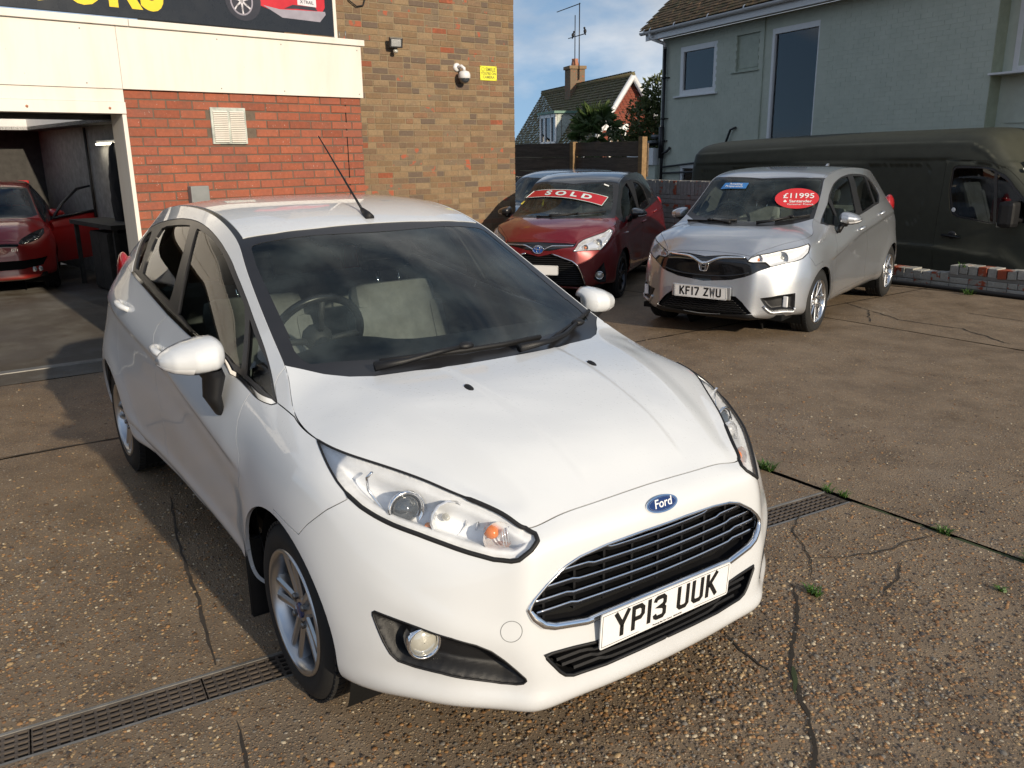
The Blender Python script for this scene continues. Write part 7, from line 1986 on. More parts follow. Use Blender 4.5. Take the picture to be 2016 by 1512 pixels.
# yellow notice
ns = empty('smile_notice', (0, 0, 0), 0, 'yellow notice reading SMILE YOU\'RE ON CAMERA on the brown wall', 'sign')
Mn = Rb @ frame((.0105, .601, 2.722), (0, 1, 0), (0, 0, 1), (1, 0, 0))
mb = MB(); mb.box(-.140, .140, -.093, .093, 0, .003, .001, Mn); mb.build('notice_plate', M['smile_yellow'], ns)
for txt, x, y, s in (('SMILE', .035, .047, .068), ("YOU'RE ON", .0, -.005, .048), ('CAMERA', .0, -.052, .050)): text_obj('notice_text', txt, Mn @ Matrix.Translation((x, y, .0036)), s, M['smile_ink'], ns, .0003, bold=.0012)
mb = MB(); mb.tube([Mn @ Vector((-.092 + .026 * cos(t), .046 + .026 * sin(t), .004)) for t in np.linspace(0, 2 * pi, 24, endpoint=False)], .002, 6, closed=True); mb.tube([Mn @ Vector((-.092 + .014 * cos(t), .044 + .014 * sin(t), .004)) for t in np.linspace(pi * 1.1, pi * 1.9, 8)], .002, 6); mb.build('smiley', M['smile_ink'], ns)
for x in (-.128, .128):
    for y in (-.082, .082): mb = MB(); mb.sphere((0, 0, 0), .006, sub=1, M=Mn @ Matrix.Translation((x, y, .003))); mb.build('screw', M['black_iron'], ns)
# loose cable loop above the fascia end
mb = MB(); mb.tube([Rb @ Vector((.02, -1.50, 3.6)), Rb @ Vector((.03, -1.46, 3.46)), Rb @ Vector((.03, -1.36, 3.40)), Rb @ Vector((.03, -1.27, 3.42)), Rb @ Vector((.03, -1.24, 3.50)), Rb @ Vector((.02, -1.24, 3.7))], .008, 8); tag(mb.build('cable_loop', M['rubber']), 'black cable hanging in a loop at the top of the brown wall', 'cable')
# black wheelie bin behind the white car
bn = empty('wheelie_bin', (-7.05, 2.98, -.0924), radians(20), 'black wheelie bin behind the white car, against the brown wall', 'bin')
def tap(x0, x1, y0, y1, z0, x2, x3, y2, y3, z1): return [(x0, y0, z0), (x1, y0, z0), (x1, y1, z0), (x0, y1, z0), (x2, y2, z1), (x3, y2, z1), (x3, y3, z1), (x2, y3, z1)], [(3, 2, 1, 0), (4, 5, 6, 7), (0, 1, 5, 4), (1, 2, 6, 5), (2, 3, 7, 6), (3, 0, 4, 7)]
mb = MB(); mb.add(*tap(-.22, .22, -.24, .24, .06, -.27, .27, -.33, .29, 1.10)); mb.build('bin_body', M['black_plastic'], bn)
V = []; F = []
for i in range(13):
    t = i / 12; x = -.30 + .62 * t; z = 1.13 + .115 * sin(pi * (.18 + .74 * t)) ** .7
    V += [(x, -.36, z - .02), (x, -.33, z), (x, .29, z), (x, .32, z - .02)]
for i in range(12):
    for k in range(3): F.append((i * 4 + k, i * 4 + k + 1, i * 4 + k + 5, i * 4 + k + 4))
mb = MB(); mb.add(V, F, True); mb.box(-.30, .30, -.35, .31, 1.09, 1.14, .01); mb.build('bin_lid', M['black_plastic'], bn)
mb = MB(); mb.tube([(-.25, .36, 1.10), (.25, .36, 1.10)], .018, 8); mb.box(-.25, .25, .28, .36, 1.08, 1.12); mb.build('bin_handle', M['black_plastic'], bn)
for x in (-.24, .24): mb = MB(); mb.lathe([(.001, -.02), (.10, -.02), (.10, .02), (.001, .02)], frame((x, .24, .10), (1, 0, 0), (0, 1, 0), (0, 0, 1)), 20); mb.build('bin_wheel', M['rubber'], bn)
# ---------------------------------------------------------------- boundary walls and fence (along x, facing -y)
def wallroot(name, x, y, z, label): return empty(name, (x, y, z), radians(-90), label, 'wall')      # local x outwards = -y, local y = +x
gw = wallroot('painted_brick_wall', -9.0, 8.46, -.16, 'grey painted brick garden wall with a soldier course between the red and silver cars')
mb = MB(); mb.box(-.22, 0, -5.0, 3.55, 0, 1.37); core = mb.build('wall_core', M['mortar_grey'], gw)
lay_bricks(core, -5.0, 3.55, 1.155, 15, M['painted_brick'], single=lambda y, z: y > .2 and z > .3, head=.1, seedv=21, proud=.006)
r_ = random.Random(8); cache = brick_mesh('soldier', .066, .215, .03, M['painted_brick'])
y = -5.0
while y < 3.55:
    o = link(bpy.data.objects.new('coping_brick', cache), core); o.location = (.008 + r_.uniform(-.004, .006), y + .036, 1.265 + r_.uniform(-.012, .008)); o.rotation_euler = (r_.uniform(-.02, .02), 0, r_.uniform(-.03, .03)); y += .0765
lw = wallroot('low_brick_wall', -3.0, 8.62, -.01, 'low crumbling whitewashed brick wall in front of the dark van')
mb = MB(); mb.box(-.20, 0, -2.5, 7.0, 0, .165); core2 = mb.build('wall_core', M['mortar_grey'], lw)
lay_bricks(core2, -2.5, 7.0, .160, 2, M['white_painted_brick'], single=lambda y, z: True, head=.1, seedv=22, proud=.008)
bm_ = brick_mesh('edge_brick', .098, .105, .21, M['white_painted_brick']); y = -2.5
while y < 7.0:
    hi = y > .02; dz = .06 if hi else -.045
    if hi or r_.random() < .8:
        o = link(bpy.data.objects.new('coping_brick', bm_), core2); o.location = (.010 + r_.uniform(-.006, .008), y + .05, .195 + dz + r_.uniform(-.012, .010)); o.rotation_euler = (r_.uniform(-.04, .04), r_.uniform(-.03, .03), r_.uniform(-.05, .05))
    y += .112
mb = MB(); mb.box(-.19, .004, .03, 7.0, .166, .205); mb.build('bed_course', M['mortar_grey'], core2)
mb = MB(); mb.tube([(-5.4, 8.50, .02), (-4.4, 8.47, .028), (-3.4, 8.50, .025), (-2.4, 8.48, .03), (-1.0, 8.50, .028), (1.5, 8.5, .03)], .028, 10); tag(mb.build('black_hose', M['rubber']), 'thick black hose lying along the foot of the low wall', 'hose')
# horizontal board fence above and behind the grey wall
fc = empty('timber_fence', (-10.2, 8.72, -.75), 0, 'weathered fence of wide horizontal boards with two posts tinted as if sunlit', 'fence')
r_ = random.Random(31)
for (x0, x1) in ((-3.2, -.085), (.005, 1.72)):
    for k in range(5):
        z1 = 2.585 - k * .262; z0 = z1 - .252 + r_.uniform(-.004, .008); tl_ = r_.uniform(-.006, .006)
        mb = MB(); V = []
        n = 12
        for i in range(n + 1):
            xx = x0 + (x1 - x0) * i / n
            for (yy, zz) in ((0, z0), (0, z1), (.03, z1), (.03, z0)): V.append((xx, yy + .006 * sin(i * 1.3 + k), zz + tl_ * (i / n - .5) + .003 * sin(i * 2.1 + k)))
        F = [(i * 4 + q, (i + 1) * 4 + q, (i + 1) * 4 + (q + 1) % 4, i * 4 + (q + 1) % 4) for i in range(n) for q in range(4)] + [(0, 1, 2, 3), tuple(n * 4 + q for q in (3, 2, 1, 0))]
        mb.add(V, F); mb.build('board', M['fence_board'], fc)
for x, h in ((-.04, 2.60), (1.79, 2.655)): mb = MB(); mb.box(x - .05, x + .05, -.06, .05, 0, h, .004); mb.build('post', M['sun_tinted_post'], fc)
for k in range(4): mb = MB(); mb.box(1.75, 1.85, .055, .085, .2 + k * .6, .75 + k * .6, .003); mb.build('post_cleat', M['fence_board'], fc)
# ---------------------------------------------------------------- sage green house
hs = empty('green_house', (-4.65, 11.7, -.75), radians(-11.5), 'sage green painted brick house with white gutter and tiled roof', 'house')
Zh = .75
def Hh_(name, mat, x0, x1, y0, y1, z0, z1, bev=0.0, parent=None):
    mb = MB(); mb.box(x0, x1, y0, y1, z0 + Zh, z1 + Zh, bev); return mb.build(name, M[mat], parent or hs)
OP = [(-7.40, -6.07, 2.865, 3.90), (-5.45, -4.73, 3.212, 3.912), (-4.365, -3.105, .75, 3.905), (-7.28, -6.55, .2, 1.38)]
# front wall cut round its openings
xs = sorted({-8.13, .43} | {o[0] for o in OP} | {o[1] for o in OP}); hw_ = empty_part('front_wall', hs)
def wallcell(x0, x1, z0, z1): mb = MB(); mb.box(x0, x1, 0, .25, z0 + Zh, z1 + Zh); return mb
sm = MB()
for a, b in zip(xs[:-1], xs[1:]):
    zz = [(-.75, 4.16)]
    for (x0, x1, z0, z1) in OP:
        if x0 <= a + 1e-6 and b <= x1 + 1e-6:
            nz = []
            for (p, q) in zz:
                if z0 > p: nz.append((p, min(q, z0)))
                if z1 < q: nz.append((max(p, z1), q))
            zz = nz
    for (p, q) in zz: sm.box(a, b, .0, .25, p + Zh, q + Zh)
sm.build('wall', M['sage_paint'], hw_)
# brick faces under the paint, too faint to tell apart one by one
bk = MB(); r_ = random.Random(5); inside = lambda x, z: any(o[0] - .06 < x < o[1] + .06 and o[2] - .05 < z < o[3] + .05 for o in OP)
for k in range(65):
    z = 4.10 - k * .0745; x = -8.12 - (.112 if k % 2 else 0)
    while x < .42:
        a, b = max(x, -8.125), min(x + .2215, .425)
        if b - a > .04 and not inside((a + b) / 2, z) and z > -.3 and r_.random() < .95: bk.box(a, b, -.0022 - r_.uniform(0, .0026), .004, z - .0350 + Zh + r_.uniform(-.002, .001), z + .0350 + Zh)
        x += .225
o = bk.build('brick_relief', M['sage_paint'], hw_, fix=False); o['kind'] = 'stuff'
Hh_('back_of_house', 'sage_smooth', -8.1, 5.8, .3, 6.0, -.75, 4.1); Hh_('side_wall', 'sage_paint', -8.13, -7.88, .251, 6, -.75, 4.15)
Hh_('rendered_wall', 'sage_smooth', .44, 6.0, .22, .32, -.75, 4.2); Hh_('wall_return', 'sun_tinted_return', .431, .442, .002, .219, -.75, 4.15)
Hh_('render_band', 'sage_smooth', .60, 6.0, .205, .221, 2.00, 2.03)
def window(x0, x1, z0, z1, y=.09, fr_=.075, nm='window', bars=(), sill=True, glassm='house_glass', split=None):
    w = empty_part(nm, hs)
    for (a, b, c, d) in ((x0, x0 + fr_, z0, z1), (x1 - fr_, x1, z0, z1), (x0 + fr_, x1 - fr_, z0, z0 + fr_), (x0 + fr_, x1 - fr_, z1 - fr_, z1)): Hh_('frame_bar', 'upvc', a, b, y - .05, y + .02, c, d, .006, w)
    for (a, b, c, d) in bars: Hh_('glazing_bar', 'upvc', a, b, y - .045, y + .015, c, d, .005, w)
    Hh_('pane', glassm, x0 + fr_, x1 - fr_, y - .008, y - .004, z0 + fr_, z1 - fr_, 0, w)
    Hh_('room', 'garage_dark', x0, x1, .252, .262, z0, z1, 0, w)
    if sill: Hh_('sill', 'upvc', x0 - .18, x1 + .07, -.055, y - .05, z0 - .032, z0, .006, w)
    return w
window(-7.40, -6.07, 2.865, 3.90, .05, .115)
window(-7.28, -6.55, .2, 1.38, .06, .10)
# tall stair window with venetian blind
w = empty_part('tall_window', hs)
for (a, b, c, d) in ((-4.365, -4.29, .75, 3.905), (-3.135, -3.105, .75, 3.905), (-4.29, -3.135, 3.80, 3.905), (-4.29, -3.135, .75, .83)): Hh_('frame_bar', 'upvc', a, b, .0, .09, c, d, .006, w)
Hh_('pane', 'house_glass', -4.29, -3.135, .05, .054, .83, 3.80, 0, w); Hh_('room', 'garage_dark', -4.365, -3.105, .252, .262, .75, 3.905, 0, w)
sl = None
for k in range(62):
    z = 3.76 - k * .0455
    if z < 1.0: break
    mb = MB(); mb.box(-4.27, -3.16, .075, .115, z + Zh - .010, z + Zh + .003)
    if sl is None:
        m2 = MB(); m2.add([(-4.27, .078, -.012), (-3.16, .078, -.012), (-3.16, .104, .010), (-4.27, .104, .010), (-4.27, .079, -.0108), (-3.16, .079, -.0108), (-3.16, .105, .0112), (-4.27, .105, .0112)], [(0, 1, 2, 3), (7, 6, 5, 4), (0, 4, 5, 1), (3, 2, 6, 7)]); sl = m2.build('blind_slat', M['white_gloss'], w); ob = sl
    else: ob = link(bpy.data.objects.new('blind_slat', sl.data), w)
    ob.location = (0, 0, z + Zh)
for x in (-4.05, -3.70, -3.35): mb = MB(); mb.tube([(x, .077, 3.78 + Zh), (x, .077, 1.0 + Zh)], .003, 5); mb.build('blind_cord', M['white_gloss'], w)
# blocked-up opening
bp = empty_part('blank_panel', hs); Hh_('panel', 'sage_trim', -5.45, -4.73, .045, .10, 3.212, 3.912, 0, bp); Hh_('panel_sill', 'sage_trim', -5.55, -4.70, -.035, .045, 3.19, 3.216, .004, bp); Hh_('panel_bead', 'sage_trim', -5.37, -4.79, .035, .046, 3.27, 3.85, .004, bp)
window(.60, 2.6, 2.70, 4.1, .26, .085, bars=((1.45, 1.52, 2.78, 4.02), (.685, 1.45, 3.40, 3.46)), sill=True)
# eaves: fascia, gutter, brackets
ev = empty_part('eaves', hs); Hh_('soffit', 'upvc', -8.40, 6.0, -.28, .0, 4.165, 4.185, 0, ev); Hh_('fascia', 'upvc', -8.40, 6.0, -.305, -.281, 4.13, 4.30, .004, ev)
mb = MB(); V = []; F = []; n = 9
for i, x in enumerate((-8.50, 6.0)):
    for k in range(n): t = pi + pi * k / (n - 1); V.append((x, -.365 + .062 * cos(t), 4.315 + Zh + .062 * sin(t)))
    for k in range(n): t = 2 * pi - pi * k / (n - 1); V.append((x, -.365 + .056 * cos(t), 4.315 + Zh + .056 * sin(t)))
for k in range(2 * n): F.append((k, (k + 1) % (2 * n), 2 * n + (k + 1) % (2 * n), 2 * n + k))
F.append(tuple(range(2 * n)))
mb.add(V, F, False); mb.build('gutter', M['upvc'], ev)
for x in (-8.30, -8.05, -7.1, -5.9, -4.75, -3.6, -2.5, -1.4): mb = MB(); mb.lathe([(.068, -.02), (.068, .02)], frame((x, -.365, 4.315 + Zh), (1, 0, 0), (0, -1, 0), (0, 0, -1)), 14, -pi * .5, pi * .5); mb.build('gutter_bracket', M['upvc'], ev)
dp = empty_part('downpipe', hs)
mb = MB(); mb.tube([(-8.12, -.365, 4.26 + Zh), (-8.12, -.365, 4.17 + Zh), (-7.95, -.07, 4.04 + Zh), (-7.93, -.07, 3.93 + Zh)], .040, 12); mb.build('swan_neck', M['upvc'], dp)
mb = MB(); mb.tube([(-7.93, -.07, 3.96 + Zh), (-7.93, -.07, -.7 + Zh)], .038, 12); mb.build('pipe', M['black_iron'], dp)
for z in (3.30, 2.40, 1.9): mb = MB(); mb.tube([(-7.93, -.07, z + Zh - .02), (-7.93, -.07, z + Zh + .02)], .05, 12); mb.box(-7.93, -7.80, -.04, .0, z + Zh - .008, z + Zh + .008); mb.build('pipe_clip', M['black_iron'], dp)
mb = MB(); mb.tube([(-7.95, -.08, 2.22 + Zh), (-7.95, -.08, 1.5 + Zh)], .062, 12); mb.tube([(-7.95, -.08, 1.98 + Zh), (-8.30, -.10, 2.00 + Zh)], .05, 12); mb.tube([(-7.93, -.08, 1.60 + Zh), (-7.7, -.08, 1.66 + Zh), (-7.66, -.02, 1.75 + Zh)], .03, 10); mb.build('soil_branch', M['black_iron'], dp)
mb = MB(); mb.tube([(-7.9, -.06, 1.30 + Zh), (-6.4, -.06, 1.42 + Zh), (-6.15, -.06, 1.72 + Zh), (-6.05, -.02, 1.76 + Zh)], .022, 8); mb.build('waste_pipe', M['black_iron'], hs)
mb = MB(); mb.tube([(-7.9, -.06, 1.16 + Zh), (-5.9, -.06, 1.24 + Zh)], .022, 8); mb.build('waste_pipe', M['black_iron'], hs)
mb = MB(); mb.tube([(-5.75, -.06, 1.45 + Zh), (-5.42, -.06, 2.08 + Zh), (-5.28, -.03, 2.12 + Zh)], .024, 8); mb.build('waste_pipe', M['black_iron'], hs)
mb = MB(); mb.tube([(-4.575, -.02, 4.14 + Zh), (-4.575, -.02, .9 + Zh)], .011, 8); mb.build('conduit', M['sage_trim'], hs)
# roof: courses of plain tiles
rf = empty_part('roof', hs); pitch = radians(42); e0 = Vector((0, -.40, 4.335 + Zh)); up = Vector((0, cos(pitch), sin(pitch))); nn_ = Vector((0, -sin(pitch), cos(pitch)))
V = [(-8.42, *(e0 - nn_ * .03)[1:]), (6.2, *(e0 - nn_ * .03)[1:]), (6.2, *(e0 + up * 4.6 - nn_ * .03)[1:]), (-8.42, *(e0 + up * 4.6 - nn_ * .03)[1:])]
mesh_obj('roof_deck', V, [(0, 1, 2, 3)], M['roof_tile'], rf)
tm = None; st_ = MB(); cnt = 0
for k in range(40):
    x = -8.46 - (.0825 if k % 2 else 0) + .04
    while x < 6.0:
        c = e0 + up * (k * .105 + .08); jz = r_.uniform(0, .008); jy = r_.uniform(-.006, .006)
        if cnt < 300 and k < 14 and x < -4.9:
            if tm is None:
                m2 = MB(); m2.add([(-.08, -.09, .006), (.08, -.09, .006), (.08, .09, -.014), (-.08, .09, -.014), (-.08, -.09, .020), (.08, -.09, .020), (.08, .09, 0), (-.08, .09, 0)], [(3, 2, 1, 0), (4, 5, 6, 7), (0, 1, 5, 4), (1, 2, 6, 5), (2, 3, 7, 6), (3, 0, 4, 7)])
                ob = m2.build('tile', M['roof_tile'], rf); tm = ob.data
            else: ob = link(bpy.data.objects.new('tile', tm), rf)
            ob.matrix_local = frame(c + nn_ * jz + up * jy + Vector((x, 0, 0)), (1, 0, 0), up, nn_); cnt += 1
        else:
            q = c + nn_ * jz + up * jy; b = [Vector((x + s_ * .08, 0, 0)) + q + up * d + nn_ * h for s_ in (-1, 1) for d, h in ((-.09, .02), (.09, 0), (-.09, .004))]
            st_.add(b, [(0, 3, 4, 1), (2, 5, 3, 0), (0, 1, 2), (3, 5, 4)])
        x += .166
o = st_.build('roof_tiles', M['roof_tile'], rf, fix=False); o['kind'] = 'stuff'
# low lean-to at the corner
ex = empty_part('lean_to', hs); Hh_('lean_to_wall', 'sage_paint', -9.3, -8.15, -.1, 1.6, -.75, 1.34, 0, ex); Hh_('lean_to_fascia', 'upvc', -9.35, -8.16, -.16, 1.6, 1.345, 1.74, .006, ex)
mb = MB(); mb.add([(-9.4, -.22, 1.76 + Zh), (-8.15, -.22, 1.86 + Zh), (-8.15, 1.7, 1.95 + Zh), (-9.4, 1.7, 1.85 + Zh), (-9.4, -.22, 1.80 + Zh), (-8.15, -.22, 1.92 + Zh), (-8.15, 1.7, 2.0 + Zh), (-9.4, 1.7, 1.89 + Zh)], [(3, 2, 1, 0), (4, 5, 6, 7), (0, 1, 5, 4), (1, 2, 6, 5), (2, 3, 7, 6), (3, 0, 4, 7)]); mb.build('lean_to_roof', M['lead'], ex)
Hh_('lean_to_vent', 'sage_trim', -9.0, -8.72, -.115, -.101, 1.0, 1.2, 0, ex)
# ---------------------------------------------------------------- matt olive van behind the low wall
vn = empty('olive_van', (-2.0, 10.55, -.75), 0, 'long matt olive high-roof van parked in front of the green house', 'van')
kS = 1.0275
def vx(x): return 2.318 + (x - 2.318) * kS + 2.0
def vz(z): return 1.667 + (z - 1.667) * kS + .75
VS = [(-7.87, 1.60, .88), (-7.82, 1.74, .95), (-7.70, 1.80, .97), (-7.4, 1.825, .97), (-6.6, 1.855, .97), (-5.4, 1.89, .97), (-4.2, 1.905, .97), (-3.5, 1.912, .97), (-3.2, 1.905, .965), (-3.0, 1.84, .955), (-2.85, 1.68, .945), (-2.70, 1.50, .94), (-2.3, 1.20, .93), (-1.8, .85, .91), (-1.35, .66, .88), (-1.0, .50, .80), (-.75, .30, .68)]
def van_net():
    net = []
    for (x, zr, w) in VS:
        lo = -.38; row = []
        sec = [(1.0, -.38), (1.0, -.05), (1.012, .38), (1.0, .47), (.995, .80), (.985, 1.20), (.965, 1.50), (.915, 1.68), (.82, 1.80), (.62, 1.87), (.32, 1.905), (0, 1.912)]
        for (a, z) in sec:
            zz = lo + (z - lo) * (zr - lo) / (1.912 - lo) if z > .35 and zr < 1.5 else (z if z < 1.2 else 1.2 + (z - 1.2) * (zr - 1.2) / (1.912 - 1.2) if zr > 1.25 else lo + (z - lo) * (zr - lo) / (1.912 - lo))
            row.append((vx(x), -a * w, vz(zz)))
        net.append(row)
    return net
VP_ = Patch(van_net(), mir_j=(0, 3), soft=.6)
n_ = VP_.normal(np.array([.5]), np.array([.3]))[0]; VP_.flip = -1 if n_[1] > 0 else 1
_g = (300, 120); _u, _v = np.meshgrid(np.linspace(0, 1, _g[0]), np.linspace(0, 1, _g[1]), indexing='ij'); _V = VP_.eval(_u.ravel(), _v.ravel()); _I = np.arange(_g[0] * _g[1]).reshape(_g)
_F = np.concatenate([np.stack([_I[:-1, :-1], _I[1:, :-1], _I[1:, 1:]], -1).reshape(-1, 3), np.stack([_I[:-1, :-1], _I[1:, 1:], _I[:-1, 1:]], -1).reshape(-1, 3)])
_bv = BVHTree.FromPolygons([Vector(a) for a in _V], [tuple(map(int, f)) for f in _F]); _UV = np.stack([_u.ravel(), _v.ravel()], 1)
def vuv(x, z):
    """surface parameters of the point seen square-on at (x, z)"""
    h = _bv.ray_cast(Vector((vx(x), -4, vz(z))), Vector((0, 1, 0)))
    if h[0] is None: h = _bv.find_nearest(Vector((vx(x), -.9, vz(z))))
    f = _F[h[2]]; A = np.array([_V[f[1]] - _V[f[0]], _V[f[2]] - _V[f[0]]]).T; w = np.linalg.lstsq(A, np.array(h[0]) - _V[f[0]], rcond=None)[0]
    q = _UV[f[0]] + w[0] * (_UV[f[1]] - _UV[f[0]]) + w[1] * (_UV[f[2]] - _UV[f[0]]); return (float(np.clip(q[0], 0, 1)), float(np.clip(q[1], 0, 1)))
win = [vuv(*p) for p in ((-3.405, 1.40), (-3.38, 1.435), (-3.33, 1.445), (-3.10, 1.435), (-2.90, 1.405), (-2.775, 1.34), (-2.64, 1.20), (-2.50, 1.05), (-2.30, .84), (-2.33, .69), (-2.702, .726), (-3.0, .768), (-3.275, .808), (-3.335, .84), (-3.37, .92), (-3.415, 1.15))]
pf = [vuv(*p) for p in ((-3.385, 1.38), (-3.36, 1.41), (-3.10, 1.41), (-2.90, 1.375), (-2.83, .77), (-3.0, .79), (-3.26, .83), (-3.33, .88), (-3.395, 1.15))]
pq = [vuv(*p) for p in ((-2.86, 1.35), (-2.775, 1.29), (-2.64, 1.15), (-2.50, 1.0), (-2.36, .83), (-2.38, .72), (-2.70, .755), (-2.795, .77))]
door = [vuv(*p) for p in ((-3.50, 1.50), (-3.50, 1.2), (-3.52, .8), (-3.53, .43), (-3.50, .14), (-3.5, -.2), (-2.35, -.25), (-1.95, .3), (-2.0, .62), (-2.30, .98), (-2.75, 1.40), (-2.9, 1.46), (-3.2, 1.505))]
ws = [vuv(-2.71, 1.475), vuv(-2.45, 1.25), vuv(-2.1, 1.02), vuv(-1.85, .84)]; ws = ws + [(ws[-1][0] + .012, .9), (ws[-1][0] + .012, 1.0), (ws[0][0] + .002, 1.0), (ws[0][0], .85)]
pan = [vuv(*p) for p in ((-7.60, 1.34), (-7.55, 1.36), (-6.5, 1.40), (-5.0, 1.43), (-3.75, 1.455), (-3.69, 1.42), (-3.72, 1.1), (-3.76, .76), (-3.85, .69), (-3.99, .667), (-5.0, .65), (-7.4, .63), (-7.55, .70))]
pl = np.array([VP_.eval([a], [b])[0] for a, b in resample(pan, np.array([.01, .02]))])
def vdisp(P, u, v):
    x, y, z = P.T; side = sst(-y, .80, .90); d = np.zeros(len(x))
    ins = in_poly(np.stack([u, v], 1), pan); dd = np.min(np.linalg.norm(P[:, None, [0, 2]] - pl[None][:, :, [0, 2]], axis=2), axis=1) if len(P) < 60000 else np.zeros(len(P))
    d -= side * np.where(ins, .011 * sst(dd, 0, .03), 0)
    zl = np.interp(x, [vx(-7.8), vx(-3.5), vx(-2.4)], [vz(.44), vz(.41), vz(.33)]); q = z - zl; d += .014 * side * np.where(q > 0, gau(q, .02), gau(q, .09)) * (1 - sst(x, vx(-2.9), vx(-2.5)))
    zc = np.interp(x, [vx(-7.8), vx(-5.42), vx(-3.65), vx(-3.24), vx(-3.04), vx(-2.88)], [vz(1.60), vz(1.70), vz(1.731), vz(1.715), vz(1.62), vz(1.48)]); q = z - zc; d += .012 * sst(-y, .6, .8) * np.where(q < 0, gau(q, .05), gau(q, .012)) * sst(v, .3, .5)
    zs = np.interp(x, [vx(-7.7), vx(-3.63), vx(-3.19), vx(-2.875)], [vz(1.435), vz(1.52), vz(1.494), vz(1.418)]); d -= .010 * side * gau(z - zs, .009)
    return d
VP_.disp = vdisp
def vcls(c, p):
    R = np.full(len(c), 'body', dtype=object); R[in_poly(c, door)] = 'door'; R[in_poly(c, win)] = 'frame'; R[in_poly(c, pf)] = 'pf'; R[in_poly(c, pq)] = 'pq'; R[in_poly(c, ws)] = 'ws'; return R
Vv, Nv, Tv, Rv_ = cut_patch(VP_, 230, 84, [(win, True), (pf, True), (pq, True), (door, True), (ws, True)], vcls)
def vpart(name, reg, mat, **k):
    V, N, T = compact(Vv, Nv, Tv[Rv_ == reg]); k2 = dict(gap=.002, rim=.015); k2.update(k)
    for sd in (1, -1): panel(name, V if sd == 1 else V * FL, N if sd == 1 else N * FL, T if sd == 1 else T[:, ::-1], mat, vn, **k2)
V, N, T = mirror_join([compact(Vv, Nv, Tv[Rv_ == 'body'])], 6e-4); panel('body_shell', V, N, T, M['van_paint'], vn, gap=.002)
vpart('cab_door', 'door', M['van_paint']); vpart('window_frame', 'frame', M['black_trim'], off=-.004); vpart('door_window', 'pf', M['van_glass'], off=-.012, gap=-.005, rim=0); vpart('quarter_window', 'pq', M['van_glass'], off=-.012, gap=-.005, rim=0)
V, N, T = mirror_join([compact(Vv, Nv, Tv[Rv_ == 'ws'])], 6e-4); panel('windscreen', V, N, T, M['van_glass'], vn, gap=0, rim=0, off=-.004)
# rear end cap, underside, wheels, cab contents
e = VP_.eval(np.zeros(60), np.linspace(0, 1, 60)); ring = np.concatenate([e, (e * FL)[::-1]]); mesh_obj('rear_doors', ring, [tuple(range(len(ring)))], M['van_paint'], vn)
mb = MB(); mb.box(vx(-7.8), vx(-1.0), -.85, .85, .30, .38); mb.build('floor_pan', M['dark_void'], vn)
for x in (-6.3, -2.0):
    for sd in (-1, 1): wheel(vn, (vx(x), sd * .84, .34), sd, .34, .21, .22, 5, 'star', rim_mat=M['grey_plastic'])
for y in (-.45, .45): seat(vn, vx(-3.15), y, .5, 1.35, M['seat_fabric'])
for o in [x for x in KIDS(vn) if x.name.startswith('seat')]: o.location = (0, 0, .62)
mb = MB(); mb.box(vx(-3.62), vx(-3.60), -.9, .9, .5, 2.3); mb.build('bulkhead', M['curtain'], vn)
mb = MB(); mb.box(vx(-2.95), vx(-2.80), -.80, -.55, vz(.75), vz(1.05), .05); mb.build('seat_cover', M['print_red'], vn)
h = empty_part('door_handle', vn); mb = MB(); mb.sphere((vx(-3.30), -.968, vz(.585)), .06, (1, .2, .85), 2); mb.build('handle_cup', M['black_trim'], h)
mb = MB(); mb.tube([(vx(-3.415), -1.0, vz(.578)), (vx(-3.30), -1.012, vz(.570)), (vx(-3.185), -1.0, vz(.562))], .016, 8); mb.build('grip', M['black_plastic'], h)
m = empty_part('door_mirror', vn); mb = MB(); mb.box(vx(-2.66), vx(-2.48), -1.24, -1.02, vz(.73), vz(1.04), .05); mb.build('mirror_shell', M['black_plastic'], m)
mb = MB(); mb.tube([(vx(-2.52), -.92, vz(.80)), (vx(-2.55), -1.08, vz(.84))], .03, 8); mb.build('mirror_arm', M['black_plastic'], m); mb = MB(); mb.box(vx(-2.67), vx(-2.60), -1.20, -1.06, vz(.73), vz(.80), .015); mb.build('mirror_lamp', M['fog_glass'], m)
mb = MB(); mb.lathe([(.001, .002), (.035, .0)], frame((vx(-2.585), -.80, vz(1.40)), Vector((.6, -.35, .72)).normalized(), Vector((.35, .6, 0)).normalized(), Vector((.6, -.35, .72)).normalized().cross(Vector((.35, .6, 0)).normalized())), 20); mb.build('screen_disc', M['sticker_white'], vn)
mb = MB(); mb.lathe([(.001, .002), (.028, .0)], frame((vx(-3.32), -.962, vz(.90)), (0, -1, 0), (1, 0, 0), (0, 0, 1)), 12); mb.build('window_sticker', M['sticker_white'], vn)
# neighbour's lower drive
mesh_obj('driveway', [(-14, 8.80, -.75), (6, 8.80, -.75), (6, 13, -.75), (-14, 14, -.75)], [(0, 1, 2, 3)], M['apron'], ground)
# ---------------------------------------------------------------- distant house, palm and laurel
dh = empty('distant_house', (-33.65, 32.1, -.8), atan2(4.7, -14.2), 'far chalet house with mossy tiled roof, chimney and green-roofed dormer', 'house')
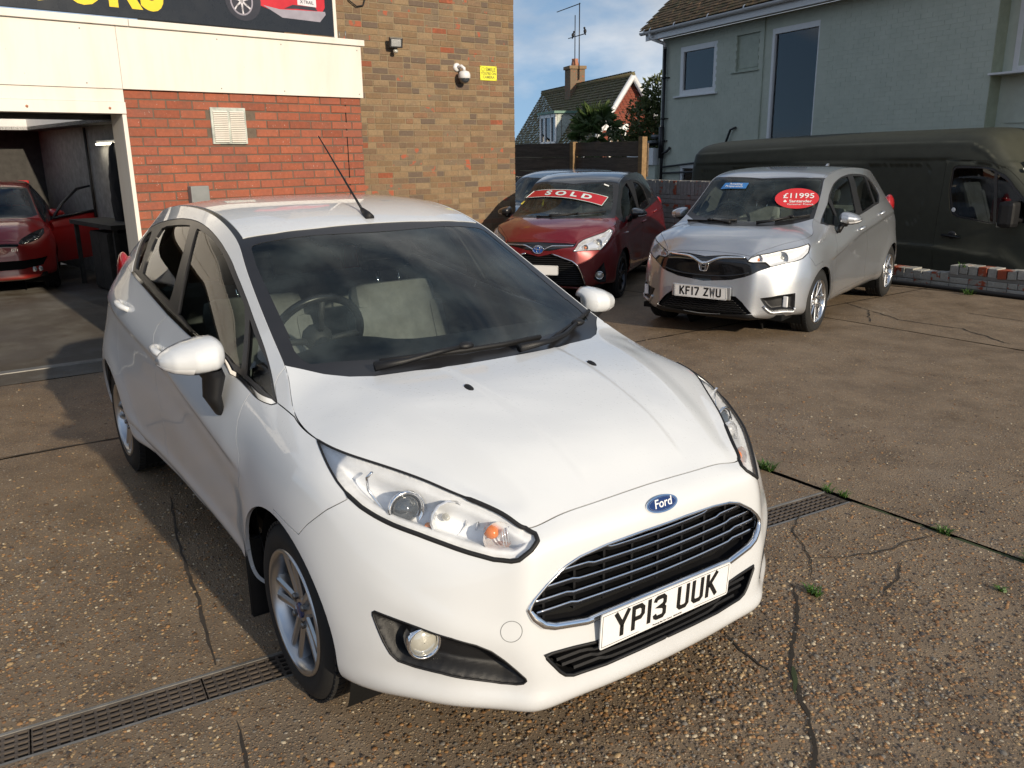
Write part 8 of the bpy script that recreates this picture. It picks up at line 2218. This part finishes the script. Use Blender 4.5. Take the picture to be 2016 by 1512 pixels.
# local x runs along the ridge away from the sunny gable, local +y is the slope facing the yard
L_ = 15.0; HW = 3.4; zr = 6.5; ze = 1.3
mb = MB(); mb.box(.25, L_ - .25, -HW + .5, HW - .5, 0, ze + .3); mb.build('walls', M['far_red_brick'], dh)
mb = MB(); mb.add([(.2, -HW + .5, 0), (.2, HW - .5, 0), (.2, HW - .5, ze + .3), (.2, 0, zr - .25), (.2, -HW + .5, ze + .3)], [(0, 1, 2, 3, 4)]); mb.build('gable', M['far_red_brick'], dh)
gb = MB(); r_ = random.Random(2)
for k in range(74):
    z = .3 + k * .085; half = (HW - .5) if z < ze + .3 else (HW - .5) * (zr - .25 - z) / (zr - ze - .55); x = -half
    while x < half - .05:
        gb.box(.17, .2, x, min(half, x + .23), z, z + .072); x += .25
o = gb.build('gable_bricks', M['far_red_brick'], dh, fix=False); o['kind'] = 'stuff'
for sd in (1, -1):
    up = Vector((0, -sd * HW, zr - ze)); sl_ = up.length; up.normalize(); nn_ = Vector((0, sd * (zr - ze), HW)).normalized(); st_ = MB(); e0 = Vector((0, sd * HW, ze))
    rows = int(sl_ / .19)
    for k in range(rows + 1):
        a = e0 + up * (k * sl_ / rows); b = a + up * (sl_ / rows * 1.25); x = -.1 - (.15 if k % 2 else 0)
        step = .30
        while x < L_ + .1:
            j = r_.uniform(0, .025); p = [Vector((q, 0, 0)) + s_ + nn_ * h for q in (max(-.1, x), min(L_ + .1, x + step - .012)) for s_, h in ((a, .05 + j), (b, .0), (a, .01))]
            st_.add(p, [(0, 3, 4, 1), (2, 5, 3, 0)]); x += step
    o = st_.build('roof_tiles', M['mossy_tile'], dh, fix=False); o['kind'] = 'stuff'
mb = MB()
for sd in (1, -1): mb.tube([(-.12, sd * (HW + .1), ze - .1), (-.12, 0, zr - .06)], .16, 4)
mb.build('bargeboard', M['upvc'], dh)
mb = MB(); mb.tube([(-.1, 0, zr + .04), (L_ + .1, 0, zr + .04)], .13, 8); mb.build('ridge_tiles', M['mossy_tile'], dh)
ch = empty_part('chimney', dh); mb = MB(); mb.box(8.1, 9.1, -.45, .55, zr - .9, zr + 1.25, .02); mb.box(8.02, 9.18, -.53, .63, zr + 1.05, zr + 1.25, .02); mb.build('stack', M['tan_brick'], ch)
mb = MB(); mb.lathe([(.20, 0), (.24, .1), (.19, .35), (.21, .45), (.16, .45)], frame((8.6, .05, zr + 1.25), (0, 0, 1), (1, 0, 0), (0, 1, 0)), 16); mb.build('chimney_pot', M['terracotta'], ch)
an = empty_part('aerial', dh)
mb = MB(); mb.tube([(8.0, 0, zr + .4), (8.0, 0, zr + 4.9)], .035, 6); mb.build('mast', M['black_iron'], an)
mb = MB(); mb.tube([(7.0, 0, zr + 3.0), (9.4, .2, zr + 3.0)], .03, 5); mb.tube([(7.9, 0, zr + 4.85), (11.0, .4, zr + 4.8)], .03, 5); mb.tube([(8.75, 0, zr + 1.6), (8.75, 0, zr + 4.3)], .03, 5); mb.build('aerial_rods', M['black_iron'], an)
dm = empty_part('dormer', dh)
dx0, dx1 = 5.5, 8.5; y1 = 2.42
mb = MB(); mb.add([(dx0, 1.15, 4.75), (dx0, y1, 4.75), (dx0, y1, 2.8), (dx1, 1.15, 4.75), (dx1, y1, 4.75), (dx1, y1, 2.8)], [(0, 1, 2), (5, 4, 3)]); mb.build('dormer_cheeks', M['flaked_paint'], dm)
mb = MB(); mb.box(dx0 - .15, dx1 + .15, 1.0, y1 + .2, 4.76, 4.90); mb.build('dormer_roof', plain('copper_green', (.13, .24, .19), .6), dm)
w = [(dx0, dx0 + .2), (dx0 + .85, dx0 + 1.0), (dx0 + 2.0, dx0 + 2.15), (dx1 - .2, dx1)]
mb = MB()
for a, b in w: mb.box(a, b, y1 - .05, y1 + .06, 2.95, 4.75)
mb.box(dx0, dx1, y1 - .05, y1 + .06, 2.85, 3.12); mb.box(dx0, dx1, y1 - .05, y1 + .06, 4.55, 4.75); mb.build('dormer_frame', M['upvc'], dm)
for a, b in zip(w[:-1], w[1:]): mb = MB(); mb.box(a[1], b[0], y1 - .03, y1 - .01, 3.12, 4.55); mb.build('dormer_pane', M['house_glass'], dm)
mb = MB(); mb.box(dx0, dx1, y1 - .35, y1 - .30, 3.0, 4.6); mb.build('dormer_curtain', M['curtain'], dm); mb = MB(); mb.box(dx0 - .1, dx1 + .1, y1 - .1, y1 + .35, 2.62, 2.84); mb.build('dormer_sill', M['lead'], dm)
gw_ = empty_part('gable_window', dh); mb = MB(); mb.box(.10, .165, .25, 1.3, 1.2, 3.6); mb.build('window_frame', M['upvc'], gw_); mb = MB(); mb.box(.08, .099, .37, 1.18, 1.35, 3.45); mb.build('blind', M['curtain'], gw_); mb = MB(); mb.box(.12, .165, .1, 1.7, 3.62, 3.95); mb.build('lintel', M['sticker_white'], gw_)
# second roof end peeping past the brick corner
r2 = empty('distant_roof', (-56, 33, -.8), 0, 'white gable end just visible beside the brown brick corner', 'house')
mb = MB(); mb.add([(0, -3, 0), (0, 3, 0), (0, 3, 2.2), (0, 0, 4.3), (0, -3, 2.2), (-6, -3, 0), (-6, 3, 0), (-6, 3, 2.2), (-6, 0, 4.3), (-6, -3, 2.2)], [(0, 1, 2, 3, 4), (9, 8, 7, 6, 5), (0, 5, 6, 1), (1, 6, 7, 2), (4, 9, 5, 0)]); mb.build('walls', M['upvc'], r2)
mb = MB(); mb.add([(.3, 3.3, 2.1), (.3, 0, 4.5), (.3, -3.3, 2.1), (-6.3, 3.3, 2.1), (-6.3, 0, 4.5), (-6.3, -3.3, 2.1)], [(0, 1, 4, 3), (1, 2, 5, 4)]); mb.build('roof', M['mossy_tile'], r2)
# birds on the aerial
def bird(loc, rz, lab):
    b = empty('bird', loc, rz, lab, 'bird', 'birds on the aerial')
    mb = MB(); mb.sphere((0, 0, .14), .13, (1.25, .75, .85), 2, Matrix.Rotation(radians(-50), 4, 'Y')); mb.sphere((.14, 0, .30), .075, (1, .9, .95), 2); mb.add([(.20, .012, .31), (.20, -.012, .31), (.29, 0, .29), (.20, 0, .285)], [(0, 1, 2), (1, 3, 2), (3, 0, 2)])
    mb.add([(-.08, .05, .05), (-.08, -.05, .05), (-.30, -.04, -.16), (-.30, .04, -.16), (-.10, .0, .09)], [(0, 1, 2, 3), (4, 0, 3), (4, 2, 1)]); mb.build('body', M['birds'], b)
    mb = MB(); mb.tube([(.03, .03, .06), (.03, .03, -.03)], .008, 5); mb.build('leg', M['birds'], b); mb = MB(); mb.tube([(.03, -.03, .06), (.03, -.03, -.03)], .008, 5); mb.build('leg', M['birds'], b)
Md = Matrix.Translation((-33.65, 32.1, -.8)) @ Matrix.Rotation(atan2(4.7, -14.2), 4, 'Z')
bird(Md @ Vector((8.9, .05, zr + 3.05)), 2.2, 'left of the two dark birds perched on the distant house aerial'); bird(Md @ Vector((7.1, 0, zr + 3.05)), 2.6, 'right of the two dark birds perched on the distant house aerial')

def leaves(n, centre, rad, size, seed, fn=None, asp=.45, shell=.75):
    """leaf quads bent along the midrib, spread through lumpy crown volume"""
    r = np.random.default_rng(seed); d = r.normal(size=(n, 3)); d /= np.linalg.norm(d, axis=1)[:, None]
    lump = 1 + .16 * np.sin(d[:, 0] * 5 + 1) * np.sin(d[:, 1] * 6) + .14 * np.sin(d[:, 2] * 7 + d[:, 0] * 4)
    rr = (shell + (1 - shell) * r.uniform(size=n)) * lump * np.where(r.uniform(size=n) < .25, r.uniform(.4, 1, n), 1)
    P_ = np.array(centre) + d * rr[:, None] * np.array(rad)
    ax = d + r.normal(size=(n, 3)) * .8 + np.array([0, 0, -.1]); ax /= np.linalg.norm(ax, axis=1)[:, None]
    sd = np.cross(ax, r.normal(size=(n, 3))); sd /= np.linalg.norm(sd, axis=1)[:, None]; nr = np.cross(ax, sd)
    s = size * r.uniform(.6, 1.25, n); V = np.stack([P_, P_ + (ax * .5 + sd * asp * .5 + nr * .10) * s[:, None], P_ + ax * s[:, None] - nr * .08 * s[:, None], P_ + (ax * .5 - sd * asp * .5 + nr * .10) * s[:, None]], 1)
    T = np.array([[0, 1, 2], [0, 2, 3]])[None] + (np.arange(n) * 4)[:, None, None]
    return V.reshape(-1, 3), T.reshape(-1, 3)
# laurel tree between the fence and the green house
tr = empty('laurel_tree', (-15.0, 14.95, -.8), 0, 'bushy evergreen with pale flowers between the fence and the green house', 'tree')
mb = MB(); mb.tube([(0, 0, 0), (.1, 0, 1.2), (.05, .1, 2.4)], [.16, .12, .06], 8)
for k in range(7): a = k * .9; mb.tube([(.08, .02, 1.0 + .15 * k), (.08 + .7 * cos(a), .02 + .7 * sin(a), 1.9 + .2 * k)], [.06, .02], 6)
mb.build('trunk', M['bark'], tr)
Vs = []; Ts = []; b_ = 0
for i, (c, rd, nn2) in enumerate([((0, 0, 1.9), (.8, .8, 1.2), 3600), ((.35, .1, 3.0), (.7, .7, .95), 2600), ((-.35, -.2, 1.6), (.6, .6, .9), 1800), ((.5, .3, 2.2), (.9, .9, 1.5), 2400), ((.45, .2, 3.9), (.42, .42, .5), 900)]):
    V, T = leaves(nn2, c, rd, .13, 40 + i); Vs.append(V); Ts.append(T + b_); b_ += len(V)
tri_mesh('crown', np.concatenate(Vs), np.concatenate(Ts), M['laurel_leaf'], tr, False)['kind'] = 'stuff'
V, T = leaves(900, (.1, 0, 2.2), (.95, .95, 1.6), .11, 77, asp=.3, shell=.9); tri_mesh('blossom', V, T, M['pale_leaf'], tr, False)['kind'] = 'stuff'
# cabbage palm
pm = empty('palm_tree', (-16.6, 14.73, -.8), 0, 'spiky green palm in front of the distant brick gable', 'palm')
mb = MB(); mb.tube([(0, 0, 0), (.05, 0, 1.5), (0, .05, 2.9)], [.22, .18, .16], 10); mb.build('trunk', M['bark'], pm)
V = []; F = []; r_ = random.Random(12)
for k in range(46):
    a = r_.uniform(0, 2 * pi); el = r_.uniform(-.5, 1.35); st = Vector((cos(a) * cos(el), sin(a) * cos(el), sin(el))); base = Vector((0, .05, 2.9)); tip = base + st * r_.uniform(.7, .95) + Vector((0, 0, -.10))
    sd_ = st.cross(Vector((0, 0, 1))).normalized(); upv = sd_.cross(st)
    b = len(V); V += [base - sd_ * .012, base + sd_ * .012, tip + sd_ * .01, tip - sd_ * .01]; F.append((b, b + 1, b + 2, b + 3))
    for j in range(19):
        t = radians(-100 + 200 * j / 18); d = (st * cos(t) + sd_ * sin(t)).normalized(); l = .70 * (1 - .25 * abs(t) / 1.7) * r_.uniform(.85, 1.1); p1 = tip + d * l * .55 + upv * .05; p2 = tip + d * l + Vector((0, 0, -.16 * l * r_.uniform(.5, 1.8))); w_ = d.cross(upv).normalized() * .022; b = len(V)
        V += [tip, p1 + w_, p2, p1 - w_]; F += [(b, b + 1, b + 2), (b, b + 2, b + 3)]
mesh_obj('fronds', V, F, M['palm_leaf'], pm)['kind'] = 'stuff'
pm.scale = (.62, .62, .95)
V, T = leaves(900, (0, 0, 0), (1.3, .7, .45), .16, 91); hb = tri_mesh('hedge_top', V, T, M['palm_leaf'], None, False); hb.location = (-16.2, 13.6, 1.15); tag(hb, 'low green shrub tops along the fence below the palm', 'shrub')
